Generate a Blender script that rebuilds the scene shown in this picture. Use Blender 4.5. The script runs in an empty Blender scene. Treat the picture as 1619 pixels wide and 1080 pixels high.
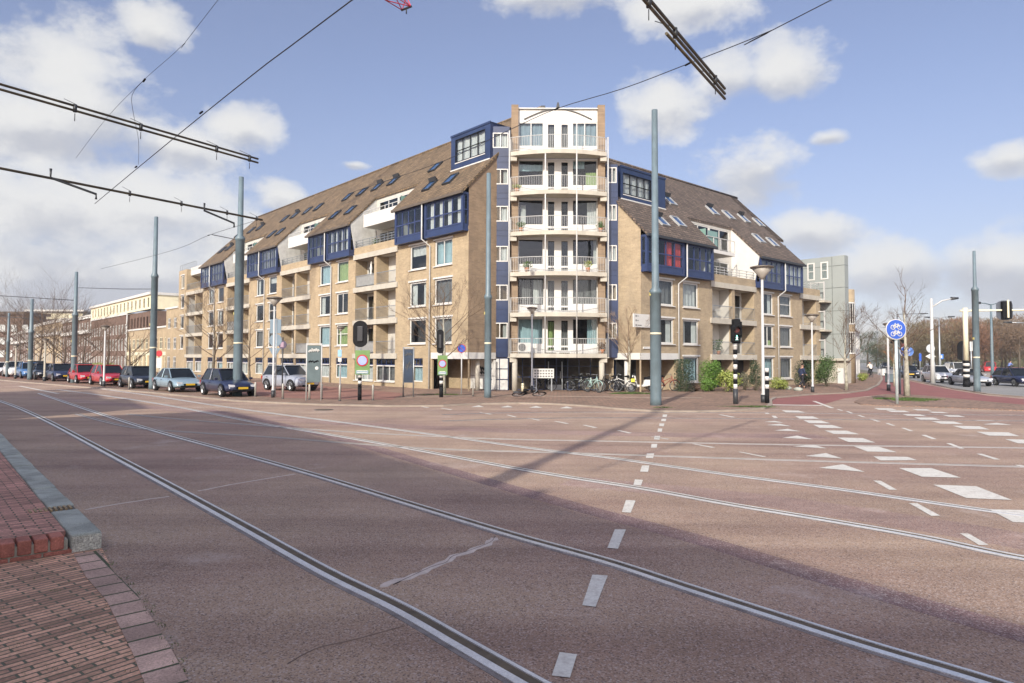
import bpy, bmesh, math, random
from mathutils import Vector, Matrix, noise
S = bpy.context.scene
COL = S.collection
rad = math.radians
# ------------------------------------------------------------------ camera
FPX, CX, PY, CH = 1080.0, 809.5, 524.5, 2.35
_p, _r = rad(2.2), rad(0.2)
FW = Vector((0, math.cos(_p), math.sin(_p)))
_u0 = Vector((0, -math.sin(_p), math.cos(_p))); _r0 = Vector((1, 0, 0))
RT = _r0*math.cos(_r) + _u0*math.sin(_r); UP = _u0*math.cos(_r) - _r0*math.sin(_r)
cam = bpy.data.cameras.new('camera'); co = bpy.data.objects.new('camera', cam); COL.objects.link(co)
co.matrix_world = Matrix(((RT.x, UP.x, -FW.x, 0), (RT.y, UP.y, -FW.y, 0), (RT.z, UP.z, -FW.z, CH), (0, 0, 0, 1)))
cam.sensor_width = 36; cam.lens = 36*FPX/1619; cam.shift_y = (PY-540)/1619; cam.clip_start = .1; cam.clip_end = 6000
S.camera = co
# ------------------------------------------------------------------ light
SUN_EL, SUN_AZ = 28.0, 21.5           # light travels 21.5 deg right of the view direction
sd = bpy.data.lights.new('sun', 'SUN'); sd.energy = 3.3; sd.angle = rad(1.0); sd.color = (1, .93, .82)
so = bpy.data.objects.new('sun', sd); COL.objects.link(so)
_tr = Vector((math.sin(rad(SUN_AZ))*math.cos(rad(SUN_EL)), math.cos(rad(SUN_AZ))*math.cos(rad(SUN_EL)), -math.sin(rad(SUN_EL))))
so.rotation_euler = _tr.to_track_quat('-Z', 'Y').to_euler(); so.location = (-20, -50, 40)
S.view_settings.view_transform = 'Standard'; S.view_settings.look = 'None'; S.view_settings.gamma = 1
S.view_settings.use_curve_mapping = False; S.view_settings.exposure = 0.74
S.render.engine = 'CYCLES'
S.cycles.max_bounces = 5; S.cycles.transparent_max_bounces = 12; S.cycles.caustics_reflective = False; S.cycles.caustics_refractive = False

def ray(x, y): return FW + RT*((x-CX)/FPX) + UP*((PY-y)/FPX)
def gp(x, y, z=0.0):                    # point of the photograph's ground (or a level plane) as metres
    d = ray(x, y); t = (z-CH)/d.z
    return Vector((t*d.x, t*d.y, z))
def zat(P, y):                          # height above P that shows at picture row y
    q = Vector((P.x, P.y, 0)); k = (PY-y)/FPX
    # solve (q+zk).UP = k (q+zk).FW  with q relative to the camera
    return CH + (k*q.dot(FW)-q.dot(UP))/(UP.z-k*FW.z)
def onplane(x, y, O, A):                # on the vertical plane O + a A
    d = ray(x, y); det = -d.x*A.y + A.x*d.y
    t = (-O.x*A.y + A.x*O.y)/det; a = (d.x*O.y - d.y*O.x)/det
    return a, CH+t*d.z
# ------------------------------------------------------------------ world: sky with cumulus
W = bpy.data.worlds.new('World'); S.world = W; W.use_nodes = True
nt = W.node_tree; N = nt.nodes; LK = nt.links; N.clear()
def mth(op, a, b=None, c=None):
    n = N.new('ShaderNodeMath'); n.operation = op
    for i, v in enumerate((a, b, c)):
        if v is None: continue
        if isinstance(v, (int, float)): n.inputs[i].default_value = v
        else: LK.new(v, n.inputs[i])
    return n.outputs[0]
def mixc(f, a, b):
    n = N.new('ShaderNodeMix'); n.data_type = 'RGBA'
    for i, v in ((0, f), (6, a), (7, b)):
        if isinstance(v, (int, float)): n.inputs[i].default_value = v
        elif isinstance(v, tuple): n.inputs[i].default_value = (*v, 1)
        else: LK.new(v, n.inputs[i])
    return n.outputs[2]
tc = N.new('ShaderNodeTexCoord').outputs['Generated']
sx = N.new('ShaderNodeSeparateXYZ'); LK.new(tc, sx.inputs[0])
az = mth('ARCTAN2', sx.outputs[0], sx.outputs[1]); el = mth('ARCSINE', sx.outputs[2])
def nz(scale, detail=6, rough=.55, off=(0, 0, 0), sc=(1, 1, 1)):
    mp = N.new('ShaderNodeMapping'); mp.inputs['Location'].default_value = off; mp.inputs['Scale'].default_value = sc; LK.new(tc, mp.inputs[0])
    n = N.new('ShaderNodeTexNoise'); n.inputs['Scale'].default_value = scale; n.inputs['Detail'].default_value = detail
    n.inputs['Roughness'].default_value = rough; LK.new(mp.outputs[0], n.inputs['Vector']); return n.outputs[0]
CLOUDS = [(110, 100, 190, 95), (40, 205, 230, 90), (235, 45, 70, 50), (380, 205, 80, 42), (290, 235, 120, 55), (60, 335, 330, 95), (230, 330, 250, 85), (300, 440, 330, 80), (150, 180, 170, 90),
          (100, 440, 420, 110), (370, 375, 150, 75), (445, 312, 62, 36), (30, 520, 380, 60), (880, -6, 150, 32), (1085, 8, 125, 46), (1245, 112, 100, 58),
          (1052, 172, 98, 56), (1145, 125, 80, 48), (1190, 272, 112, 72), (1285, 368, 100, 50), (1420, 430, 130, 62), (1570, 420, 150, 72), (1595, 252, 72, 36),
          (1310, 218, 44, 16), (560, 262, 30, 10), (1640, 440, 90, 80)]
msk = None; low = None
for (x, y, rx, ry) in CLOUDS:
    d = ray(x, y).normalized(); a0 = math.atan2(d.x, d.y); e0 = math.asin(d.z)
    cs = math.cos(a0); ax = rx/FPX*cs*cs*1.05; ey = ry/FPX*cs*1.05
    qa = mth('MULTIPLY', mth('SUBTRACT', az, a0), 1/ax); qe = mth('MULTIPLY', mth('SUBTRACT', el, e0), 1/ey)
    r2 = mth('SQRT', mth('ADD', mth('MULTIPLY', qa, qa), mth('MULTIPLY', qe, qe)))
    v = mth('SUBTRACT', 1.0, r2)
    l = mth('MULTIPLY', mth('MAXIMUM', v, 0.0), qe)
    msk = v if msk is None else mth('SMOOTH_MAX', msk, v, .25)
    low = l if low is None else mth('ADD', low, l)
# more, unseen, clouds round the rest of the sky come from the noise alone
big = nz(2.2, 3, .5, (4, 2, 1), (1, 1, 2.2)); f1 = nz(7, 9, .6, sc=(1, 1, 1.5)); f2 = nz(22, 7, .62, (3, 1, 7), (1, 1, 1.4))
behind = mth('MULTIPLY', mth('GREATER_THAN', -.1, sx.outputs[1]), mth('SUBTRACT', mth('MULTIPLY', big, 4.0), 1.9))
msk = mth('MAXIMUM', msk, mth('SUBTRACT', behind, mth('MULTIPLY', mth('LESS_THAN', -.1, sx.outputs[1]), 2.0)))
dens = mth('ADD', msk, mth('ADD', mth('MULTIPLY', mth('SUBTRACT', f1, .5), 1.9), mth('MULTIPLY', mth('SUBTRACT', f2, .5), .75)))
def sstep(v, lo, hi):
    n = N.new('ShaderNodeMapRange'); n.interpolation_type = 'SMOOTHSTEP'; n.inputs[1].default_value = lo; n.inputs[2].default_value = hi; LK.new(v, n.inputs[0]); return n.outputs[0]
cov = mth('MULTIPLY', sstep(dens, .12, .5), sstep(dens, -.1, .9))
cov = mth('POWER', cov, .5)
sky = N.new('ShaderNodeTexSky'); sky.sky_type = 'NISHITA'; sky.sun_disc = False; sky.sun_elevation = rad(SUN_EL); sky.sun_rotation = rad(180+SUN_AZ)
sky.air_density = 1.0; sky.dust_density = .6; sky.ozone_density = 2.0
skt = N.new('ShaderNodeMix'); skt.data_type = 'RGBA'; skt.blend_type = 'MULTIPLY'; skt.inputs[0].default_value = 1; LK.new(sky.outputs[0], skt.inputs[6]); skt.inputs[7].default_value = (1.22, 1.06, 1.12, 1)
hz = sstep(el, .42, -.02)
skc = mixc(mth('ADD', mth('MULTIPLY', hz, .34), .20), skt.outputs[2], (2.7, 2.7, 3.3))
shade = mth('ADD', mth('ADD', mth('MULTIPLY', f1, 1.0), mth('MULTIPLY', f2, .45)), mth('MULTIPLY', low, .9))
shade = mth('ADD', mth('MULTIPLY', mth('SUBTRACT', shade, .7), 1.35), mth('ADD', .62, mth('MULTIPLY', sstep(el, .0, .35), .22)))
cc = mixc(sstep(shade, .45, 1.0), (3.9, 3.98, 4.3), (6.0, 5.95, 5.8))
fin0 = mixc(mth('MULTIPLY', cov, .93), skc, cc)
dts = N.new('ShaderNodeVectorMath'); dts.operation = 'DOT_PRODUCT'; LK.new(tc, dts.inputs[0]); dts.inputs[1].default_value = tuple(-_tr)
gain = mth('MULTIPLY_ADD', sstep(dts.outputs['Value'], -.1, .9), 1.7, 1.0)   # extra sky gain around the sun, behind the photographer, added to lift the shade
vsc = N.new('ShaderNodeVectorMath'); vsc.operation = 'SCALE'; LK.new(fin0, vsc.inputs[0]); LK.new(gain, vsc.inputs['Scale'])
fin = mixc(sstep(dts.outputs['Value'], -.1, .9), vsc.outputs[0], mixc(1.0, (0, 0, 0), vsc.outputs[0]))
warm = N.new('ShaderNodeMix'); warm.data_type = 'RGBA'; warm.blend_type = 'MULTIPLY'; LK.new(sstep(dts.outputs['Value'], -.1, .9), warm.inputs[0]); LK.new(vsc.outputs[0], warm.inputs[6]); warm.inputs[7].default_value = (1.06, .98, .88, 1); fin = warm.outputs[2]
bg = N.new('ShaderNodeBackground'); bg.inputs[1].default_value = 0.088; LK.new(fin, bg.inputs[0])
wo = N.new('ShaderNodeOutputWorld'); LK.new(bg.outputs[0], wo.inputs[0])
W.cycles.sampling_method = 'MANUAL'; W.cycles.sample_map_resolution = 512
# ------------------------------------------------------------------ materials
MATS = {}
def mat(name, col=(.5, .5, .5), rough=.7, metal=0.0, var=.12, scale=2.0, bump=0.0, bscale=30., spec=.5, coat=0.0, tex=None, fine=0.0, fscale=60.):
    if name in MATS: return MATS[name]
    m = bpy.data.materials.new(name); m.use_nodes = True; t = m.node_tree; b = t.nodes['Principled BSDF']
    b.inputs['Roughness'].default_value = rough; b.inputs['Metallic'].default_value = metal
    b.inputs['Specular IOR Level'].default_value = spec; b.inputs['Coat Weight'].default_value = coat
    def n(ty, **k):
        q = t.nodes.new(ty)
        for kk, v in k.items(): q.inputs[kk].default_value = v
        return q
    L = t.links.new
    pos = n('ShaderNodeNewGeometry').outputs['Position']
    def mx(f, a, bb, bt='MIX'):
        q = t.nodes.new('ShaderNodeMix'); q.data_type = 'RGBA'; q.blend_type = bt
        for i, v in ((0, f), (6, a), (7, bb)):
            if isinstance(v, (int, float)): q.inputs[i].default_value = v
            elif isinstance(v, tuple): q.inputs[i].default_value = (*v[:3], 1)
            else: L(v, q.inputs[i])
        return q.outputs[2]
    def ns(sc, det=5, r=.6, vec=None):
        q = n('ShaderNodeTexNoise', Scale=sc, Detail=det, Roughness=r); L(vec or pos, q.inputs['Vector']); return q.outputs[0]
    def rg(v, a, bb, lo=0.0, hi=1.0):
        q = t.nodes.new('ShaderNodeMapRange'); q.inputs[1].default_value = a; q.inputs[2].default_value = bb; q.inputs[3].default_value = lo; q.inputs[4].default_value = hi; L(v, q.inputs[0]); return q.outputs[0]
    c = tuple(col)
    lo = tuple(x*(1-var) for x in c); hi = tuple(min(1, x*(1+var)) for x in c)
    out = mx(rg(ns(scale), .32, .68), lo, hi)
    if fine: out = mx(rg(ns(fscale, 2, .7), .3, .7), mx(1.0, out, (1-fine,)*3, 'MULTIPLY'), mx(1.0, out, (1+fine,)*3, 'MULTIPLY'))
    h = None
    if tex: out, h = tex(t, n, L, mx, ns, rg, pos, out)
    L(out, b.inputs['Base Color'])
    if bump or h is not None:
        bn = n('ShaderNodeBump', Strength=bump or .4, Distance=.02); L(h if h is not None else ns(bscale, 3, .7), bn.inputs['Height']); L(bn.outputs[0], b.inputs['Normal'])
    MATS[name] = m; return m
UV_ = Vector((-.6672, .7448, 0)); VV_ = Vector((.7448, .6672, 0))
def lin(t, L, pos, vx, vy):             # planar vector from two dot products with the position
    cb = t.nodes.new('ShaderNodeCombineXYZ')
    for i, v in enumerate((vx, vy)):
        d = t.nodes.new('ShaderNodeVectorMath'); d.operation = 'DOT_PRODUCT'; L(pos, d.inputs[0]); d.inputs[1].default_value = v; L(d.outputs['Value'], cb.inputs[i])
    return cb.outputs[0]
def bricktex(vx, vy, w, h, m, mcol, off=.5, colvar=.25, mf=1.0):
    def f(t, n, L, mx, ns, rg, pos, out):
        bt = n('ShaderNodeTexBrick', **{'Scale': 1.0, 'Mortar Size': m, 'Brick Width': w, 'Row Height': h, 'Mortar Smooth': .3, 'Bias': 0.0})
        bt.offset = off; bt.inputs['Color1'].default_value = (1-colvar,)*3+(1,); bt.inputs['Color2'].default_value = (1+colvar*.6,)*3+(1,); bt.inputs['Mortar'].default_value = (1, 1, 1, 1)
        L(lin(t, L, pos, vx, vy), bt.inputs['Vector'])
        o = mx(1.0, out, bt.outputs['Color'], 'MULTIPLY')
        q = t.nodes.new('ShaderNodeMath'); q.operation = 'MULTIPLY'; L(bt.outputs['Fac'], q.inputs[0]); q.inputs[1].default_value = mf
        inv = t.nodes.new('ShaderNodeMath'); inv.operation = 'SUBTRACT'; inv.inputs[0].default_value = 1; L(bt.outputs['Fac'], inv.inputs[1])
        return mx(q.outputs[0], o, mcol), inv.outputs[0]
    return f
DUV = (UV_+VV_)
def stain(inner, col=(.12, .10, .08), amt=.5, sc=(.5, .5, .12)):
    def f(t, n, L, mx, ns, rg, pos, out):
        o, h = inner(t, n, L, mx, ns, rg, pos, out) if inner else (out, None)
        mp = n('ShaderNodeMapping'); mp.inputs['Scale'].default_value = sc; L(pos, mp.inputs[0])
        f_ = rg(ns(2.2, 6, .65, mp.outputs[0]), .5, .78, 0, amt)
        return mx(f_, o, col), h
    return f
M_BUFF = mat('buff_brick', (.37, .287, .178), .9, var=.13, scale=1.3, fine=.10, fscale=9, tex=stain(bricktex(DUV, (0, 0, 1), .36, .11, .012, (.40, .33, .24), colvar=.12, mf=.5), (.22, .17, .11), .5), bump=.25)
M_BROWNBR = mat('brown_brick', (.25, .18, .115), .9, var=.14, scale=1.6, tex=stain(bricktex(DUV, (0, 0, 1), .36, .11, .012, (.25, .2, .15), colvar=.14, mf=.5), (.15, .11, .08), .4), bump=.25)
M_REDBR = mat('dark_red_brick', (.135, .085, .062), .9, var=.2, scale=.8, fine=.2, fscale=6)
M_CONC = mat('pale_concrete', (.44, .41, .34), .85, var=.1, scale=1.5, tex=stain(None, (.3, .27, .22), .55, (.8, .8, .5)))
M_WHITE = mat('white_paint', (.60, .59, .55), .5, var=.04, scale=2, tex=stain(None, (.5, .48, .44), .3, (1, 1, .5)))
M_CREAM = mat('cream_paint', (.70, .64, .45), .6, var=.06)
M_BLUE = mat('blue_paint', (.018, .033, .095), .38, var=.14, scale=2, coat=.2)
M_NAVY = mat('navy_panel', (.016, .030, .080), .35, var=.22, scale=.9, coat=.2)
M_TILE_L = mat('roof_tile_tan', (.168, .114, .063), .9, var=.22, scale=.7, fine=.35, fscale=3.2, tex=bricktex(DUV, (0, 0, 1.42), .34, .30, .035, (.05, .04, .028), off=0, colvar=.3), bump=.8)
M_TILE_R = mat('roof_tile_brown', (.15, .112, .085), .9, var=.22, scale=.7, fine=.4, fscale=3.2, tex=bricktex(DUV, (0, 0, 1.42), .34, .30, .045, (.04, .032, .028), off=0, colvar=.35), bump=.8)
M_STEEL = mat('galvanised_steel', (.33, .35, .36), .45, .6, var=.08)
M_RAILW = mat('white_steel', (.47, .47, .45), .45, var=.05)
M_MAST = mat('blue_grey_mast_paint', (.12, .165, .185), .45, var=.14, scale=1.5, tex=stain(None, (.06, .065, .06), .6, (1, 1, .25)))
M_DARKM = mat('dark_metal', (.03, .032, .035), .5, var=.2)
M_BLACK = mat('matt_black', (.009, .009, .010), .65, var=.2, spec=.15)
M_GREYP = mat('grey_cladding_panel', (.27, .295, .28), .7, var=.05, scale=.5)
M_JOINT = mat('panel_joint', (.13, .145, .14), .8)
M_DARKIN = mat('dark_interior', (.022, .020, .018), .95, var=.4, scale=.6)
M_CURT = mat('white_curtain', (.50, .51, .48), .9, var=.08, scale=3)
M_CURTG = mat('green_curtain', (.26, .34, .13), .9)
M_CURTB = mat('pale_blue_blind', (.30, .42, .44), .8)
M_CURTR = mat('red_curtain', (.5, .05, .04), .9)
M_CURTD = mat('grey_curtain', (.14, .14, .135), .9)
M_WOODW = mat('light_render_wall', (.50, .48, .43), .85, var=.06)
M_TAN = mat('tan_pole_paint', (.36, .33, .26), .5, var=.1)
M_BARK = mat('bark', (.15, .125, .09), .95, var=.35, scale=6, bump=.5, bscale=25)
M_BARKP = mat('pale_bark', (.34, .32, .25), .95, var=.35, scale=5, bump=.4, bscale=20)
M_TWIG = mat('twig', (.11, .075, .05), .95, var=.3)
M_TYRE = mat('tyre_rubber', (.018, .018, .018), .8)
M_RIM = mat('alloy_rim', (.26, .27, .28), .35, .6)
M_HEAD = mat('headlight_glass', (.7, .72, .75), .12, .2, spec=.8)
M_TAIL = mat('tail_light_red', (.4, .02, .015), .25)
M_PLATEY = mat('yellow_number_plate', (.62, .40, .03), .5, var=.02)
M_CARGL = mat('car_glass', (.010, .013, .016), .06, 0, var=.1, spec=.45)
M_YEL = mat('yellow_paint', (.75, .62, .05), .5)
M_SKYL = mat('skylight_glass', (.03, .075, .17), .05, 0, spec=1.0)
M_LEAD = mat('lead_flashing', (.33, .34, .34), .6)
M_SIGNB = mat('sign_blue', (.025, .09, .42), .4, var=.03)
M_SIGNR = mat('sign_red', (.45, .02, .03), .4, var=.03)
M_GREEN = mat('sign_green', (.13, .30, .05), .5, var=.05)
M_GBACK = mat('grey_sign_back', (.28, .30, .32), .5, .3)
def glassmat():
    m = bpy.data.materials.new('window_glass'); m.use_nodes = True; t = m.node_tree; t.nodes.clear(); L = t.links.new
    o = t.nodes.new('ShaderNodeOutputMaterial'); a = t.nodes.new('ShaderNodeBsdfTransparent'); a.inputs[0].default_value = (.8, .84, .85, 1)
    g = t.nodes.new('ShaderNodeBsdfGlossy'); g.inputs['Roughness'].default_value = .02; g.inputs[0].default_value = (.9, .95, 1, 1)
    fr = t.nodes.new('ShaderNodeMath'); fr.operation = 'POWER'; lwn = t.nodes.new('ShaderNodeLayerWeight'); lwn.inputs[0].default_value = .5; L(lwn.outputs['Facing'], fr.inputs[0]); fr.inputs[1].default_value = 3.5
    nn = t.nodes.new('ShaderNodeTexNoise'); nn.inputs['Scale'].default_value = .8; ge = t.nodes.new('ShaderNodeNewGeometry'); L(ge.outputs['Position'], nn.inputs['Vector'])
    bp = t.nodes.new('ShaderNodeBump'); bp.inputs['Strength'].default_value = .08; bp.inputs['Distance'].default_value = .05; L(nn.outputs[0], bp.inputs['Height']); L(bp.outputs[0], g.inputs['Normal'])
    mr = t.nodes.new('ShaderNodeMath'); mr.operation = 'MULTIPLY_ADD'; mr.use_clamp = True; L(fr.outputs[0], mr.inputs[0]); mr.inputs[1].default_value = .75; mr.inputs[2].default_value = .04
    mi = t.nodes.new('ShaderNodeMixShader'); L(mr.outputs[0], mi.inputs[0]); L(a.outputs[0], mi.inputs[1]); L(g.outputs[0], mi.inputs[2]); L(mi.outputs[0], o.inputs[0])
    return m
M_GLASS = glassmat(); MATS['window_glass'] = M_GLASS
def paint(name, col): return mat(name, col, .28, .15, var=.03, coat=.8)
# ------------------------------------------------------------------ mesh builder
class Fr:                                # a frame: a along, d inward, z up
    def __init__(s, O, A, D): s.O, s.A, s.D = Vector(O), Vector(A), Vector(D)
    def __call__(s, a, d, z): q = s.O + s.A*a + s.D*d; return Vector((q.x, q.y, q.z+z))
ID = Fr((0, 0, 0), (1, 0, 0), (0, 1, 0))
class MB:
    def __init__(s, F=ID): s.v = []; s.f = []; s.F = F; s.smooth = []
    def P(s, *p): s.v.append(s.F(*p)); return len(s.v)-1
    def face(s, pts, sm=False): s.f.append([s.P(*p) for p in pts]); s.smooth.append(sm); return s
    def box(s, a0, a1, d0, d1, z0, z1):
        i = [s.P(a, d, z) for z in (z0, z1) for d in (d0, d1) for a in (a0, a1)]
        for q in ((0, 1, 3, 2), (4, 6, 7, 5), (0, 4, 5, 1), (2, 3, 7, 6), (0, 2, 6, 4), (1, 5, 7, 3)): s.f.append([i[k] for k in q]); s.smooth.append(False)
        return s
    def prism(s, poly, axis, t0, t1):    # poly in the two other axes (order a,d / a,z / d,z)
        def mk(p, t): return {'z': (p[0], p[1], t), 'd': (p[0], t, p[1]), 'a': (t, p[0], p[1])}[axis]
        A = [s.P(*mk(p, t0)) for p in poly]; B = [s.P(*mk(p, t1)) for p in poly]; n = len(poly)
        s.f.append(A[::-1]); s.f.append(B); s.smooth += [False]*2
        for k in range(n): s.f.append([A[k], A[(k+1) % n], B[(k+1) % n], B[k]]); s.smooth.append(False)
        return s
    def tube(s, pts, r, n=8, cap=True, sm=True):
        pts = [Vector(s.F(*p)) if not isinstance(p, Vector) else p for p in pts]
        if isinstance(r, (int, float)): r = [r]*len(pts)
        rings = []
        for k, p in enumerate(pts):
            if k == 0: t = pts[1]-p
            elif k == len(pts)-1: t = p-pts[k-1]
            else: t = (pts[k+1]-pts[k-1])
            t.normalize() if t.length > 1e-9 else None
            x = t.cross(Vector((0, 0, 1)) if abs(t.z) < .95 else Vector((1, 0, 0))).normalized(); y = t.cross(x)
            ring = []
            for j in range(n):
                an = 2*math.pi*j/n; s.v.append(p+(x*math.cos(an)+y*math.sin(an))*r[k]); ring.append(len(s.v)-1)
            rings.append(ring)
        for a, b in zip(rings, rings[1:]):
            for j in range(n): s.f.append([a[j], a[(j+1) % n], b[(j+1) % n], b[j]]); s.smooth.append(sm)
        if cap and n > 2: s.f.append(rings[0][::-1]); s.f.append(rings[-1]); s.smooth += [False]*2
        return s
    def lathe(s, prof, n=16, c=(0, 0), sm=True):   # prof: (r,z)
        rings = []
        for r, z in prof:
            rings.append([s.P(c[0]+r*math.cos(2*math.pi*j/n), c[1]+r*math.sin(2*math.pi*j/n), z) for j in range(n)])
        for a, b in zip(rings, rings[1:]):
            for j in range(n): s.f.append([a[j], a[(j+1) % n], b[(j+1) % n], b[j]]); s.smooth.append(sm)
        s.f.append(rings[0][::-1]); s.f.append(rings[-1]); s.smooth += [False]*2
        return s
    def disc(s, c, nrm, r, th, n=24):
        c = Vector(c); nrm = Vector(nrm).normalized(); return s.tube([c-nrm*th/2, c+nrm*th/2], r, n, sm=False)
    def bar(s, p0, p1, w, h):            # rectangular bar between points
        p0 = s.F(*p0); p1 = s.F(*p1); t = (p1-p0).normalized(); x = t.cross(Vector((0, 0, 1)) if abs(t.z) < .95 else Vector((0, 1, 0))).normalized(); y = t.cross(x)
        i = []
        for p in (p0, p1):
            for (q, w_) in ((-1, -1), (1, -1), (1, 1), (-1, 1)): s.v.append(p+x*q*w/2+y*w_*h/2); i.append(len(s.v)-1)
        for q in ((3, 2, 1, 0), (4, 5, 6, 7), (0, 1, 5, 4), (1, 2, 6, 5), (2, 3, 7, 6), (3, 0, 4, 7)): s.f.append([i[k] for k in q]); s.smooth.append(False)
        return s
    def obj(s, name, m, parent=None, fix=True, bevel=0):
        me = bpy.data.meshes.new(name)
        me.from_pydata([tuple(v) for v in s.v], [], s.f); me.materials.append(m)
        me.polygons.foreach_set('use_smooth', s.smooth)
        if fix:
            b = bmesh.new(); b.from_mesh(me); bmesh.ops.recalc_face_normals(b, faces=b.faces); b.to_mesh(me); b.free()
        o = bpy.data.objects.new(name, me); COL.objects.link(o)
        if parent is not None: setpar(o, parent)
        if bevel:
            md = o.modifiers.new('bevel', 'BEVEL'); md.width = bevel; md.segments = 2; md.limit_method = 'ANGLE'
        return o
def setpar(o, p):
    o.parent = p
    mw = Matrix.Identity(4)
    q = p; ch = []
    while q is not None: ch.append(q); q = q.parent
    for q in reversed(ch): mw = mw @ q.matrix_parent_inverse @ q.matrix_basis
    o.matrix_parent_inverse = mw.inverted()
def tag(o, label=None, cat=None, group=None, kind=None):
    if label: o['label'] = label
    if cat: o['category'] = cat
    if group: o['group'] = group
    if kind: o['kind'] = kind
    return o
def thing(name, label, cat, loc=(0, 0, 0), rz=0, group=None):
    o = bpy.data.objects.new(name, None); COL.objects.link(o); o.location = loc; o.rotation_euler = (0, 0, rz); o.empty_display_size = .3
    return tag(o, label, cat, group)
class LF:                                # local frame of a thing standing at loc, turned rz: pre-baked world coordinates
    def __init__(s, loc, rz=0, sc=1.0): s.l = Vector(loc); s.c = math.cos(rz)*sc; s.s = math.sin(rz)*sc; s.k = sc
    def __call__(s, x, y, z): return Vector((s.l.x+x*s.c-y*s.s, s.l.y+x*s.s+y*s.c, s.l.z+z*s.k))
def copytree(o, loc, label=None, rz=None, dz=None, parent=None):
    c = o.copy(); COL.objects.link(c)
    if parent is None:
        c.location = loc
        if rz is not None: c.rotation_euler = (0, 0, rz)
        if label: c['label'] = label
    else: c.parent = parent; c.matrix_parent_inverse = o.matrix_parent_inverse.copy()
    for ch in list(o.children): copytree(ch, None, parent=c)
    return c
# ------------------------------------------------------------------ ground, road, pavements
rng = random.Random(7)
def asphalt(patch, track=None, spec=True):
    def f(t, n, L, mx, ns, rg, pos, out):
        o = mx(rg(ns(.16, 4, .6), .42, .62), out, mx(1.0, out, patch, 'MULTIPLY'))
        vo = n('ShaderNodeTexVoronoi', Scale=75.0); L(pos, vo.inputs['Vector'])
        sp = n('ShaderNodeSeparateColor'); L(vo.outputs['Color'], sp.inputs[0])
        o = mx(rg(sp.outputs[0], .66, .95, 0, .6), o, (.55, .47, .43)) if spec else o
        o = mx(rg(sp.outputs[1], .70, .95, 0, .65), o, (.07, .045, .045))
        # worn bands that follow the tram tracks
        mp = n('ShaderNodeMapping'); mp.inputs['Rotation'].default_value = (0, 0, rad(-131.85)); mp.inputs['Scale'].default_value = (.05, .9, 1); L(pos, mp.inputs[0])
        o = mx(rg(ns(1.0, 5, .6, mp.outputs[0]), .42, .68, 0, .8), o, mx(1.0, o, (.66, .62, .64), 'MULTIPLY'))
        o = mx(rg(ns(.45, 8, .7), .58, .70, 0, .45), o, (.50, .42, .37))
        o = mx(rg(ns(1.1, 6, .75), .62, .70, 0, .5), o, mx(1.0, o, (.55, .52, .54), 'MULTIPLY'))
        return o, vo.outputs['Distance']
    return f
M_ROAD = mat('red_asphalt', (.385, .272, .188), .88, var=.14, scale=.5, fine=.16, fscale=70, tex=asphalt((.80, .74, .80)), bump=.22, spec=.35)
M_CYCLE = mat('red_cycle_asphalt', (.24, .10, .09), .9, var=.12, scale=.6, fine=.12, fscale=40, spec=.3)
M_GREYAS = mat('grey_asphalt', (.24, .235, .22), .9, var=.12, scale=.3, fine=.12, fscale=30, spec=.3)
M_PAVBR = mat('brown_paving_brick', (.27, .165, .115), .9, var=.2, scale=.35, fine=.15, fscale=12, tex=bricktex(VV_, UV_, .33, .16, .02, (.12, .10, .07), colvar=.3), bump=.3)
M_PAVNEAR = mat('red_paving_brick', (.56, .315, .21), .85, var=.2, scale=1.2, fine=.25, fscale=40,
                tex=stain(bricktex((VV_*.985+UV_*.17), (UV_*.985-VV_*.17), .31, .078, .011, (.125, .12, .08), off=.37, colvar=.42), (.10, .12, .05), .45, (3, 3, 1)), bump=.9)
M_PAVRAISE = mat('raised_paving_brick', (.52, .26, .20), .85, var=.2, scale=1.2, fine=.25, fscale=40,
                tex=stain(bricktex(VV_, UV_, .27, .082, .011, (.10, .09, .06), off=.5, colvar=.4), (.10, .10, .05), .3, (3, 3, 1)), bump=.9)
M_KERB = mat('grey_kerb_stone', (.33, .345, .30), .85, var=.28, scale=2.2, fine=.3, fscale=90, bump=.5, bscale=60)
M_KERBROUGH = mat('rough_kerb_face', (.46, .45, .38), .95, var=.25, scale=8, fine=.5, fscale=45, bump=1.0, bscale=30)
M_KERBL = mat('pale_kerb', (.30, .25, .20), .85, var=.12, scale=2)
M_LINE = mat('white_road_marking', (.60, .575, .51), .75, var=.06, scale=1.2, fine=.12, fscale=30, tex=stain(None, (.32, .25, .21), .75, (4, 4, 1)))
M_RAIL = mat('worn_rail_steel', (.66, .65, .63), .38, .35, var=.12, scale=3, fine=.15, fscale=50)
M_GROOVE = mat('rail_groove', (.105, .08, .052), .8, var=.3, scale=6)
M_SEAM = mat('bitumen_seam', (.20, .175, .165), .8, var=.35, scale=5, fine=.2)
M_OLDRAIL = mat('dusty_rail', (.44, .40, .37), .5, .3, var=.12)
M_SEALER = mat('crack_sealer', (.50, .42, .37), .7, var=.15, scale=8)
M_SOIL = mat('soil', (.12, .11, .07), 1.0, var=.3, scale=.2)
M_GRASS = mat('grass_blades', (.07, .115, .025), .9, var=.5, scale=3)

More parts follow.
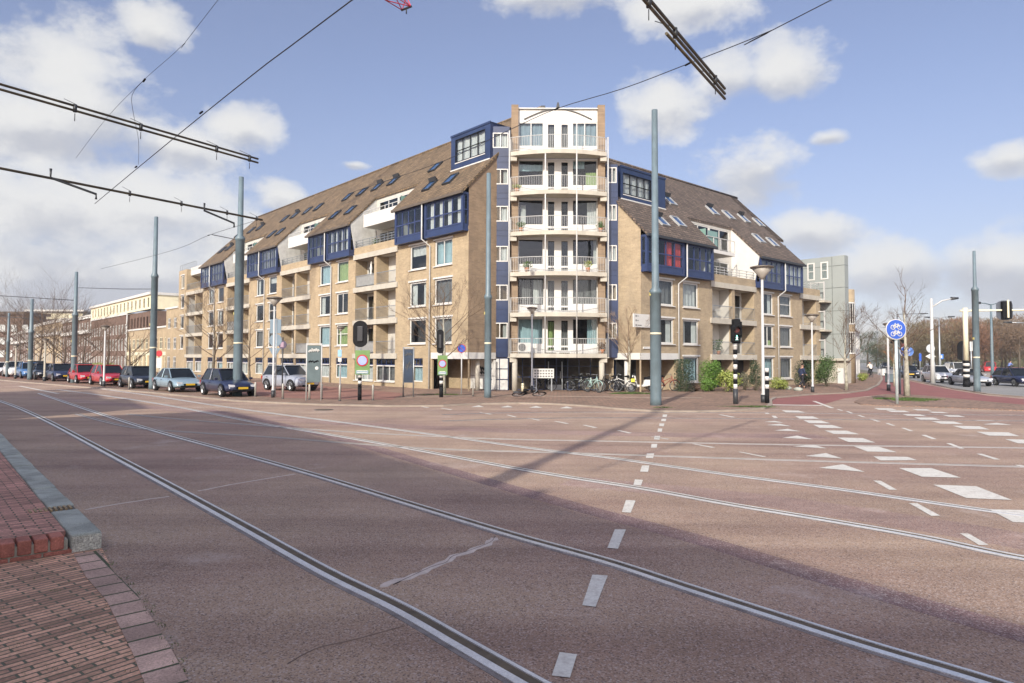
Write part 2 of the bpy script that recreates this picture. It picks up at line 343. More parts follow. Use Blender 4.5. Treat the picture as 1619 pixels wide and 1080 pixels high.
def sheet(name, pts, z, m, kind='structure', parent=None):
    mb = MB(); mb.face([(p[0], p[1], z) for p in pts]); o = mb.obj(name, m, parent, fix=False)
    if o.data.polygons[0].normal.z < 0: o.data.flip_normals()
    if kind: o['kind'] = kind
    return o
def pxs(lst, z=0): return [gp(x, y, z) for x, y in lst]
def slab(name, pts, z0, z1, m, kind='structure'):
    mb = MB(); mb.prism([(p[0], p[1]) for p in pts], 'z', z0, z1); o = mb.obj(name, m)
    if kind: o['kind'] = kind
    return o
sheet('ground', [(-1500, -400), (1500, -400), (1500, 2600), (-1500, 2600)], -.02, M_SOIL)
sheet('road', [(-400, -60), (150, -60), (150, 60), (60, 90), (-60, 110), (-330, 330), (-400, 330)], 0, M_ROAD)
kerbpx = [(0, 600.5), (110, 609.5), (240, 620), (375, 633), (500, 638.5), (620, 641), (700, 640.5), (760, 637.5), (820, 636.5), (870, 637.5), (930, 641), (973, 645), (1040, 649), (1100, 649.5), (1160, 648), (1205, 645), (1218, 640), (1217, 632)]
kerbpx2 = [(1225, 628), (1283, 623), (1340, 620.5), (1370, 616.5), (1388, 608), (1394, 600), (1393, 592)]
KZ = .07
front = pxs(kerbpx+kerbpx2, KZ)
far = [front[0]+UV_*260, front[0]+UV_*260+VV_*30]
slab('pavement', far[::-1][:0]+[far[1], far[0]]+front+[front[-1]+Vector((20, 60, 0)), front[-1]+Vector((-12, 70, 0)), Vector((0, 75, 0))], -.05, KZ, M_PAVBR)
def ribbon(name, pts, w, z0, z1, m, kind='structure', side=0, parent=None):
    mb = MB(); L_, R_ = [], []
    for k, p in enumerate(pts):
        a = pts[max(0, k-1)]; b = pts[min(len(pts)-1, k+1)]; t = Vector((b.x-a.x, b.y-a.y, 0)).normalized(); nn = Vector((-t.y, t.x, 0))
        L_.append(p+nn*(w*(.5+side*.5))); R_.append(p-nn*(w*(.5-side*.5)))
    for k in range(len(pts)-1):
        a, b, c, d = L_[k], L_[k+1], R_[k+1], R_[k]
        i = [mb.P(q.x, q.y, z) for z in (z0, z1) for q in (a, b, c, d)]
        mb.f += [[i[4], i[5], i[6], i[7]], [i[0], i[4], i[5], i[1]], [i[3], i[2], i[6], i[7]]]; mb.smooth += [False]*3
        if k == 0: mb.f.append([i[0], i[3], i[7], i[4]]); mb.smooth.append(False)
        if k == len(pts)-2: mb.f.append([i[1], i[2], i[6], i[5]]); mb.smooth.append(False)
    o = mb.obj(name, m, parent)
    if kind: o['kind'] = kind
    return o
ribbon('kerb_line', [front[0]+UV_*200]+front, .22, -.04, KZ+.006, M_KERBL)
ribbon('paving_edge_line', pxs([(640, 627.5), (740, 626), (860, 626.3), (960, 627.5), (1050, 629), (1110, 629)], KZ), .16, KZ-.01, KZ+.012, M_KERBL)
sheet('parking_strip', pxs([(0, 597.5), (130, 605), (300, 617), (430, 628), (500, 631), (620, 632), (640, 622), (480, 608), (330, 600), (0, 590)], KZ), KZ+.004, mat('red_parking_brick', (.24, .115, .085), .9, var=.2, scale=.4, fine=.2, fscale=20))
# right-hand carriageway and far cycle path
grey = pxs([(1396, 590), (1423, 597.5), (1463, 605.5), (1507, 614.5), (1565, 623.5), (1619, 628), (1800, 640), (2300, 660)])+[Vector((150, 60, 0)), Vector((300, 210, 0)), Vector((260, 420, 0)), Vector((180, 400, 0))]
sheet('carriageway', grey, .004, M_GREYAS)
ribbon('carriageway_kerb', grey[:8], .3, 0, .05, M_KERBL)
sheet('cycle_path', pxs([(1219, 640), (1218, 630.5), (1226, 628.8), (1283, 624), (1341, 621.4), (1371, 617.4), (1389, 609), (1396, 600), (1396, 592), (1410, 596), (1460, 607.5), (1505, 616.5), (1563, 626), (1619, 631), (1800, 643), (1800, 650), (1619, 640), (1520, 631), (1450, 624.5), (1400, 623.5), (1335, 630), (1300, 640)]), .005, M_CYCLE)
slab('island_pavement', pxs([(1350, 636), (1360, 630), (1400, 624.6), (1450, 625.4), (1520, 632), (1619, 641), (1700, 648), (1700, 655), (1619, 650), (1500, 645), (1400, 642), (1362, 640)]), -.02, .03, M_PAVBR)
slab('median_strip', pxs([(1560, 598), (1600, 590), (1640, 588), (1640, 584), (1540, 588), (1520, 592)]), -.02, .09, M_KERBL)
sheet('far_cycle_path', pxs([(1548, 590), (1610, 583.5), (1700, 586), (1700, 579), (1600, 578), (1530, 583)]), .012, M_CYCLE)
# ---- near pavement (bottom left) and its raised part
lowpx = [(157, 871), (180, 905), (217, 941), (267, 1020), (299, 1080)]
lowp = pxs(lowpx, .02); back = lowp[-1]-UV_*14
slab('near_pavement', [gp(161, 869, 0)+UV_*0.0]+lowp[1:]+[back, back-VV_*14, lowp[0]-VV_*18+UV_*2, lowp[0]-VV_*3.2+UV_*.15], -.1, .02, M_PAVNEAR)
edge = [lowp[0]]+lowp[1:]+[back]
ribbon('border_course', edge, .26, -.05, .026, mat('border_brick', (.46, .31, .245), .85, var=.2, scale=2, fine=.3, tex=bricktex(UV_, VV_, .34, .6, .018, (.07, .08, .04), colvar=.3), bump=.7), side=-1)
RZ = .23
kt = pxs([(0, 683.6), (44, 729), (94, 775), (130.5, 810), (161, 839)], RZ); ki = pxs([(0, 713), (55.6, 779.4), (80, 812), (107, 843)], RZ)
kdir = (kt[-1]-kt[0]).normalized(); kn = Vector((-kdir.y, kdir.x, 0)); KW = abs((ki[-1]-kt[-1]).dot(kn))
if (ki[-1]-kt[-1]).dot(kn) < 0: kn = -kn
slab('raised_pavement', [kt[-1]-kdir*.29+kn*KW, kt[0]-kdir*80+kn*KW, kt[0]-kdir*80+kn*16, kt[-1]-kdir*.29+kn*16], -.05, RZ-.008, M_PAVRAISE)
d0 = 0.0; k = 0
lens = [.62, 1.05, .95, 1.1, 1.0]+[1.0]*40
for ln in lens:                          # each kerb stone of the raised pavement
    a = kt[-1]-kdir*(d0+.016); b = kt[-1]-kdir*(d0+ln-.016)
    if k == 2: a = kt[-1]-kdir*(d0+.32)
    mb = MB(); mb.prism([(q.x, q.y) for q in (a, b, b+kn*(KW-.015), a+kn*(KW-.015))], 'z', -.05, RZ+rng.uniform(-.012, .012))
    o = mb.obj('kerb_stone', M_KERB, bevel=.02); o['kind'] = 'structure'
    if k == 0:
        mb = MB(); e = kdir*.013; mb.prism([(q.x, q.y) for q in (a-e+e*2, a-e, a-e+kn*(KW-.03), a+e+kn*(KW-.03))], 'z', .0, RZ-.03)
        o = mb.obj('kerb_stone_face', M_KERBROUGH); o['kind'] = 'structure'
    d0 += ln; k += 1
# drain between the second and third stone
dp = kt[-1]-kdir*(.62+1.05+.16); dF = Fr((dp.x, dp.y, 0), kdir, kn); t = thing('street_drain', 'small yellowish slotted drain grate set between the grey kerb stones', 'drain', (dp.x, dp.y, RZ-.03))
mb = MB(dF); mb.box(-.15, .15, .02, .62, .0, RZ-.02); mb.obj('drain_frame', mat('drain_iron', (.10, .09, .07), .8), t)
mb = MB(dF)
for i in range(9): mb.box(-.12, .12, .06+i*.058, .088+i*.058, RZ-.0199, RZ+.004)
mb.obj('grate', mat('drain_grate_rust', (.30, .22, .12), .8, var=.3, scale=9), t)
# soldier course of bricks that ends the raised part
cs = kt[-1]+kn*(KW+.05); cF = Fr((cs.x, cs.y, 0), kn, -kdir)
mb = MB(cF); mb.box(-.04, 16, .03, .2, -.03, RZ-.055); mo = mb.obj('mortar_bed', mat('mortar', (.36, .34, .27), .95, var=.2, scale=8, bump=.5)); mo['kind'] = 'structure'
M_BRICKS = mat('soldier_brick', (.38, .14, .10), .85, var=.4, scale=2.3, fine=.25, fscale=50, bump=.5)
mb = MB(cF)
for i in range(95):
    a = i*.158; j = rng.uniform(-.008, .008); mb.box(a, a+.134, 0+j, .288, .072, RZ+j)
    if i % 2 == 0: mb.box(a-.1, a+.20, .012+j, .2, .0, .06)
o = mb.obj('brick_edging', M_BRICKS, bevel=.014); o['kind'] = 'structure'
# ---- tram tracks
def smooth(pts, n=6):
    out = []
    for i in range(len(pts)-1):
        p0 = pts[max(0, i-1)]; p1 = pts[i]; p2 = pts[i+1]; p3 = pts[min(len(pts)-1, i+2)]
        for j in range(n):
            t = j/n; out.append(.5*((2*p1)+(-p0+p2)*t+(2*p0-5*p1+4*p2-p3)*t*t+(-p0+3*p1-3*p2+p3)*t**3))
    out.append(pts[-1]); return out
def off(pts, s):
    out = []
    for k, p in enumerate(pts):
        a = pts[max(0, k-1)]; b = pts[min(len(pts)-1, k+1)]; t = Vector((b.x-a.x, b.y-a.y, 0)).normalized(); out.append(p+Vector((-t.y, t.x, 0))*s)
    return out
def rail(tr, px, ext=None, w=1.0, old=False, dark=False):
    pts = smooth(pxs(px))
    if ext: pts = pts+[pts[-1]+(pts[-1]-pts[-2]).normalized()*ext]
    r = ribbon('rail', pts, .075*w, 0, .012, M_SEAM if dark else (M_OLDRAIL if old else M_RAIL), None, parent=tr)
    ribbon('groove', off(pts, .085*w), .078*w, 0, .006, M_GROOVE, None, parent=r)
    ribbon('guard_lip', off(pts, .15*w), .035*w, 0, .0115, M_SEAM if dark else (M_OLDRAIL if old else M_RAIL), None, parent=r)
    ribbon('bitumen_seam', off(pts, .05*w), .27*w, 0, .0035, M_SEAM, None, parent=r)
T1 = thing('tram_track', 'nearest tram track with a wide brown groove, running from upper left to bottom right', 'tram track', tuple(gp(700, 930)))
rail(T1, [(-60, 617), (0, 635), (60, 660), (200, 735), (350, 818), (500, 903), (620, 963), (720, 1021), (800, 1068), (870, 1108)], 9)
rail(T1, [(60, 622), (130, 646), (230, 678), (360, 714), (494, 752), (640, 797), (800, 846), (952, 889), (1073, 929), (1205, 972), (1356, 1021), (1528, 1073), (1620, 1103)], 9)
T2 = thing('tram_track', 'second tram track, its bright rails leaving at the right edge below the zebra blocks', 'tram track', tuple(gp(1300, 800)))
rail(T2, [(90, 616), (180, 628), (280, 644), (400, 668), (520, 688), (640, 709), (800, 739), (901, 756), (1017, 774), (1154, 799), (1306, 824), (1458, 851), (1619, 885), (1900, 930)], 14)
rail(T2, [(150, 614), (240, 626), (330, 640), (430, 654), (560, 671), (700, 690), (850, 711), (950, 723), (1022, 733), (1154, 752), (1306, 772), (1458, 794), (1619, 817), (1900, 856)], 14)
T3 = thing('tram_track', 'thin curved tram track branching away to the right across both other tracks', 'tram track', tuple(gp(1000, 720)))
rail(T3, [(120, 655), (200, 675), (300, 684), (430, 692), (560, 702), (700, 711), (900, 717), (1200, 727), (1400, 733), (1619, 739), (1900, 748)], 30, .9, True)
rail(T3, [(200, 655), (280, 663), (420, 674), (560, 684), (700, 691), (800, 695), (1000, 699), (1200, 703), (1400, 706), (1619, 709), (1900, 715)], 30, .9, True)
T4 = thing('tram_track', 'farthest tram track, two dark parallel rails running across the junction beyond the zebra blocks', 'tram track', tuple(gp(1300, 658)))
rail(T4, [(700, 656), (800, 653), (950, 652), (1200, 653), (1400, 655), (1619, 657), (1900, 660)], 30, 1.1, True, True)
rail(T4, [(700, 666), (800, 663), (950, 661), (1200, 662.5), (1400, 664), (1619, 666), (1900, 669)], 30, 1.1, True, True)
ribbon('asphalt_joint', smooth(pxs([(330, 648), (430, 668), (560, 700), (700, 741), (900, 798), (1100, 852), (1300, 912), (1619, 1003), (1800, 1060)])), .42, 0, .0015, mat('dark_purple_asphalt', (.25, .155, .135), .9, var=.2, scale=1.5, fine=.3, fscale=60, tex=asphalt((.8, .75, .8)), bump=.25))
for (a_, b_, w_) in (([(60, 628), (250, 645), (520, 668), (900, 684), (1300, 690)], None, 1.2), ([(900, 760), (1200, 790), (1500, 835), (1750, 880)], None, 1.0)):
    ribbon('resurfaced_strip', smooth(pxs(a_)), w_, 0, .001, mat('darker_red_asphalt', (.34, .225, .175), .85, var=.2, scale=.9, fine=.16, fscale=60, tex=asphalt((.8, .75, .8)), bump=.2))
# ---- painted markings (every quadrilateral in the road's own plane)
C2 = lambda x, y: (800+x/1.977, 600+y/1.977)
def marks(name, label, cat, quads, group=None, z=.0075):
    for q in quads:
        P = pxs(q); c = sum(P, Vector())/len(P)
        o = sheet(name, P, z, M_LINE, None)
        tag(o, label, cat, group)
def bt(lst): return [[C2(*p) for p in q] for q in lst]
blocks = bt([[(168, 855), (222, 862), (200, 935), (143, 928)], [(270, 612), (318, 615), (280, 713), (238, 708)], [(340, 470), (375, 470), (350, 531), (317, 528)], [(375, 378), (405, 380), (390, 418), (362, 416)],
 [(403, 313), (428, 315), (422, 333), (398, 331)], [(425, 270), (448, 270), (444, 290), (419, 289)], [(440, 232), (463, 232), (460, 247), (437, 246)], [(455, 202), (473, 202), (471, 214), (453, 214)],
 [(465, 177), (482, 177), (480, 189), (462, 188)], [(475, 154), (489, 154), (487, 164), (474, 164)], [(480, 138), (495, 138), (493, 147), (479, 146)], [(486, 124), (501, 124), (499, 131), (485, 131)],
 [(490, 110), (504, 110), (502, 118), (489, 118)], [(494, 94), (512, 94), (510, 104), (493, 104)]])
blocklabels = ['nearest white block of the dashed crossing line, cut close to the bottom edge', 'second white block from the camera in the dashed crossing line, longest of all', 'third white block from the camera in the dashed crossing line', 'fourth white block from the camera in the dashed crossing line', 'fifth white block, squarish, in the dashed crossing line']
for i, q in enumerate(blocks): marks('road_marking', blocklabels[i] if i < 5 else 'small square white block in the far half of the dashed crossing line', 'road marking', [q], 'white blocks of the dashed crossing line' )
Z1 = bt([[(1335, 330), (1470, 335), (1582, 378), (1440, 372)], [(1228, 278), (1330, 278), (1422, 308), (1300, 305)], [(1148, 241), (1255, 243), (1285, 253), (1170, 254)], [(1087, 210), (1165, 211), (1222, 228), (1130, 226)],
 [(1036, 182), (1115, 184), (1155, 198), (1070, 196)], [(996, 160), (1065, 161), (1105, 172), (1025, 171)], [(960, 142), (1020, 143), (1055, 153), (980, 152)], [(930, 128), (985, 129), (1015, 138), (948, 137)],
 [(903, 115), (960, 116), (980, 124), (918, 123)], [(862, 97), (915, 98), (935, 104), (875, 103)], [(1510, 407), (1640, 410), (1700, 452), (1585, 447)]])
marks('zebra_block', 'white zebra block in the near row right of the shark teeth', 'road marking', Z1, 'zebra blocks, near row')
Z2 = bt([[(1150, 90), (1205, 91), (1222, 96), (1165, 95)], [(1187, 97), (1245, 98), (1263, 103), (1205, 102)], [(1235, 108), (1290, 109), (1315, 115), (1255, 114)], [(1275, 119), (1335, 120), (1360, 127), (1295, 126)],
 [(1330, 131), (1400, 132), (1430, 140), (1360, 139)], [(1395, 145), (1480, 147), (1512, 157), (1430, 155)], [(1470, 164), (1570, 166), (1605, 178), (1510, 176)], [(1560, 187), (1660, 190), (1700, 204), (1600, 200)],
 [(1270, 93), (1315, 94), (1332, 98), (1285, 97)], [(1320, 101), (1365, 102), (1385, 106), (1335, 105)], [(1365, 112), (1415, 113), (1437, 118), (1385, 117)], [(1465, 127), (1515, 128), (1530, 131), (1475, 130)]])
marks('zebra_block', 'white zebra block in the far row near the tree island', 'road marking', Z2, 'zebra blocks, far row')
TE = bt([[(978, 277), (1053, 266), (1122, 290)], [(935, 240), (1000, 231), (1052, 248)], [(897, 210), (960, 205), (1003, 216)], [(865, 183), (910, 176), (960, 188)], [(838, 160), (880, 155), (922, 163)], [(815, 143), (855, 139), (892, 147)],
 [(808, 133), (840, 130), (868, 136)], [(1490, 141), (1535, 136), (1582, 143)]])
marks('give_way_triangle', 'white give way triangle in the row left of the zebra blocks', 'road marking', TE, 'give way triangles beside the zebra')
TE2 = [[(656, 641.5), (668, 638.3), (676, 641.5)], [(745, 643.8), (757, 641), (765, 643.8)], [(791, 644.3), (803, 641.5), (811, 644.3)], [(836.5, 645), (848, 642), (857.5, 645)], [(884.8, 645.8), (896, 642.7), (906, 645.8)]]
marks('give_way_triangle', 'white give way triangle in front of the corner tower kerb', 'road marking', TE2, 'give way triangles before the tower')
DA = bt([[(1148, 317), (1172, 318), (1222, 346), (1198, 346)], [(1260, 388), (1285, 388), (1357, 427), (1330, 428)], [(1418, 482), (1445, 483), (1509, 519), (1478, 519)],
 [(1033, 93), (1040, 93), (1055, 98), (1047, 98)], [(1062, 100), (1070, 100), (1086, 106), (1077, 106)], [(1097, 112), (1106, 112), (1124, 118), (1114, 118)], [(1135, 124), (1145, 124), (1172, 132), (1160, 132)], [(1185, 137), (1195, 137), (1218, 145), (1207, 145)],
 [(1235, 152), (1246, 152), (1274, 162), (1262, 162)], [(1297, 174), (1312, 174), (1347, 187), (1332, 187)], [(1375, 200), (1390, 200), (1434, 217), (1418, 217)], [(1470, 233), (1487, 233), (1546, 251), (1527, 251)], [(1590, 268), (1610, 268), (1660, 282), (1640, 282)],
 [(808, 104), (818, 104), (824, 108), (812, 108)], [(830, 114), (842, 114), (850, 121), (838, 121)]])
marks('lane_dash', 'short white lane dash slanting through the zebra area at the right', 'road marking', DA, 'white lane dashes at the right')
DB = bt([[(725, 227), (735, 227), (814, 242), (802, 243)], [(580, 202), (592, 202), (655, 213), (642, 214)], [(345, 159.5), (355, 159.5), (395, 168), (384, 169)], [(238, 143), (250, 143), (287, 151), (275, 152)], [(148, 131), (158, 131), (198, 138), (187, 139)],
 [(65, 121), (74, 121), (110, 128), (100, 128.5)], [(0, 111), (8, 111), (35, 118), (26, 118.5)], [(450, 179), (456, 179), (512, 187), (505, 188)], [(662, 110), (672, 110), (718, 118), (706, 119)], [(380, 90), (388, 90), (425, 96), (415, 96.5)], [(470, 95), (480, 95), (492, 98), (482, 98)]])+[[(757, 652.5), (761, 652.5), (779, 655), (774, 655.5)], [(696, 645.5), (700, 645.5), (716, 648), (712, 648.5)], [(660, 642.5), (664, 642.5), (679, 644.5), (675, 645)]]
marks('lane_dash', 'thin white lane dash in the curved line before the tower', 'road marking', DB, 'thin dashes of the curved line')
marks('road_marking', 'solid white diagonal stop line ending beside the dashed line at the cycle path', 'road marking', bt([[(957, 68), (968, 68), (1027, 90), (1014, 90)]]))
marks('road_marking', 'long thin white line across the cycle path right of the striped posts', 'road marking', bt([[(822, 78), (985, 81), (990, 83), (822, 80)]]))
marks('lane_dash', 'pale worn dash between the tram tracks at the far left', 'road marking', [[(28, 610.5), (34, 610.5), (95, 622.5), (88, 622.5)]])
marks('carriageway_line', 'long white edge line of the grey carriageway under the trees', 'road marking', [[(1444, 583.3), (1449, 583.3), (1474, 593), (1467, 593)], [(1556, 604.5), (1562, 604.5), (1590, 609), (1580, 609)]], 'white lines of the grey carriageway', z=.013)
# crack sealer lines and cracks
def crack(label, px, w, m, z=.006):
    P = smooth(pxs(px), 4); P = [p+Vector((rng.uniform(-1, 1), rng.uniform(-1, 1), 0))*w*.35 for p in P]
    mb = MB()
    for a, b in zip(P, P[1:]):
        t = (b-a).normalized(); nn = Vector((-t.y, t.x, 0)); 
    o = ribbon('crack_repair', P, w, 0, z, m, None); tag(o, label, 'road repair')
crack('pale poured sealer line on the near asphalt left of the first rail', [(136, 806), (200, 795), (268, 785)], .05, M_SEALER)
crack('pale poured sealer line between the two rails of the nearest track', [(312, 777), (380, 764), (465, 750)], .05, M_SEALER)
crack('broad pale patched crack between the rails in the foreground', [(604, 927), (640, 915), (690, 895), (720, 880), (760, 866), (784, 850)], .10, M_SEALER)
M_CRKF = mat('faint_crack', (.20, .15, .125), .9)
M_CRK = mat('open_crack', (.035, .03, .03), .9)
crack('dark hairline crack running beside the patched crack', [(622, 925), (680, 898), (705, 890), (716, 880), (745, 870), (775, 858), (783, 848)], .004, M_CRK, .0085)
crack('dark hairline crack in the foreground asphalt below the first rail', [(455, 1050), (500, 1026), (560, 1012), (640, 990)], .0035, M_CRKF, .0085)
0 and crack('dark gap between the near pavement border and the asphalt', [(160, 873), (200, 916), (232, 960), (275, 1020), (302, 1080)], .010, M_CRK, .0085)
# drain covers and small things on the road
def tuft(mb, c, n, r, h, rg_=rng):
    for _ in range(n):
        a = rg_.uniform(0, 6.28); q = r*math.sqrt(rg_.random()); x = c.x+q*math.cos(a); y = c.y+q*math.sin(a); hh = h*rg_.uniform(.4, 1); b = rg_.uniform(0, 6.28); w = h*.12
        mb.face([(x-w*math.cos(b), y-w*math.sin(b), c.z), (x+w*math.cos(b), y+w*math.sin(b), c.z), (x+rg_.uniform(-.5, .5)*h, y+rg_.uniform(-.5, .5)*h, c.z+hh)])
mb = MB()
for (x, y) in [(160, 873), (175, 893), (195, 915), (215, 938), (228, 952), (240, 970), (252, 990), (262, 1010), (270, 1022), (283, 1045), (206, 926), (235, 962), (290, 1062)]: tuft(mb, gp(x, y, .02), 16, .06, .03)
for _ in range(60):
    x = rng.uniform(-10, 210); y = rng.uniform(900, 1075)
    if x < 150+(y-870)*.6: tuft(mb, gp(x, y, .02), 4, .04, .02)
tag(mb.obj('weeds', M_GRASS, fix=False), 'thin green weeds and moss in the joints of the near brick pavement', 'weeds', kind='stuff')

for (x, y, lb) in ((512, 648, 'dark round manhole cover in the road before the grey green panel'), (1400, 634, 'manhole cover in the cycle path left of the bicycle sign'), (690, 905, 'round iron manhole cover between the nearest rails')):
    if y > 700: continue
    P = gp(x, y); t = thing('manhole_cover', lb, 'manhole cover', tuple(P)); MB(LF(P)).lathe([(.42, 0), (.42, .012)], 24).obj('frame', M_DARKM, t); MB(LF(P)).lathe([(.34, .0), (.34, .016)], 24).obj('lid', M_GROOVE, t)
# ------------------------------------------------------------------ the apartment building
L0 = Vector((-3.0, 46.62, 0)); RC = Vector((9.62, 47.12, 0))-VV_*1.15
AB = thing('apartment_building', 'large buff brick apartment building with blue bay windows and a corner tower of curved balconies', 'building', (3.2, 50, 0))
rb = random.Random(11)
def wall(mb, a0, a1, z0, z1, holes, d=0.0, rev=.14, cap=True):
    xs = sorted({a0, a1, *[h[0] for h in holes], *[h[1] for h in holes]}); zs = sorted({z0, z1, *[h[2] for h in holes], *[h[3] for h in holes]})
    xs = [x for x in xs if a0-1e-6 <= x <= a1+1e-6]; zs = [z for z in zs if z0-1e-6 <= z <= z1+1e-6]
    for i in range(len(xs)-1):
        for j in range(len(zs)-1):
            cx, cz = (xs[i]+xs[i+1])/2, (zs[j]+zs[j+1])/2
            if any(h[0] < cx < h[1] and h[2] < cz < h[3] for h in holes): continue
            mb.face([(xs[i], d, zs[j]), (xs[i+1], d, zs[j]), (xs[i+1], d, zs[j+1]), (xs[i], d, zs[j+1])])
    for (x0, x1, y0, y1) in holes:
        r = d+rev
        for q in ([(x0, d, y0), (x0, r, y0), (x0, r, y1), (x0, d, y1)], [(x1, d, y0), (x1, r, y0), (x1, r, y1), (x1, d, y1)],
                  [(x0, d, y0), (x1, d, y0), (x1, r, y0), (x0, r, y0)], [(x0, d, y1), (x1, d, y1), (x1, r, y1), (x0, r, y1)]): mb.face(q)
def curtain(F, a0, a1, z0, z1, d, m, par, amp=.035, n=14):
    mb = MB(F)
    P = [(a0+(a1-a0)*i/n, d+amp*math.sin(i*2.1+a0*3)) for i in range(n+1)]
    for p, q in zip(P, P[1:]): mb.face([(p[0], p[1], z0), (q[0], q[1], z0), (q[0], q[1], z1), (p[0], p[1], z1)], True)
    return mb.obj('curtain', m, par, fix=False)
def window(F, a0, a1, z0, z1, d, par, name='window', fw=.09, cols=1, rows=1, fm=None, cur=None, sill=True, rowpos=None, th=.07, mw=.06, top=None):
    mb = MB(F); fm = fm or M_WHITE
    mb.box(a0, a0+fw, d, d+th, z0, z1); mb.box(a1-fw, a1, d, d+th, z0, z1)
    mb.box(a0+fw, a1-fw, d, d+th, z0, z0+fw); mb.box(a0+fw, a1-fw, d, d+th, z1-fw, z1)
    for c in range(1, cols):
        x = a0+(a1-a0)*c/cols; mb.box(x-mw/2, x+mw/2, d+.004, d+th-.004, z0+fw, z1-fw)
    for r in (rowpos or [k/rows for k in range(1, rows)]):
        z = z0+(z1-z0)*r; mb.box(a0+fw, a1-fw, d+.008, d+th-.008, z-mw/2, z+mw/2)
    if sill: mb.box(a0-.06, a1+.06, d-.20, d-.001, z0-.07, z0-.005)
    w = mb.obj(name, fm, par)
    if name == 'window' and d == .08: q = MB(F); q.box(a0-.12, a1+.12, -.05, .06, z1, z1+.12); q.obj('lintel', M_WHITE, w)
    g = MB(F); g.face([(a0+fw*.5, d+th*.5, z0+fw*.5), (a1-fw*.5, d+th*.5, z0+fw*.5), (a1-fw*.5, d+th*.5, z1-fw*.5), (a0+fw*.5, d+th*.5, z1-fw*.5)]); g.obj('pane', M_GLASS, w, fix=False)
    if cur:
        for (f0, f1, h0, h1, m) in cur: curtain(F, a0+(a1-a0)*f0, a0+(a1-a0)*f1, z0+(z1-z0)*h0, z0+(z1-z0)*h1, d+.22, m, w)
    return w
def rcur():
    k = rb.random()
    if k < .28: return [(.0, .3, 0, 1, M_CURT), (.72, 1, 0, 1, M_CURT)]
    if k < .40: return [(0, 1, rb.uniform(.55, .8), 1, M_CURT)]
    if k < .58: return [(0, 1, 0, 1, M_CURTD)]
    if k < .66: return [(0, 1, 0, 1, rb.choice([M_CURTB, M_CURTB, M_CURT, M_CURTG]))]
    if k < .8: return [(0, .25, 0, 1, M_CURTD), (.7, 1, 0, .3, M_CURTG)]
    return None
def railing(F, a0, a1, d, z0, h, par, m, step=.14, r=.007, returns=None, name='railing'):
    mb = MB(F)
    mb.box(a0, a1, d-.025, d+.025, z0+h-.05, z0+h); mb.box(a0, a1, d-.015, d+.015, z0+.08, z0+.11)
    n = int((a1-a0)/step)
    for i in range(n+1):
        x = a0+(a1-a0)*i/n; mb.box(x-r, x+r, d-r, d+r, z0+.11, z0+h-.05)
    return mb.obj(name, m, par)
M_BG = mat('buff_brick_grey', (.355, .278, .18), .9, var=.14, scale=1.1, fine=.10, fscale=9, tex=stain(bricktex(DUV, (0, 0, 1), .36, .11, .012, (.36, .31, .23), colvar=.12, mf=.5), (.24, .20, .15), .5), bump=.25)
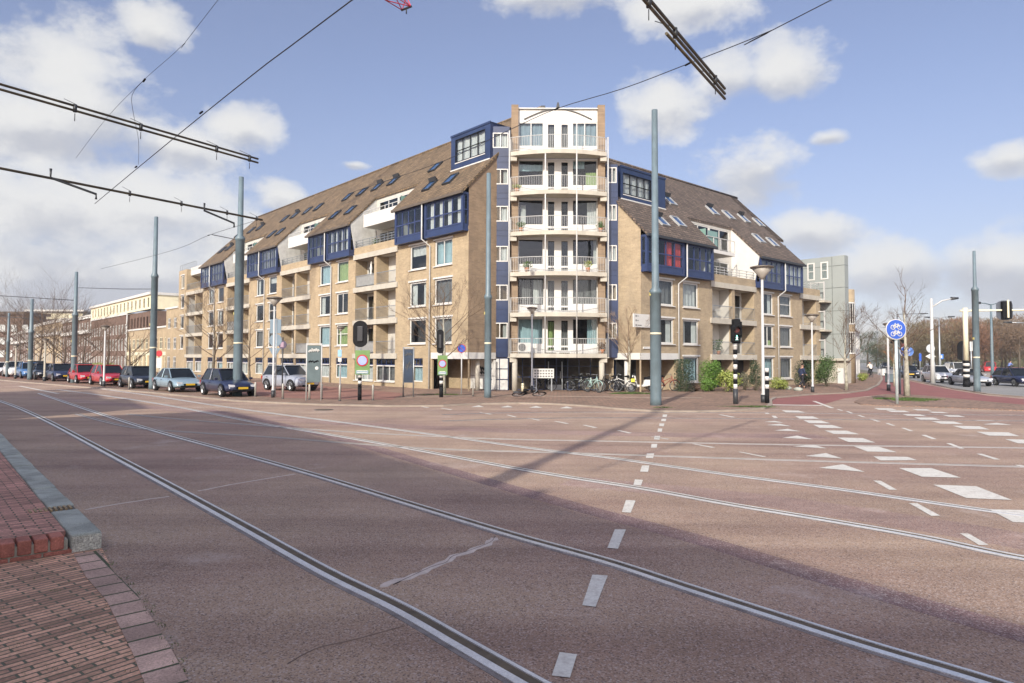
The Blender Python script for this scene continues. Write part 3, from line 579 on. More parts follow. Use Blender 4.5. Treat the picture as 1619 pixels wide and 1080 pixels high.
def wing(F, blocks, rec, eave, ridge_d, fl, rows, M_TILE, cutw, far_a, side):
    left = side == 'L'
    rise = ridge_d+.5; rz = eave+rise
    ztop = fl[-1]                         # floor of the bay storey
    br = MB(F)
    blk_end = far_a
    allh = []
    # --- brick blocks with windows
    for bi, (b0, b1) in enumerate(blocks):
        pw = [(1.0, 3.1), (4.25, 6.45)]
        if left and bi == 0: pw = [(1.85, 4.0), (5.05, 7.25)]
        if not left: pw = [(1.6, 3.8), (4.95, 6.97)] if bi == 0 else [(1.13, 3.0), (4.15, 6.3)]
        hs = []
        for (z0, z1) in rows:
            for (p0, p1) in pw:
                a0, a1 = b0+p0, b0+p1; hs.append((a0, a1, z0, z1)); cur = rcur(); cols = 1; rw = None
                k = rb.random()
                if k < .12: cols = 2
                window(F, a0, a1, z0, z1, .08, AB, fw=.12, cols=cols, cur=cur, rowpos=[.55] if k > .9 else None)
                allh.append((a0, a1, z1))
        if left:
            gz = (.55, 2.3)
            if bi == 0: gh = [(5.4, 7.3)]
            else: gh = [(p0+b0, p1+b0) for p0, p1 in pw]
            for (a0, a1) in gh:
                if bi == 0: pass
                hs.append((a0, a1, *gz)); w = window(F, a0, a1, gz[0], gz[1]-.55, .07, AB, fw=.08, cols=1, cur=[(0, 1, 0, 1, rb.choice([M_CURT, M_CURT, M_CURTB]))], fm=M_WHITE, sill=False)
                window(F, a0, a1, gz[1]-.55, gz[1], .07, AB, name='transom_window', fw=.09, cols=4, fm=M_BLUE, sill=False, cur=None)
            if bi == 0: hs.append((0, 4.2, -.1, 2.25))
        else:
            if bi == 0: hs.append((0, 4.1, -.1, 2.25)); gh = [(4.95, 6.97)]
            else: gh = [(b0+p0, b0+p1) for p0, p1 in pw]
            for (a0, a1) in gh: hs.append((a0, a1, .62, 2.5)); window(F, a0, a1, .62, 2.5, .08, AB, fw=.12, cur=[(0, 1, 0, 1, rb.choice([M_CURTB, M_CURTD, M_CURT]))]); allh.append((a0, a1, 2.5))
        wall(br, b0, b1, 0, ztop+.35 if bi < len(blocks) else 0, hs)
    # --- gable wall at the near end, under the verge
    gw = [(0, 0), (2*ridge_d, 0), (2*ridge_d, eave+.5), (ridge_d, rz-.12), (.0, eave+.38)]
    hole = 2.25
    gb = MB(F); gb.face([(0, d, z) for d, z in [(0, hole), (2.4, hole), (2.4, 0), (2*ridge_d, 0), (2*ridge_d, eave+.5), (ridge_d, rz-.1), (0, eave+.4)]]); gb.obj('gable_wall', M_BROWNBR if left else M_BG, AB, fix=False)  # left gable gets a browner brick; its shade is put into the colour
    # porch under the corner
    pd = 2.35
    br.face([(6.8 if left else 4.1, 0.14, 0), (6.8 if left else 4.1, pd, 0), (6.8 if left else 4.1, pd, 2.25), (6.8 if left else 4.1, .14, 2.25)])
    br.face([(2.6 if left else 2.4, pd, 0), (6.8 if left else 4.1, pd, 0), (6.8 if left else 4.1, pd, 2.25), (2.6 if left else 2.4, pd, 2.25)])
    # far end wall
    fe = blocks[-1][1] if not left else 65.4
    ea = fe if not left else 54.7
    br.face([(ea, d, z) for d, z in [(0, 0), (2*ridge_d, 0), (2*ridge_d, eave+.5), (ridge_d, rz-.1), (0, eave+.4)]])
    br.face([(0, 2*ridge_d, 0), (ea, 2*ridge_d, 0), (ea, 2*ridge_d, eave+.5), (0, 2*ridge_d, eave+.5)])
    # --- balcony recesses
    flo = fl[:-1]; M_CHK = M_WHITE if not left else mat('grey_render_cheek', (.50, .50, .47), .8, tex=stain(None, (.35, .33, .3), .5, (1, 1, .4)))
    for ri, (r0, r1) in enumerate(rec):
        cb = MB(F); lw = MB(F)
        w = r1-r0; short = (not left and ri == len(rec)-1)
        ops = [(r0+.45, r0+w/2-.18), (r0+w/2+.22, r1-.25)] if not short else [(r0+.7, r1-.9)]
        if left:
            gops = [(o0, o1, .45, 2.28) for o0, o1 in ops]
        else: gops = [(o0, o1, 0, 2.28) for o0, o1 in ops]
        hs = list(gops)
        for z in flo: hs += [(o0, o1, z, z+2.38) for o0, o1 in ops]
        wall(br, r0, r1, 0, ztop+.62, hs, rev=.3)
        for z in flo+[ztop]:                # slab edge bands
            q = MB(F); q.box(r0+.12, r1-.05, -.12, .06, z-.42, z-.003); q.obj('concrete_band', M_CONC, AB)
        for z in flo:
            for (o0, o1) in ops:
                # room of the loggia: side walls, ceiling, floor, back wall with door and window
                D = 1.15
                br.face([(o0, .3, z), (o0, D, z), (o0, D, z+2.38), (o0, .3, z+2.38)]); (br if (left or o0 == ops[-1][0]) else lw).face([(o1, .3, z), (o1, D, z), (o1, D, z+2.38), (o1, .3, z+2.38)])
                lw.face([(o0, .3, z+2.38), (o1, .3, z+2.38), (o1, D, z+2.38), (o0, D, z+2.38)]); cb.face([(o0, .0, z), (o1, .0, z), (o1, D, z), (o0, D, z)])
                wx = o0+(o1-o0)*.52
                glz = (o0 == ops[-1][0]) and not short
                win = (o0+(.25 if glz else (o1-o0)*.02), o1-.1 if glz else o0+(o1-o0)*.3, z+.05, z+2.2)
                wall(lw, o0, o1, z, z+2.38, [win], d=D, rev=.08)
                window(F, *win, D+.02, AB, name='balcony_door', fw=.08, cols=2, cur=[(0, rb.uniform(.2, 1), 0, 1, rb.choice([M_CURT, M_CURTD, M_CURT]))] if rb.random() < .6 else None, sill=False)
                bal = railing(F, o0, o1, .02 if left else -.0, z, 1.0, AB, M_STEEL)
                if left and rb.random() < .2:
                    q = MB(F); q.face([(o0+.05, .05, z+.12), (o1-.05, .05, z+.12), (o1-.05, .05, z+.93), (o0+.05, .05, z+.93)]); q.obj('railing_screen', mat('railing_mesh_screen', (.34, .34, .32), .8, var=.15, scale=4), AB)
        for g in gops:
            if left:
                window(F, g[0], g[1], g[2], g[3]-.55, .1, AB, fw=.09, cols=3, cur=[(0, 1, 0, 1, rb.choice([M_CURT, M_CURT, M_CURTD]))], sill=True, name='shop_window'); window(F, g[0], g[1], g[3]-.55, g[3], .1, AB, name='transom_window', fw=.09, cols=4, fm=M_BLUE, sill=False)
            else:
                wall(br, g[0]-.3, g[1]+.3, 0, 2.38, [(g[0]+.3, g[1]-.3, .6, 2.2)], d=1.8); window(F, g[0]+.3, g[1]-.3, .6, 2.2, 1.85, AB, fw=.1, sill=False)
                br.face([(g[1], .3, 0), (g[1], 1.8, 0), (g[1], 1.8, 2.38), (g[1], .3, 2.38)]); br.face([(g[0], .3, 0), (g[0], 1.8, 0), (g[0], 1.8, 2.38), (g[0], .3, 2.38)])
        # terrace on the bay storey
        t0, t1 = r0+.05, r1-.05
        if short: t1 = r1
        cb.face([(r0, 0, ztop), (r1, 0, ztop), (r1, 2.2, ztop), (r0, 2.2, ztop)])
        D2 = 2.15
        wins = [(r0+.5, r0+w*.45, ztop+.1, ztop+2.2), (r0+w*.55, r1-.5, ztop+.1, ztop+2.2)]
        wall(lw, r0, r1, ztop, ztop+2.55, wins, d=D2, rev=.08)
        for x in wins: window(F, *x, D2+.02, AB, name='terrace_door', fw=.09, cols=2, sill=False)
        mb = MB(F)
        for hh in (.62+.18, .62+.38, .62+.6): mb.box(t0, t1, .04, .085, ztop+hh-.02, ztop+hh+.02)
        for i in range(7): x = t0+.03+(t1-t0-.1)*i/6; mb.box(x, x+.05, .09, .13, ztop+.55, ztop+.62+.62)
        mb.obj('terrace_railing', M_STEEL if left else M_RAILW, AB)
        if short:
            cb.obj('loggia_floor', M_CONC, AB, fix=False); lw.obj('loggia_wall', M_WOODW, AB, fix=False); continue
        # upper balcony between the roof slopes
        zu = ztop+2.8
        mb = MB(F); mb.box(r0+(.5 if left else .3), r1-(2.4 if left else 2.6) if not left else r1-.9, .35, 2.1, zu-.45, zu-.18)
        q0, q1 = r0+(.5 if left else .3), (r1-.9 if left else r1-2.6)
        if left:
            mb.box(q0, q1, .35, .42, zu-.18, zu+.62); mb.box(q1-.07, q1, .42, 2.1, zu-.18, zu+.62); mb.box(q0, q0+.07, .42, 2.1, zu-.18, zu+.62)
        ub = mb.obj('upper_balcony', M_WHITE, AB)
        railing(F, q0, q1, .38, zu-.2 if not left else zu+.3, 1.0 if not left else .65, ub, M_RAILW, step=1.0, r=.03)
        mb = MB(F)
        mb.face([(q0+.03, .45, zu), (q0+.03, 2.0, zu), (q0+.03, 2.0, zu+1.35), (q0+.03, .45, zu+1.35)])
        if not left: g2 = MB(F); g2.face([(q0+.3, .45, zu), (q0+1.7, .45, zu), (q0+1.7, .45, zu+1.25), (q0+.3, .45, zu+1.25)]); g2.obj('glass_screen', mat('green_glass_screen', (.18, .30, .26), .08, spec=1, var=.05), ub)
        mb.obj('glass_screen', mat('green_glass_screen', (.18, .30, .26), .08, spec=1, var=.05), ub)
        zc = eave+2.6
        wins = [(r0+.3, r0+w*.5, zu-.1, min(zc-.25, zu+2.1)), (r0+w*.5+.1, r1-.4, zu-.1, min(zc-.25, zu+2.1))]
        wall(lw, r0, r1, ztop+2.55, zc-.05, wins, d=D2, rev=.08)
        for x in wins: window(F, *x, D2+.02, AB, name='dormer_window', fw=.08, cols=2, sill=False)
        # white cheek walls of the roof slopes
        for a in (r0+.01, r1-.01):
            wh = MB(F); wh.prism([(.0, ztop+.6), (-.42, eave-.1), (-.42, eave+.02), (D2+.1, eave+D2+.45), (D2+.1, ztop)], 'a', a-.04, a+.04); wh.obj('roof_cheek', M_CHK, AB)
        cb.obj('loggia_floor', M_CONC, AB, fix=False); lw.obj('loggia_wall', M_WOODW, AB, fix=False)
    # party walls / interior
    it = MB(F)
    for bi, (b0, b1) in enumerate(blocks):
        it.box(b0+.2, b1-.2, 1.0, 1.1, .0 if bi else 2.3, eave+.9)
        for z in fl+[fl[-1]+2.75]:
            it.box(b0+.2, b1-.2, .16, 1.0, z-.2, z-.05)
        if left and bi == 0: it.box(4.9, 8.5, .9, 1.0, 0, 2.2)
        if not left and bi == 0: it.box(4.4, 8.2, .9, 1.0, 0, 2.2)
    for (r0, r1) in rec:
        for z in flo+[ztop]:
            it.box(r0+.2, r1-.2, 3.2, 3.3, z, z+2.6)
        it.box(r0+.2, r1-.2, 1.0, 1.1, 0, 2.2)
        it.box(r0+.2, r1-.2, 3.2, 3.3, ztop+2.6, eave+2.5)
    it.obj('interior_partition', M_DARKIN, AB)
    o = br.obj('brick_wall', M_BUFF if left else M_BG, AB, fix=False)
    # --- roof slabs
    rf = MB(F); th = .22
    def slope(a0, a1, d0, d1, lift=0):
        z0 = eave+(d0+.5); z1 = eave+(d1+.5)
        rf.prism([(d0, z0-th+lift), (d0, z0+lift), (d1, z1+lift), (d1, z1-th+lift)], 'a', a0, a1)
    for bi, (b0, b1) in enumerate(blocks): slope(b0-.1, b1+.1, -.62, ridge_d)
    for (r0, r1) in rec:
        if r0 > far_a-.5: continue
        slope(r0+.1, min(r1, far_a)-.1, cutw, ridge_d, -.012)
    rf.prism([(ridge_d, rz-th), (ridge_d, rz+.0), (2*ridge_d+.5, eave), (2*ridge_d+.5, eave-th)], 'a', -.1, far_a+.1)
    if not left: slope(blocks[-1][1]+.1, far_a, cutw, ridge_d, -.012)
    roof = rf.obj('roof', M_TILE, AB)
    mb = MB(F); mb.tube([(-.1, ridge_d, rz-.0), (far_a+.1, ridge_d, rz-.0)], .13, 6); mb.obj('ridge_tiles', M_TILE, roof)
    for (b0, b1) in blocks: mb = MB(F); mb.box(b0-.1, b1+.1, -.74, -.60, eave-.36, eave-.17); mb.obj('gutter', M_DARKM if not left else mat('gutter_brown', (.10, .08, .06), .6), roof)
    # --- bay windows in pairs
    for bi, (b0, b1) in enumerate(blocks):
        mid = b0+(b1-b0)*.535 if not (left and bi == 0) else 4.78
        if not left: mid = b0+(4.6 if bi == 0 else 4.0)
        for bx, (c0, c1) in enumerate(((b0+.02, mid-.12), (mid+.12, b1-.1))):
            z0, z1 = ztop-.02, eave-.22; dF = -.5
            mb = MB(F); fm = M_BLUE
            mb.box(c0, c1, dF, .12, z0, z0+.14)               # floor panel
            mb.box(c0, c1, dF+.06, dF+.10, z0+.14, z0+.5); mb.box(c0, c1, dF, .1, z1-.16, z1)
            for a in (c0, c1-.2): mb.box(a, a+.2, dF, dF+.16, z0+.14, z1-.16)
            for a in (c0+.02, c1-.08): mb.box(a, a+.06, -.08, .1, z0+.14, z1-.16); mb.box(a, a+.06, dF+.16, -.08, z0+.14, z0+.5); mb.box(a+.01, a+.05, dF+.16, -.08, (z0+z1)/2+.1, (z0+z1)/2+.18)
            bay = mb.obj('bay_window', fm, AB)
            x0, x1, y0, y1 = c0+.2, c1-.2, z0+.5, z1-.16
            f = MB(F); n = 4
            f.box(x0, x1, dF+.03, dF+.09, y0, y0+.09); f.box(x0, x1, dF+.03, dF+.09, y1-.09, y1)
            for i in range(n+1): x = x0+(x1-x0)*i/n; f.box(x-.045, x+.045, dF+.025, dF+.095, y0+.09, y1-.09)
            ym = y0+(y1-y0)*.46; f.box(x0, x1, dF+.035, dF+.085, ym-.045, ym+.045)
            f.obj('mullions', mat('dark_blue_frame', (.03, .045, .12), .4), bay)
            g = MB(F); g.face([(x0, dF+.06, y0), (x1, dF+.06, y0), (x1, dF+.06, y1), (x0, dF+.06, y1)])
            for a in (c0+.05, c1-.05): g.face([(a, dF+.16, y0), (a, -.08, y0), (a, -.08, y1), (a, dF+.16, y1)])
            g.obj('pane', M_GLASS, bay, fix=False)
            k = rb.random()
            if left and bi == 0 and bx == 0: cm = M_CURT
            elif not left and bi == 0: cm = M_CURTR if bx == 0 else None
            else: cm = M_CURT if k < .55 else (M_CURTD if k < .7 else None)
            if cm:
                for i in range(n):
                    if cm is M_CURTR and i < 2: continue
                    xa = x0+(x1-x0)*(i+.08)/n; xb_ = x0+(x1-x0)*(i+.92-(.3 if k < .3 else 0))/n
                    curtain(F, xa, xb_, y0+.05, y1, dF+.2, cm, bay, .02, 6)
        # white downpipe between the pair
        mb = MB(F); pt = M_RAILW
        zt = eave-.2
        dx = .0
        mb.tube([(mid, -.62, zt), (mid, -.62, ztop-.05), (mid-.35*(1 if left else 1), -.12, ztop-.55), (mid-.35, -.12, .1)], .055, 8)
        for z in (1.5, 4.2, 7.0): mb.box(mid-.42, mid-.28, -.06, 0, z, z+.05)
        mb.obj('downpipe', pt, AB)
    return rz
GL = Fr(L0, UV_, VV_); GR = Fr(RC, VV_, UV_)
RZL = wing(GL, [(0, 8.77), (15.87, 23.96), (31.04, 39.08), (46.55, 54.7)], [(8.77, 15.87), (23.96, 31.04), (39.08, 46.55)], 13.95, 6.9, [2.68, 5.48, 8.28, 11.08], [(3.38, 5.25), (6.18, 8.05), (8.98, 10.85)], M_TILE_L, 2.05, 54.7, 'L')
RZR = wing(GR, [(0, 8.4), (15.4, 23.1)], [(8.4, 15.4), (23.1, 27.5)], 11.0, 6.95, [2.68, 5.48, 8.28], [(3.38, 5.2), (6.1, 7.95)], M_TILE_R, 2.1, 24.6, 'R')
# end of the left wing: loggias and a stair block with a roof terrace
mb = MB(GL); lw = MB(GL); cb = MB(GL)
hs = [(54.95+.3, 61.7, z, z+2.35) for z in (2.68, 5.48, 8.28)]
wall(mb, 54.7, 62, 0, 11.4, hs+[(55.3, 58, .45, 2.28), (58.6, 61.6, .45, 2.28)], rev=.3)
wr = [(62.9, 64.5, z, z+1.85) for z in (3.4, 6.2, 9.0, 11.75)]
wall(mb, 62, 65.4, 0, 14.3, wr, d=-.02)
mb.box(62.01, 65.39, .15, 8, 11.4, 14.29)
mb.face([(65.4, -.02, 0), (65.4, 9, 0), (65.4, 9, 14.3), (65.4, -.02, 14.3)]); mb.face([(62, -.02, 11), (62, 4, 11), (62, 4, 14.3), (62, -.02, 14.3)])
mb.face([(54.7, 7, 0), (65.4, 7, 0), (65.4, 7, 11.4), (54.7, 7, 11.4)])
for x in wr: window(GL, *x, .08, AB, fw=.14, cols=1)
for g in ((55.3, 58), (58.6, 61.6)): window(GL, g[0], g[1], .45, 1.75, .1, AB, name='shop_window', fw=.1, cols=2, cur=[(0, 1, 0, 1, M_CURT)]); window(GL, g[0], g[1], 1.75, 2.28, .1, AB, name='transom_window', fw=.09, cols=4, fm=M_BLUE, sill=False)
for z in (2.68, 5.48, 8.28, 11.08): cb.box(54.9, 61.9, -.12, .06, z-.42, z-.003)
for z in (2.68, 5.48, 8.28):
    cb.face([(54.8, 0, z), (62, 0, z), (62, 2, z), (54.8, 2, z)]); lw.face([(54.8, 0.3, z+2.36), (62, .3, z+2.36), (62, 2, z+2.36), (54.8, 2, z+2.36)])
    lw.face([(61.7, .3, z), (61.7, 2, z), (61.7, 2, z+2.4), (61.7, .3, z+2.4)]); mb.box(58.2, 58.5, .05, 2, z, z+2.36); wall(lw, 54.8, 62, z, z+2.36, [(55.4, 57.4, z, z+2.1), (58.7, 60.5, z, z+2.1)], d=2.0, rev=.05)
    for q in ((55.4, 57.4), (58.7, 60.5)): window(GL, q[0], q[1], z, z+2.1, 2.02, AB, name='balcony_door', fw=.08, cols=2, sill=False)
    railing(GL, 55.0, 61.8, .02, z, 1.05, AB, M_STEEL)
cb.face([(54.7, 0, 11.1), (62, 0, 11.1), (62, 6, 11.1), (54.7, 6, 11.1)])
wall(lw, 54.7, 62, 11.1, 13.7, [(55.5, 58, 11.2, 13.3), (59, 61, 11.2, 13.3)], d=3.0, rev=.05); window(GL, 55.5, 58, 11.2, 13.3, 3.03, AB, name='terrace_door', fw=.08, cols=2, sill=False); window(GL, 59, 61, 11.2, 13.3, 3.03, AB, name='terrace_door', fw=.08, cols=2, sill=False)
cb.box(54.75, 62, 1.0, 7, 13.7, 13.95)
mb.obj('brick_wall', M_BUFF, AB, fix=False); lw.obj('loggia_wall', M_WOODW, AB, fix=False); cb.obj('concrete_band', M_CONC, AB, fix=False)
q = MB(GL); q.box(55, 62, 3.2, 3.3, 2.5, 13.6); q.box(55, 65, .9, 1.0, 0, 2.3); q.box(62.2, 65.2, .9, 1.0, 0, 13); q.obj('interior_partition', M_DARKIN, AB)
railing(GL, 54.8, 61.9, .06, 11.4, .8, AB, M_STEEL, step=.5, r=.02, name='terrace_railing'); railing(GL, 58.5, 65.3, .1, 14.3, .8, AB, M_STEEL, step=.8, r=.02, name='terrace_railing')
q = MB(GL); q.box(56.5, 62, .5, .58, 13.6, 14.5); q.box(56.5, 62, .5, 2.9, 13.45, 13.62); q.obj('upper_balcony', M_WHITE, AB)
# skylights laid on the slopes where the photograph shows them
def skylights(F, O, A, D, eave, pts, m2):
    for (x, y) in pts:
        d = ray(x, y); z0 = eave+.5
        M3 = Matrix(((d.x, -A.x, -D.x), (d.y, -A.y, -D.y), (d.z, 0, -1))); t, a, w = M3.inverted() @ Vector((O.x, O.y, z0-CH))
        s = MB(F); L_ = .62; Wd = .48
        def Q(da, dw, n_): return (a+da, w+dw*.7071-n_*.7071, z0+w+dw*.7071+n_*.7071)
        for (e0, e1, f0, f1) in ((-Wd, -Wd+.08, -L_, L_), (Wd-.08, Wd, -L_, L_), (-Wd+.08, Wd-.08, -L_, -L_+.08), (-Wd+.08, Wd-.08, L_-.1, L_)):
            i = [s.P(*Q(e, f, n_)) for n_ in (0, .14) for f in (f0, f1) for e in (e0, e1)]
            for qq in ((4, 6, 7, 5), (0, 4, 5, 1), (2, 3, 7, 6), (0, 2, 6, 4), (1, 5, 7, 3)): s.f.append([i[k] for k in qq]); s.smooth.append(False)
        o = s.obj('skylight', M_LEAD if m2 else M_DARKM, AB)
        g = MB(F); g.face([Q(-Wd+.06, -L_+.06, .09), Q(Wd-.06, -L_+.06, .09), Q(Wd-.06, L_-.06, .09), Q(-Wd+.06, L_-.06, .09)]); g.obj('pane', M_SKYL, o, fix=False)
        if rb.random() < .6:   # opened casement / hood at the top
            h = MB(F); i = [h.P(*Q(e, f, n_)) for (e, f, n_) in ((-Wd, L_-.15, .14), (Wd, L_-.15, .14), (Wd, L_-.02, .42), (-Wd, L_-.02, .42), (-Wd, L_, .14), (Wd, L_, .14))]
            h.f += [[i[0], i[1], i[2], i[3]], [i[3], i[2], i[5], i[4]]]; h.smooth += [False]*2; h.obj('casement_hood', M_DARKM, o, fix=False)
skylights(GL, L0, UV_, VV_, 13.95, [(689, 265), (680, 294.6), (713, 284), (622.5, 287), (597, 296), (573, 304), (550, 312), (554.5, 333), (530, 340.6), (504, 328), (486.4, 334), (467, 340.6), (451, 346.4), (443.6, 367), (430, 371), (412, 360), (398, 364.7), (378, 371), (363, 392), (352, 396)], False)
skylights(GR, RC, VV_, UV_, 11.0, [(1058, 318), (1126, 334), (1151.4, 341), (1175.7, 346.4), (1199, 352.7), (1199, 378), (1221, 384), (1071.5, 351.5), (1045, 350)], True)
# porch fittings
mb = MB(GL); mb.box(-.06, 4.3, -.06, .05, 2.27, 2.72); mb.box(-.06, .04, -.05, 2.45, 2.272, 2.718); mb.box(-.0, 4.2, .14, 2.3, 2.26, 2.4); mb.obj('porch_band', M_WHITE, AB)
mb = MB(GL); mb.lathe([(.17, 0), (.17, 2.27)], 16, (.45, 1.2)); mb.obj('porch_column', mat('dirty_concrete_column', (.5, .46, .38), .85, var=.3, scale=1.5), AB)
mb = MB(GL); mb.box(-.2, 2.6, 2.3, 2.36, .12, 2.2); g = mb.obj('garage_door', M_WHITE, AB)
mb = MB(GL)
for i in range(5): mb.box(-.19+i*.65, -.17+i*.65, 2.292, 2.3, .13, 2.19)
mb.box(-.2, 2.6, 2.29, 2.3, 1.05, 1.09); mb.obj('door_joints', M_CURTD, g)
def scrawl(F, a0, a1, z0, z1, d, n, m, par, r=.02, seed=3, name='graffiti'):
    q = random.Random(seed); mb = MB(F)
    for k in range(n):
        x = a0+(a1-a0)*(k+.5)/n; w = (a1-a0)/n*.6; zz = z0+(z1-z0)*q.uniform(.1, .4); hh = (z1-z0)*q.uniform(.3, .6)
        pts = [(x+w*math.cos(t*1.3+q.uniform(-.3, .3)), d, zz+hh*.5+hh*.5*math.sin(t*1.7+q.uniform(-.4, .4))) for t in range(6)]
        mb.tube(pts, r, 4, sm=False)
    return mb.obj(name, m, par)
scrawl(GL, .2, 1.5, 1.15, 2.05, 2.285, 6, M_BLACK, g, .035, 5); scrawl(GL, .25, 1.5, 1.0, 1.5, 2.284, 5, M_BLACK, g, .035, 8)
mb = MB(GR); mb.box(-.06, 4.3, -.06, .05, 2.27, 2.72); mb.box(-.06, .04, -.05, 2.45, 2.272, 2.718); mb.box(0, 4.1, .14, 2.3, 2.26, 2.4); mb.obj('porch_band', M_WHITE, AB)
mb = MB(GR); mb.lathe([(.15, 0), (.15, 2.27)], 16, (.3, 1.5)); mb.obj('porch_column', M_WHITE, AB)
mb = MB(GR); mb.box(.2, 2.4, 2.3, 2.36, .0, 2.25); mb.obj('dark_doorway', M_DARKIN, AB)
mb = MB(GR); mb.box(-1.0, 1.35, -.16, -.08, 4.45, 5.35); sg = mb.obj('sign_board', M_WHITE, AB)
mb = MB(GR)
for z in (5.2, 4.9, 4.58): mb.box(-.8, -.68, -.166, -.16, z-.06, z+.06); mb.box(-.6, -.6+(.12 if z > 4.7 else .45), -.165, -.16, z-.03, z+.03)
mb.obj('small_lettering', M_CURTD, sg)
mb = MB(GR); mb.box(.2, 1.1, -.06, 0, 3.0, 3.15); mb.obj('name_plate', M_WHITE, AB)
# ------------------------------------------------------------------ corner tower
TW = Fr((3.2, 47.5, 0), (1, 0, 0), (0, 1, 0)); HW = 3.3; FT = [2.68+2.8*i for i in range(6)]
mb = MB(TW)
for s_ in (-1, 1): mb.prism([(s_*HW, 0), (s_*(HW-.5), 0), (s_*(HW-.5), 8), (s_*HW, 8)], 'z', 2.4, 20.2)
mb.box(-HW+.5, HW-.5, 7.8, 8, 2.4, 19.9)
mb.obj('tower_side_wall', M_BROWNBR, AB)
mb = MB(TW); mb.box(-HW+.5, HW-.5, .25, .45, FT[5]+2.35, 19.95); mb.box(-HW+.5, HW-.5, .1, .5, 19.95, 20.02)
arc = [(-2.4+4.8*i/16, FT[5]+2.55+.75*math.sin(math.pi*i/16)) for i in range(17)]
mb.obj('white_fascia', M_WHITE, AB)
mb = MB(TW)
for p, q in zip(arc, arc[1:]): mb.bar((p[0], .21, p[1]), (q[0], .21, q[1]), .1, .06)
mb.obj('curved_moulding', M_CURTD, AB)
mb = MB(TW); mb.box(-1.2, -.9, .3, .5, 20.0, 20.25); mb.prism([(-.15, 20.0), (.15, 20.0), (.05, 20.45), (-.05, 20.45)], 'd', .2, .4); mb.obj('roof_vent', M_DARKM, AB)
mb = MB(TW); mb.box(-HW+.5, HW-.5, .45, 8, 19.6, 19.8); mb.box(-HW+.5, HW-.5, 1.6, 1.7, 2.7, 19.5)
for z in FT: mb.box(-HW+.5, HW-.5, .5, 1.6, z-.25, z-.05)
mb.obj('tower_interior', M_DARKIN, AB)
M_REFLECT6 = mat('blue_grey_reflection', (.20, .26, .29), .8)  # sheet behind the top tower panes; their bluish reflection is painted into it
curt = {0: (M_CURTB, [(0, 1, 0, 1, M_CURTB)]), }
for i, z in enumerate(FT):
    # slab with a bowed front
    bow = .75
    top = [(-3.35, .0), (-3.35, -.55)]+[(-3.35+6.7*k/14, -.55-bow*math.sin(math.pi*k/14)) for k in range(1, 14)]+[(3.35, -.55), (3.35, .0)]
    mb = MB(TW); mb.prism(top, 'z', z-.30, z-.02)
    for s_ in (-1, 1): mb.box(min(s_*3.35, s_*2.9), max(s_*3.35, s_*2.9), -.5, -.02, z-.62, z-.301)
    sl = mb.obj('balcony', M_CONC, AB)
    # bowed railing
    fr_ = [Vector((x, y+.06, 0)) for x, y in top[1:-1]]
    mb = MB(TW); P = [(p[0], p[1], z+1.0) for p in fr_]; P = [(-3.29, -.05, z+1.0)]+P+[(3.29, -.05, z+1.0)]
    mb.tube(P, .024, 6); mb.tube([(a, b, z+.1) for a, b, c in P], .018, 4)
    for p, q in zip(P, P[1:]):
        L_ = math.hypot(q[0]-p[0], q[1]-p[1]); n = max(1, round(L_/.125))
        for k in range(n):
            x = p[0]+(q[0]-p[0])*k/n; y = p[1]+(q[1]-p[1])*k/n; r = .008; mb.box(x-r, x+r, y-r, y+r, z-.02, z+1.0)
    mb.obj('railing', M_RAILW, sl)
    # glazed front
    zt = z+(2.45 if i < 5 else 2.35); zp = z+.6
    lw = MB(TW)
    if i < 5: lw.box(-HW+.5, HW-.5, .25, .4, zt, z+2.55)
    lw.box(-HW+.5, -1.0, .25, .4, z, zp); lw.box(1.0, HW-.5, .25, .4, z, zp)
    lw.box(-1.0, -.86, .25, .4, z, zt); lw.box(.86, 1.0, .25, .4, z, zt); lw.box(-.09, .09, .25, .4, z, zt)
    lw.obj('white_infill', M_WHITE, AB)
    c1 = [[(0, 1, 0, 1, M_CURTB)], [(.15, .55, 0, 1, M_CURTD), (.6, 1, 0, 1, M_CURT)], None, [(.1, .3, 0, .8, M_CURT)], [(0, 1, .6, .85, M_CURTB)], [(0, 1, 0, 1, M_REFLECT6)]][i]
    c2 = [[(.6, 1, 0, 1, M_CURTB)], [(0, 1, 0, 1, M_CURTD)], [(.85, 1, 0, 1, M_CURT)], [(.6, 1, 0, .9, M_CURT)], [(.55, 1, 0, .55, M_CURTG), (0, .5, .7, 1, M_CURTB)], [(0, 1, 0, 1, M_REFLECT6)]][i]
    window(TW, -HW+.5, -1.0, zp, zt, .27, AB, name='balcony_window', fw=.07, cols=2 if i in (1, 5) else 1, cur=c1, sill=False, fm=M_DARKM if i == 1 else None)
    window(TW, 1.0, HW-.5, zp, zt, .27, AB, name='balcony_window', fw=.07, cols=2 if i == 5 else 1, cur=c2, sill=False)
    for s_ in (-1, 1):
        a0, a1 = (-.86, -.09) if s_ < 0 else (.09, .86)
        window(TW, a0, a1, z+.05, zt, .26, AB, name='balcony_door', fw=.16, cur=[(0, 1, 0, .9, M_CURTG if i == 0 and s_ < 0 else M_CURTD)] if i in (0, 1, 5) else None, sill=False, rowpos=[.18], mw=.12)
# steel poles through all balconies
for (x, y, z0, z1) in ((-3.42, -.35, FT[0]-.3, FT[5]+1.6), (-.95, -1.17, FT[0]-.3, FT[5]+1.8), (1.2, -1.14, FT[0]-.3, FT[5]+1.8), (3.46, -.35, FT[0]-.3, FT[5]+1.1)):
    mb = MB(TW); mb.lathe([(.05, z0), (.05, z1)], 10, (x, y)); mb.obj('steel_pole', M_RAILW, AB)
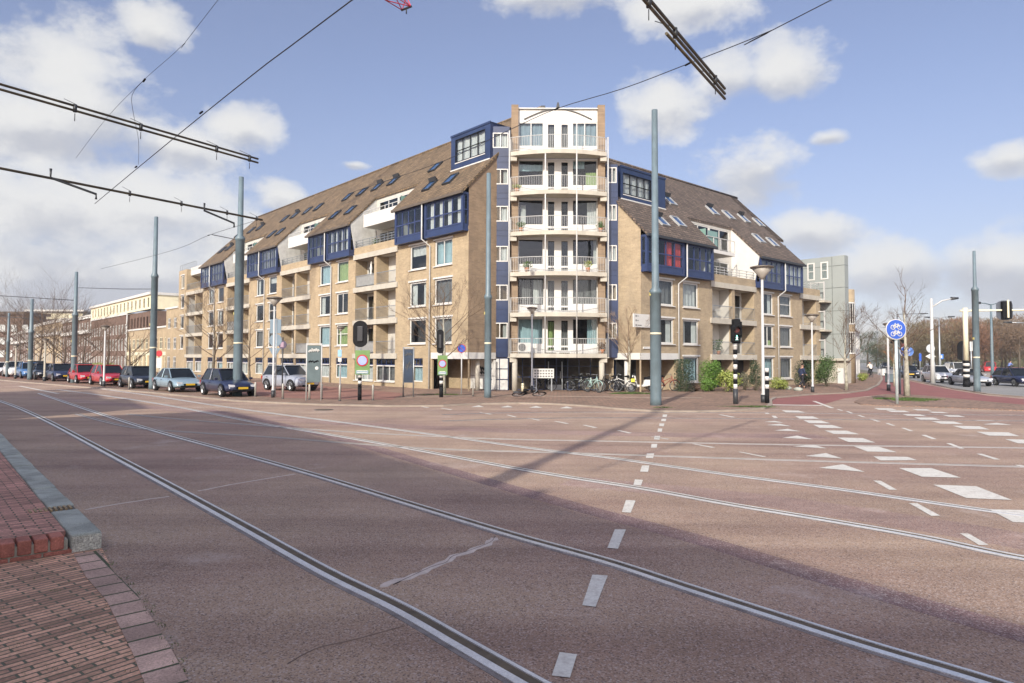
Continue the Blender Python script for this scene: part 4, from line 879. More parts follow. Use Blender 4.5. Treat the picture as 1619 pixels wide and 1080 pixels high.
# plants and things on the balconies are their own things
# ground floor
mb = MB(TW)
for x in (-3.0, 3.0): mb = MB(TW); mb.lathe([(.19, 0), (.19, 2.38)], 18, (x, -.3)); mb.obj('tower_column', M_CONC, AB)
mb = MB(TW); mb.box(-3.5, 3.5, -.5, 3, 2.36, 2.42); mb.obj('tower_soffit', M_CONC, AB)
mb = MB(TW); y = 1.6
for k in range(9): x = -3.25+6.5*k/8; mb.box(x-.04, x+.04, y, y+.08, 0, 2.36)
mb.box(-3.25, 3.25, y+.01, y+.07, .05, .13); mb.box(-3.25, 3.25, y+.01, y+.07, .95, 1.03); mb.box(-3.25, 3.25, y+.01, y+.07, 1.75, 1.81); en = mb.obj('entrance_front', M_NAVY, AB)
mb = MB(TW); mb.face([(-3.25, y+.04, 0), (3.25, y+.04, 0), (3.25, y+.04, 2.36), (-3.25, y+.04, 2.36)]); mb.obj('pane', M_GLASS, en, fix=False)
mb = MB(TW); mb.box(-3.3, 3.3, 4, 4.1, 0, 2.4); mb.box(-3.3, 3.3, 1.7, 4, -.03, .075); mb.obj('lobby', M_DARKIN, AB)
mb = MB(TW); mb.box(-.62, .42, 1.35, 1.4, .08, .45); mb.box(-.62, -.55, 1.35, 1.41, .45, 2.1); mb.box(.35, .42, 1.35, 1.41, .45, 2.1); dr = mb.obj('entrance_door', M_STEEL, AB)
mb = MB(TW); mb.tube([(.25, 1.3, .9), (.25, 1.22, .95), (.25, 1.22, 1.35), (.25, 1.3, 1.4)], .025, 6); mb.obj('handle', M_RAILW, dr)
# blue stair strips on both sides of the tower
for (x0, x1, nm, yy, fm) in ((-4.72, -3.42, 'L', .8, 0), (3.42, 4.24, 'R', .30, 0)):
    ztop_ = 18.9 if nm == 'L' else 16.05
    zw = [FT[i]+1.0 for i in range(5)]+([FT[5]-.95] if False else [])
    zw = [3.70, 6.48, 9.2, 11.95, 14.7-.05] if True else zw
    zwin = [(a-.0, a+1.12) for a in (3.72, 6.42, 9.18, 12.05, 14.72)]
    if nm == 'R': zwin = zwin[:5]
    if nm == 'L': zwin.append((17.35, 18.45))
    zwin = [q for q in zwin if q[1] < ztop_-.15]
    mb = MB(TW); wall(mb, x0, x1, 2.4, ztop_, [(x0+.09, x1-.09, a, b) for a, b in zwin], d=yy, rev=.1)
    mb.box(x0, x1, yy+.9, yy+1.0, 0, ztop_-.1); mb.box(x0, x1, yy+.12, yy+.9, ztop_-.1, ztop_)
    for a, b in zwin: mb.box(x0+.02, x1-.02, yy-.02, yy-.001, a-.62, a-.58); mb.box(x0+.02, x1-.02, yy-.02, yy-.001, a-1.02, a-.99)
    mb.obj('blue_stair_panel', M_NAVY, AB, fix=False)
    for k, (a, b) in enumerate(zwin): window(TW, x0+.09, x1-.09, a, b, yy-.02, AB, name='stair_window', fw=.07, cols=2, cur=[(0, 1, 0, 1, M_CURT)] if k in (2, 3, 5) else ([(.7, 1, 0, 1, M_CURT)] if k % 2 == 0 else None), sill=False)
mb = MB(TW); x0, x1, yy = -4.72, -3.42, .8
mb.box(x0+.06, x1-.06, yy, yy+.04, .1, 2.3); dd = mb.obj('white_panel_door', M_WHITE, AB)
mb = MB(TW); mb.box(x0, x0+.07, yy-.03, yy+.05, 0, 2.36); mb.box(x1-.07, x1, yy-.03, yy+.05, 0, 2.36); mb.box(-4.1, -4.05, yy-.03, yy-.001, 0, 2.36)
for z in (.05, .8, 1.55, 2.3): mb.box(x0+.07, x1-.07, yy-.028, yy-.002, z, z+.06)
mb.obj('door_grid', M_NAVY, dd)
mb = MB(TW); mb.box(3.42, 4.7, 1.7, 1.75, 0, 2.36); mb.obj('blue_door', M_BLUE, AB)
# blue stair heads set on the roof slopes
def stairhead(F, a0, a1, d0, zb, zt, xr, win, nm):
    mb = MB(F); wall(mb, a0, a1, zb, zt, [win], d=d0, rev=.1)
    mb.box(a0, a1, d0+.12, 5.5, zt-.15, zt); mb.face([(a1, d0, zb), (a1, 5.5, zb), (a1, 5.5, zt), (a1, d0, zt)]); mb.face([(a0, d0, zb), (a0, 5.5, zb), (a0, 5.5, zt), (a0, d0, zt)])
    mb.box(a0-.03, a1+.03, d0-.05, d0+.02, zt-.12, zt+.03)
    mb.obj('stair_head', M_NAVY, AB, fix=False)
    window(F, *win, d0+.02, AB, name='stair_head_window', fw=.06, cols=4, rows=2, fm=M_BLACK, cur=[(0, 1, 0, 1, M_CURT)], sill=False)
    q = MB(F); q.box(win[0], win[1], d0-.03, d0-.001, win[2]-.09, win[2]-.03); q.box(a0, a1, d0-.07, d0-.002, zb-.02, zb+.07); q.obj('white_trim', M_WHITE, AB)
    q = MB(F); q.box(win[0], win[1], d0+.8, d0+.9, win[2], win[3]); q.obj('interior_partition', M_DARKIN, AB)
# their geometry from the photograph: face plane passes through the verge end
dL = 2.05
FaL = Fr(L0, UV_, VV_); O2 = L0+VV_*dL
aa, zb = onplane(775, 256, O2, UV_); a1_, z1_ = onplane(713, 274, O2, UV_); _, zt = onplane(769.4, 194, O2, UV_); w0 = onplane(767, 248, O2, UV_); w1 = onplane(719.5, 256, O2, UV_); w2 = onplane(719.5, 222, O2, UV_)
stairhead(GL, aa, a1_, dL, 13.95+.5+dL, zt, 0, (w0[0], w1[0], w1[1]-.1, w2[1]), 'L')
dR = 2.25; O3 = RC+UV_*dR
aa, zb = onplane(983, 322, O3, VV_); a1_, _ = onplane(1052, 335, O3, VV_); _, zt = onplane(984, 262, O3, VV_); w0 = onplane(985, 306, O3, VV_); w1 = onplane(1030, 314, O3, VV_); w2 = onplane(985, 272.5, O3, VV_)
stairhead(GR, aa-.1, a1_, dR, 11.0+.5+dR, zt, 0, (w0[0], w1[0], w0[1], w2[1]), 'R')
M_GREENB = mat('faded_green_board', (.13, .23, .07), .6, var=.12)
# ------------------------------------------------------------------ neighbouring buildings
rc = random.Random(5)
def simple_building(name, label, F, a0, a1, depth, zt, m, rows, cols_px=None, ncol=8, extras=None, trim=None, roofm=None, winm=None, ww=.55, group=None, panes=True):
    t = thing(name, label, 'building', tuple(F((a0+a1)/2, 0, 0)), group=group)
    mb = MB(F); hs = []
    for (z0, z1) in rows:
        for c in range(ncol):
            w = (a1-a0)/ncol; x = a0+w*(c+.5); hs.append((x-w*ww/2, x+w*ww/2, z0, z1))
    wall(mb, a0, a1, 0, zt, hs)
    for a in (a0, a1): mb.face([(a, 0, 0), (a, depth, 0), (a, depth, zt), (a, 0, zt)])
    mb.face([(a0, depth, 0), (a1, depth, 0), (a1, depth, zt), (a0, depth, zt)])
    mb.obj('wall', m, t, fix=False)
    mb = MB(F); mb.box(a0-.1, a1+.1, -.15, depth+.1, zt, zt+.25); mb.obj('roof', roofm or M_WHITE, t)
    q = MB(F); q.box(a0+.2, a1-.2, .9, 1.0, .1, zt-.1); q.obj('interior_partition', M_DARKIN, t)
    for h in hs:
        w = MB(F); fw = .12
        w.box(h[0], h[0]+fw, .05, .12, h[2], h[3]); w.box(h[1]-fw, h[1], .05, .12, h[2], h[3]); w.box(h[0]+fw, h[1]-fw, .05, .12, h[3]-fw, h[3]); w.box(h[0]+fw, h[1]-fw, .05, .12, h[2], h[2]+fw)
        xm = (h[0]+h[1])/2; w.box(xm-.05, xm+.05, .055, .115, h[2]+fw, h[3]-fw); zm = h[2]+(h[3]-h[2])*.62; w.box(h[0]+fw, h[1]-fw, .06, .11, zm-.04, zm+.04)
        wo_ = w.obj('window', winm or M_WHITE, t)
        g = MB(F); g.face([(h[0], .09, h[2]), (h[1], .09, h[2]), (h[1], .09, h[3]), (h[0], .09, h[3])]); g.obj('pane', M_GLASS, wo_, fix=False)
    return t
F1 = GL
tb = simple_building('brick_building', 'three storey tan brick annex with small windows joined to the far end of the apartments', F1, 65.45, 71.2, 8, 9.2, M_BUFF, [(6.4, 7.9), (3.4, 5.1), (.6, 2.4)], ncol=2, ww=.5)
GT = Fr(L0-VV_*-.4, UV_, VV_)
tl = simple_building('low_building', 'low yellowish two storey building with cream ground floor pillars beside the brown block', GT, 71.25, 95.5, 9, 6.7, M_BUFF, [(3.5, 5.3), (.3, 2.4)], ncol=9, ww=.62, winm=M_CREAM)
mb = MB(GT); mb.box(71.2, 95.6, -.15, 0, 2.55, 3.1); mb.obj('cream_band', M_CREAM, tl)
mb = MB(GT)
for i in range(10): x = 71.4+i*2.66; mb.box(x, x+.5, -.2, 0, 0, 2.55)
mb.obj('pillars', M_CREAM, tl)
GB = Fr(L0-VV_*-.3, UV_, VV_)
bb = simple_building('brown_building', 'dark brown brick office block with rows of white windows and a cream top storey', GB, 95.6, 125.4, 12, 9.6, M_REDBR, [(6.3, 8.0), (3.4, 5.5), (.4, 2.4)], ncol=13, ww=.58)
mb = MB(GB); mb.box(80.5, 95.6, .6, 12, 6.7, 9.6); mb.obj('brick_side_wing', M_REDBR, bb)
mb = MB(GB); wall(mb, 80.4, 125.6, 9.86, 12.1, [(81.5+i*2.6, 82.5+i*2.6, 10.2, 11.7) for i in range(17)], d=-.1)
mb.face([(80.4, -.1, 9.86), (80.4, 12, 9.86), (80.4, 12, 12.1), (80.4, -.1, 12.1)]); mb.obj('cream_storey', M_CREAM, bb, fix=False)
mb = MB(GB); mb.box(80.2, 125.8, -.4, 12, 12.1, 12.5); mb.obj('white_cornice', M_WHITE, bb)
mb = MB(GB); mb.box(80.8, 125, .35, .4, 9.9, 12); mb.obj('interior_partition', M_DARKIN, bb)
mb = MB(GB); mb.tube([(95.3, -.1, 9.7), (95.3, -.1, .2)], .12, 6); mb.obj('downpipe', M_RAILW, bb)
wall_ = MB(GB); wall(wall_, 80.6, 95.5, 6.8, 9.6, [(81.6+i*1.95, 82.6+i*1.95, 7.1, 8.8) for i in range(7)], d=.3); wall_.obj('brick_front', M_REDBR, bb, fix=False)
GC = Fr(L0+VV_*.5, UV_, VV_)
for i, (a0, a1, zt, mm, lb) in enumerate([(126, 160, 10.8, M_REDBR, 'long red brick terrace with white balcony strips, behind the bare street trees'), (160.5, 205, 11.4, M_BUFF, 'pale brick terrace far down the street behind the tall mast'), (206, 262, 10.2, M_REDBR, 'farthest red brick terrace at the left end of the street')]):
    t = simple_building('terrace_building', lb, GC, a0, a1, 12, zt, mm, [(7.6, 9.6), (4.6, 6.6), (1, 3.2)], ncol=12, ww=.5)
    mb = MB(GC); mb.box(a0, a1, -.5, .0, zt-3.6, zt-2.9); mb.box(a0, a1, -.35, .0, zt-.5, zt-.15); mb.obj('white_balcony_strip', M_WHITE, t)
t = thing('apartment_tower', 'distant pale high apartment slab rising over the far terrace roofs', 'building', (-268, 400, 0))
mb = MB(); mb.box(-283, -252, 400, 420, 0, 27.5); mb.obj('wall', M_CREAM, t)
mb = MB(); mb.box(-285, -250, 398, 422, 28.6, 29.6); mb.box(-281, -254, 402, 420, 27.5, 28.6); mb.obj('roof', M_WHITE, t)
mb = MB()
for k in range(4): mb.box(-282.5, -252.5, 399.6, 400, 10+k*4.2, 11.6+k*4.2)
mb.obj('window_band', M_CARGL, t)
t = thing('terrace_building', 'far off red brick row seen between the leftmost masts', 'building', (-190, 250, 0))
mb = MB(); mb.box(-330, -172, 240, 252, 0, 17); mb.obj('wall', M_REDBR, t); mb = MB(); mb.box(-331, -171, 239, 253, 17, 18); mb.obj('roof', M_TILE_R, t)
mb = MB()
for k in range(34):
    for z in (2, 6.5, 11): mb.box(-300+k*4, -298+k*4, 239.7, 240.05, z, z+2.4)
mb.obj('window_band', M_CURT, t)
# grey panelled block at the right end of the apartments
PG = Vector((28.0, 67.8, 0)); PGE = Vector((31.3, 64.05, 0)); dG = (PGE-PG).normalized(); nG = Vector((-dG.y, dG.x, 0)); LG = (PGE-PG).length
GG = Fr(PG, dG, nG)
gt = thing('panelled_building', 'grey panelled block with white framed balconies beyond the right wing', 'building', tuple(PGE))
mb = MB(GG); mb.box(-4, LG, 0, .8, 2.3, 12.15); mb.obj('wall', M_GREYP, gt)
mb = MB(GG)
for z in (11.2, 9.1, 6.9, 4.7): mb.box(-4, LG+.004, -.012, .81, z, z+.05)
for a in (.9, 3.8): mb.box(a, a+.05, -.014, 0, 2.35, 12.1)
mb.obj('panel_joints', M_JOINT, gt)
for a in (1.45, 2.75): window(GG, a, a+.72, 10.0, 11.7, -.05, gt, fw=.12, cur=[(0, 1, .1, 1, M_CURTB)], rows=2, sill=False)
mb = MB(GG); mb.box(-1, LG, .3, 1.2, 0, 2.3); mb.box(-1, LG+.2, -.1, .6, 2.2, 2.42); mb.obj('ground_floor_wall', M_CONC, gt)
mb = MB(GG); mb.box(4.4, 4.95, -.5, -.1, 0, 1.5); mb.obj('utility_box', M_WHITE, gt)
# rounded brick corner beyond
cx, cy = 31.85, 65.9
mb = MB(); mb.lathe([(1.15, 0), (1.15, 9.0)], 28, (cx, cy)); mb.box(cx-1.1, cx+.6, cy+.3, cy+4, 0, 8.95); mb.obj('round_corner', M_BUFF, gt)
for z in (2.9, 5.7):
    mb = MB()
    for s in range(-1, 4):
        an = -1.62+s*.26; p = Vector((cx+1.17*math.cos(an), cy+1.17*math.sin(an), 0)); q = Vector((cx+1.17*math.cos(an+.26), cy+1.17*math.sin(an+.26), 0))
        mb.bar((p.x, p.y, z), (p.x, p.y, z+2.0), .045, .045); mb.bar((p.x, p.y, z), (q.x, q.y, z), .12, .12); mb.bar((p.x, p.y, z+2), (q.x, q.y, z+2), .12, .12)
    w = mb.obj('curved_window', M_WHITE, gt)
    mb = MB()
    for s in range(-1, 4):
        an = -1.62+s*.26; p = (cx+1.16*math.cos(an), cy+1.16*math.sin(an)); q = (cx+1.16*math.cos(an+.26), cy+1.16*math.sin(an+.26)); mb.face([(*p, z), (*q, z), (*q, z+2), (*p, z+2)])
    mb.obj('pane', M_CARGL, w, fix=False)
for z in (7.9, 5.15, 2.45):
    mb = MB(GG); A0, A1 = 2.35, 3.75
    mb.box(A0, A1, -1.5, -.02, z-.2, z-.02); sl = mb.obj('side_balcony', M_CONC, gt)
    mb = MB(GG)
    for a in (A0, A1-.1): mb.box(a, a+.1, -1.5, -1.4, z-.02, z+1.75)
    mb.box(A0+.1, A1-.1, -1.49, -1.41, z+1.62, z+1.72); mb.box(A0+.1, A1-.1, -1.49, -1.41, z+.03, z+.12); mb.obj('white_frame', M_RAILW, sl)
wb = simple_building('white_building', 'narrow white house front seen past the rounded brick corner', Fr((34.6, 69.8, 0), (.492, .87, 0), (-.87, .492, 0)), 0, 19, 6, 5.6, M_WHITE, [(3.6, 5.3), (.6, 2.4)], ncol=6, ww=.45)
for i, (x, y, w, h, lb) in enumerate([(52, 140, 16, 6, 'low pale far house on the right street behind the cyclist'), (62, 250, 40, 9, 'very distant pale building row at the end of the right street')]):
    t = thing('house', lb, 'house', (x, y, 0)); mb = MB(); mb.box(x-w/2, x+w/2, y, y+8, 0, h); mb.obj('wall', M_CONC, t); mb = MB(); mb.prism([(x-w/2-.3, h), (x+w/2+.3, h), (x+w/2-3, h+2.2), (x-w/2+3, h+2.2)], 'd', y-.3, y+8.3); mb.obj('roof', M_TILE_R, t)
    mb = MB()
    for k in range(int(w/3)): mb.box(x-w/2+.8+k*3, x-w/2+2.2+k*3, y-.05, y, 1, 2.5)
    mb.obj('window_band', M_CARGL, t)
# ------------------------------------------------------------------ street side behind the camera (casts the shade over the foreground)
WD = Vector((-.575, .818, 0)); ND = Vector((.818, .575, 0))
GS = Fr(ND*-10, WD, -ND)                 # along s, depth away from the street
hts = [(-42, -30, 11.3), (-30, -17, 10.6), (-17, -4, 10.6), (-4, 9, 10.55), (9, 20.4, 10.6), (25.5, 34, 8.9), (34, 46, 8.2)]
for i, (s0, s1, h) in enumerate(hts):
    lb = ['tall end house of the shaded row behind the photographer', 'brick street house behind the photographer, second from the right end', 'brick street house right behind the photographer', 'brick street house left behind the photographer', 'last brick street house before the alley behind the photographer', 'lower brick house just past the alley on the shaded side', 'lowest brick house at the far left of the shaded side'][i]
    t = thing('street_house', lb, 'house', tuple(GS((s0+s1)/2, 0, 0)))
    mb = MB(GS); n = max(3, int((s1-s0)/3)); hs = []
    for z in (1.0, 4.2, 7.4):
        if z+1.9 > h-.5: continue
        for c in range(n): w = (s1-s0)/n; hs.append((s0+w*(c+.28), s0+w*(c+.72), z, z+1.9))
    wall(mb, s0, s1, 0, h, hs); mb.box(s0+.01, s1-.01, .3, 9, 0, h-.02); mb.obj('wall', M_REDBR if i % 2 else M_BUFF, t, fix=False)
    mb = MB(GS); mb.box(s0, s1, -.2, 9, h, h+.22); mb.obj('roof', M_LEAD, t)
    for q in hs: w = MB(GS); w.box(q[0], q[1], .2, .25, q[2], q[3]); w.obj('window', M_CARGL, t)
# ------------------------------------------------------------------ tram masts
def mast(px, yb, yt, wb, wt, ystep, label, loc=None, h=None):
    P = gp(px, yb) if loc is None else Vector(loc); D = P.dot(FW)
    if loc is None: H_ = zat(P, yt); r0 = wb/2*D/FPX; r1 = wt/2*D/FPX; hs_ = zat(P, ystep)
    else: H_ = h; r0, r1, hs_ = wb, wt, h*.39
    P.z = 0
    t = thing('tram_mast', label, 'mast', tuple(P), group='blue grey tram masts')
    F = LF(P)
    mb = MB(F); mb.lathe([(r0*1.04, 0), (r0, .4), (r0*.98, hs_-.1), (r0*1.12, hs_-.08), (r0*1.12, hs_+.06), (r1*1.05, hs_+.22), (r1*.86, H_), (r1*.5, H_+.02)], 20); mb.obj('pole', M_MAST, t)
    mb = MB(F); mb.lathe([(r0*1.03, H_*.24), (r0*1.03, H_*.24+.09)], 20); mb.obj('clamp_band', M_CREAM, t)
    mb = MB(F); mb.box(-r0*1.12, -r0*.85, -.1, .05, H_*.37, H_*.37+.16); mb.obj('number_tag', mat('worn_yellow_tag', (.42, .36, .12), .6), t)
    return t, P, H_
mast(1037, 643, 174, 17.5, 11, 462, 'tallest blue grey tram mast, standing on the kerb right of the corner tower')
mast(375, 628, 280, 14, 8.6, 378, 'blue grey tram mast in front of the parked navy hatchback')
mast(240.5, 617, 343, 10, 6.8, 437, 'blue grey tram mast between the black car and the pale silver saloon')
mast(116, 606.5, 430, 8, 5.5, 498, 'dark tram mast beside the dark blue parked cars, fourth from the tower')
mast(47, 601.5, 473, 7, 5, 525, 'thin tram mast near the white parked cars at the far left')
mast(11, 597.5, 495, 4.5, 3.5, 540, 'farthest tram mast at the left edge')
mast(771, 630.5, 274, 11, 8, 470, 'blue grey tram mast hiding the left side of the corner tower')
mast(1545, 620, 397, 9.5, 5, 458, 'slender tram mast in front of the silver saloon at the right')
mast(0, 0, 0, .24, .17, 0, 'tram mast just left of the photographer whose shadow crosses the junction', loc=(-4.1, 3.5, 0), h=16.4)
mast(0, 0, 0, .2, .15, 0, 'short tram mast behind the photographer carrying a bracket tube', loc=(-4.9, -1.6, 0), h=7.9)
mast(0, 0, 0, .2, .15, 0, 'short tram mast on the left pavement carrying the upper double bracket tube', loc=(-15.6, 3.6, 0), h=7.9)
mast(0, 0, 0, .2, .15, 0, 'short tram mast on the left pavement carrying the lower bracket tube', loc=(-22.0, 5.0, 0), h=7.9)
# bracket tubes and catenary
M_TUBE = mat('weathered_bracket_tube', (.09, .07, .04), .6, .3, var=.4, scale=2, tex=stain(None, (.32, .25, .10), .5, (3, 3, 3)))
def hang(F_p0, p1, double, label, hangers=()):
    t = thing('bracket_tube', label, 'bracket', tuple(F_p0)); a, b = Vector(F_p0), Vector(p1); dv = (b-a)
    mb = MB()
    if double: 
        mb.tube([a+Vector((0, 0, .06)), b+Vector((0, 0, .06))], .026, 8); mb.tube([a-Vector((0, 0, .04)), b-Vector((0, 0, .04))], .026, 8)
    else: mb.tube([a, b], .038, 8)
    mb.obj('tube', M_TUBE, t)
    for f in hangers:
        p = a+dv*f; mb = MB(); mb.tube([p+Vector((0, 0, .09)), p-Vector((0, 0, .07))], .038, 8); mb.tube([p-Vector((0, 0, .1)), p-Vector((0, 0, .26))], .008, 6); mb.tube([p+Vector((0, 0, .1)), p+Vector((-.3, .1, .25))], .007, 6); mb.obj('insulator_clamp', M_DARKM, t)
    return t
dB = Vector((.52, .854, 0)).normalized()
e1 = gp(408, 255, 7.5); e2 = gp(400, 345, 7.5); e3 = gp(1146, 145, 7.5)
def back(e, px, y): p = gp(px, y, 7.5); d = (e-p).normalized(); return d
d1 = back(e1, 0, 138); d2 = back(e2, 0, 266); d3 = back(e3, 1022, 0)
hang(e1-d1*17.2, e1, True, 'upper double bracket tube spanning the sky at the left with dark insulator clamps', (.74, .82, .93, .985))
t = hang(e2-d2*24, e2+d2*.4, False, 'lower single bracket tube that passes before the second mast, with two short steady arms', (.80, .87, .94, .99))
for (xa, ya, xb, yb) in ((80, 281, 152, 307), (323, 333, 370, 353)):
    mb = MB(); p = gp(xa, ya, 7.25); q = gp(xb, yb, 7.1); mb.tube([p+Vector((0, 0, .25)), p, q, q-Vector((0, 0, .15))], .035, 8); mb.obj('steady_arm', M_DARKM, t)
t = hang(e3-d3*14, e3, True, 'bracket tube hanging in from the top edge above the right clouds', (.72, .80, .955))
mb = MB(); p = e3-d3*3.2; mb.tube([p-Vector((.0, 0, .16)), e3-Vector((.0, 0, .14))], .025, 8); mb.obj('steady_arm', M_TUBE, t)
def wire(label, px, z, r=.012, ins=(), sag=0, group=None):
    P = [gp(x, y, z if isinstance(z, (int, float)) else z[i]) for i, (x, y) in enumerate(px)]
    if px[0][1] < 0: P = [P[0]+(P[0]-P[1]).normalized()*22]+P
    mb = MB(); mb.tube(smooth(P, 4) if len(P) > 2 else P, r, 5); t = mb.obj('overhead_wire', M_DARKM); tag(t, label, 'wire', group)
    for (x, y, zz) in ins:
        p = gp(x, y, zz); k = P[1]-P[0]; k.normalize(); mb = MB(); mb.tube([p-k*.08, p+k*.08], .02, 8); mb.obj('insulator', M_BLACK, t)
    return t
wire('taut span wire running from the top edge down left past both bracket tubes', [(562, -4), (400, 118), (255, 235), (150, 322)], 7.6, .011, [(318, 178, 7.6), (215, 264, 7.6)])
wire('thin span wire from the top right edge crossing before the corner tower', [(1320, -3), (1220, 48), (1090, 100), (985, 140), (880, 172), (800, 208), (700, 255), (560, 303)], 8.2, .009, [(880, 172, 8.2), (1088, 101, 8.2)])
wire('faint curved wire at the upper left above the double bracket tube', [(347, -3), (290, 70), (228, 126), (170, 185), (120, 250)], 8.0, .004, [(228, 127, 8.0)])
wire('very thin hanging loop wire crossing the double bracket tube', [(228, 126), (209, 150), (211, 180), (219, 222), (219, 260)], 8.0, .005)
wire('thin feeder wire below the lower bracket tube', [(400, 350), (330, 372), (290, 390), (240, 405), (160, 425)], 7.3, .008, [(330, 372, 7.3)])
mb = MB(); t = None
def wpts(label, pts, r):
    mb = MB(); mb.tube([Vector(p) for p in pts], r, 5); tag(mb.obj('overhead_wire', M_DARKM), label, 'wire')
def mz(px, yb, y): P = gp(px, yb); return (P.x, P.y, zat(P, y))
wpts('level cross wire between the far left masts', [mz(116, 606.5, 475), (gp(-30, 606).x, gp(-30, 606).y, zat(gp(-30, 606), 466))], .03)
wpts('second level cross wire at the far left, lower down', [mz(47, 601.5, 504), (gp(-30, 600).x, gp(-30, 600).y, zat(gp(-30, 600), 498))], .03)
wpts('cross wire running left from the third mast at roof height', [mz(240, 617, 457), mz(190, 615, 457), mz(120, 606, 455)], .025)
wpts('cross wire running right from the third mast to the second mast', [mz(375, 628, 380), mz(330, 627, 371)], .025)
# crane jib tip
cj = thing('tower_crane', 'red lattice crane jib tip poking in at the top edge', 'crane', (-49, 2.6, 0))
mb = MB(); q0 = Vector((-9.55, 60, 33.6)); dj = Vector((-.57, -.82, 0)).normalized(); sj = Vector((-dj.y, dj.x, 0))*.55; up_ = Vector((0, 0, 1.0))
for k in range(34):
    a = q0+dj*k*2; b = q0+dj*(k+1)*2
    for (u_, v_) in ((a+sj, b+sj), (a-sj, b-sj), (a+up_, b+up_), (a+sj, a-sj), (a+sj, a+up_), (a-sj, a+up_), (a+sj, b+up_), (a-sj, b+up_), (a+sj, b-sj)): mb.tube([u_, v_], .05, 4, cap=False, sm=False)
mb.obj('jib', mat('crane_red', (.5, .03, .05), .5), cj)
mb = MB(); mb.box(-49.8, -48.2, 1.8, 3.4, 0, 36); mb.obj('crane_mast', MATS['crane_red'], cj)
mb = MB(); mb.tube([q0+sj*1.1, q0-sj*1.1], .1, 6); mb.tube([q0, q0-Vector((0, 0, .5))], .06, 5); mb.obj('jib_end', M_DARKM, cj)
# ------------------------------------------------------------------ street lamps
def lamp(px, yb, yt, wh, label, group='street lamps with funnel heads', pole=M_RAILW, wpole=5):
    P = gp(px, yb); D = P.dot(FW); H_ = zat(P, yt); R = wh/2*D/FPX; hh = R*1.15; r = wpole/2*D/FPX
    t = thing('street_lamp', label, 'street lamp', tuple(P), group=group); F = LF(P)
    mb = MB(F); mb.lathe([(r*1.5, 0), (r*1.5, .5), (r, .55), (r*.8, H_-hh)], 12); mb.obj('pole', pole, t)
    mb = MB(F); mb.lathe([(r*1.6, 0), (r*1.6, .48)], 12); mb.obj('base_sleeve', M_DARKM, t)
    mb = MB(F); mb.lathe([(r*1.1, H_-hh*1.02), (R*.28, H_-hh*.8), (R*.9, H_-.10)], 20); hd = mb.obj('lamp_shade', mat('lamp_translucent_funnel', (.30, .27, .23), .5, var=.1), t)
    mb = MB(F); mb.lathe([(R, H_-.10), (R*1.02, H_-.03), (R*.5, H_+.03)], 20); mb.obj('lamp_cap', mat('lamp_cap_bronze', (.11, .09, .07), .5), hd)
    return t
lamp(1207, 638.5, 421, 36, 'large funnel headed street lamp beside the striped posts, in front of the right wing', wpole=5)
lamp(431.5, 630.5, 470, 24, 'funnel headed street lamp with sign backs fixed to its white pole', wpole=3.6)
lamp(841, 621, 486, 17, 'slim funnel headed street lamp before the tower entrance', wpole=2.8)
lamp(1285, 622, 497, 21, 'funnel headed street lamp in front of the rounded dark shrub', wpole=3)
lamp(164, 612.5, 515, 13, 'funnel headed street lamp among the red parked cars', wpole=3)
lamp(70, 604, 536, 10, 'funnel headed street lamp beside the leftmost white car', wpole=3, pole=M_TAN)
lamp(24, 600, 545, 9, 'small distant funnel lamp at the left edge', wpole=2.5, pole=M_TAN)
lamp(537.5, 622, 517, 12, 'short funnel lamp before the left wing windows', wpole=2.4)
lamp(1405, 618, 511, 14, 'dark funnel lamp just left of the round blue bicycle sign', wpole=3.4)
def armlamp(px, yb, yt, arms, label, wp=4, m=M_STEEL, col=None):
    P = gp(px, yb); D = P.dot(FW); H_ = zat(P, yt); r = wp/2*D/FPX; sc = D/FPX
    t = thing('street_lamp', label, 'street lamp', tuple(P)); F = LF(P)
    mb = MB(F); mb.lathe([(r*1.3, 0), (r, 2), (r*.6, H_)], 10); mb.obj('pole', m, t)
    for (dx, dy, y0) in arms:
        mb = MB(F); z0 = zat(P, y0); z1 = z0-dy*sc; mb.tube([(0, 0, z0), (dx*sc*.5, 0, z0+(z1-z0)*.75), (dx*sc, 0, z1)], r*.4, 6); a = mb.obj('arm', m, t)
        s = 1 if dx > 0 else -1; mb = MB(F); mb.tube([(dx*sc*.93, 0, z1), (dx*sc+s*9*sc, 0, z1+.05)], [r*.9, r*.5], 8); mb.obj('lamp_head', M_DARKM, a)
    return t
armlamp(1475, 606, 472, [(34, -14, 486)], 'tall white pole lamp with one long upswept arm above the grey road', 6, M_RAILW)
armlamp(1486.5, 598, 503, [(16, -2, 503), (-14, -1, 503)], 'twin armed lamp behind the white diamond sign', 3)
armlamp(1569.5, 603, 482, [(-18, -3, 482), (18, -3, 482)], 'twin armed lamp right of the slender mast', 4.5, M_MAST)
armlamp(1420, 590, 497, [(40, -1, 497)], 'old lamp with level arm behind the bare tree', 2.4, M_DARKM)
armlamp(1388, 582, 518, [(14, 0, 518)], 'distant lamp at the end of the cycle path', 2, M_STEEL)
armlamp(1640, 590, 512, [(-42, -2, 512)], 'lamp outside the right edge whose arm reaches in above the woods', 4, M_STEEL)
# ------------------------------------------------------------------ signals, signs and bollards
def sgn(px, yb): P = gp(px, yb); P.z = 0; return P, LF(P), P.dot(FW)/FPX
def zz(P, y): return zat(P, y)
def ppl(F, r, z0, z1, n=12, c=(0, 0)): return MB(F).lathe([(r, z0), (r, z1)], n, c)
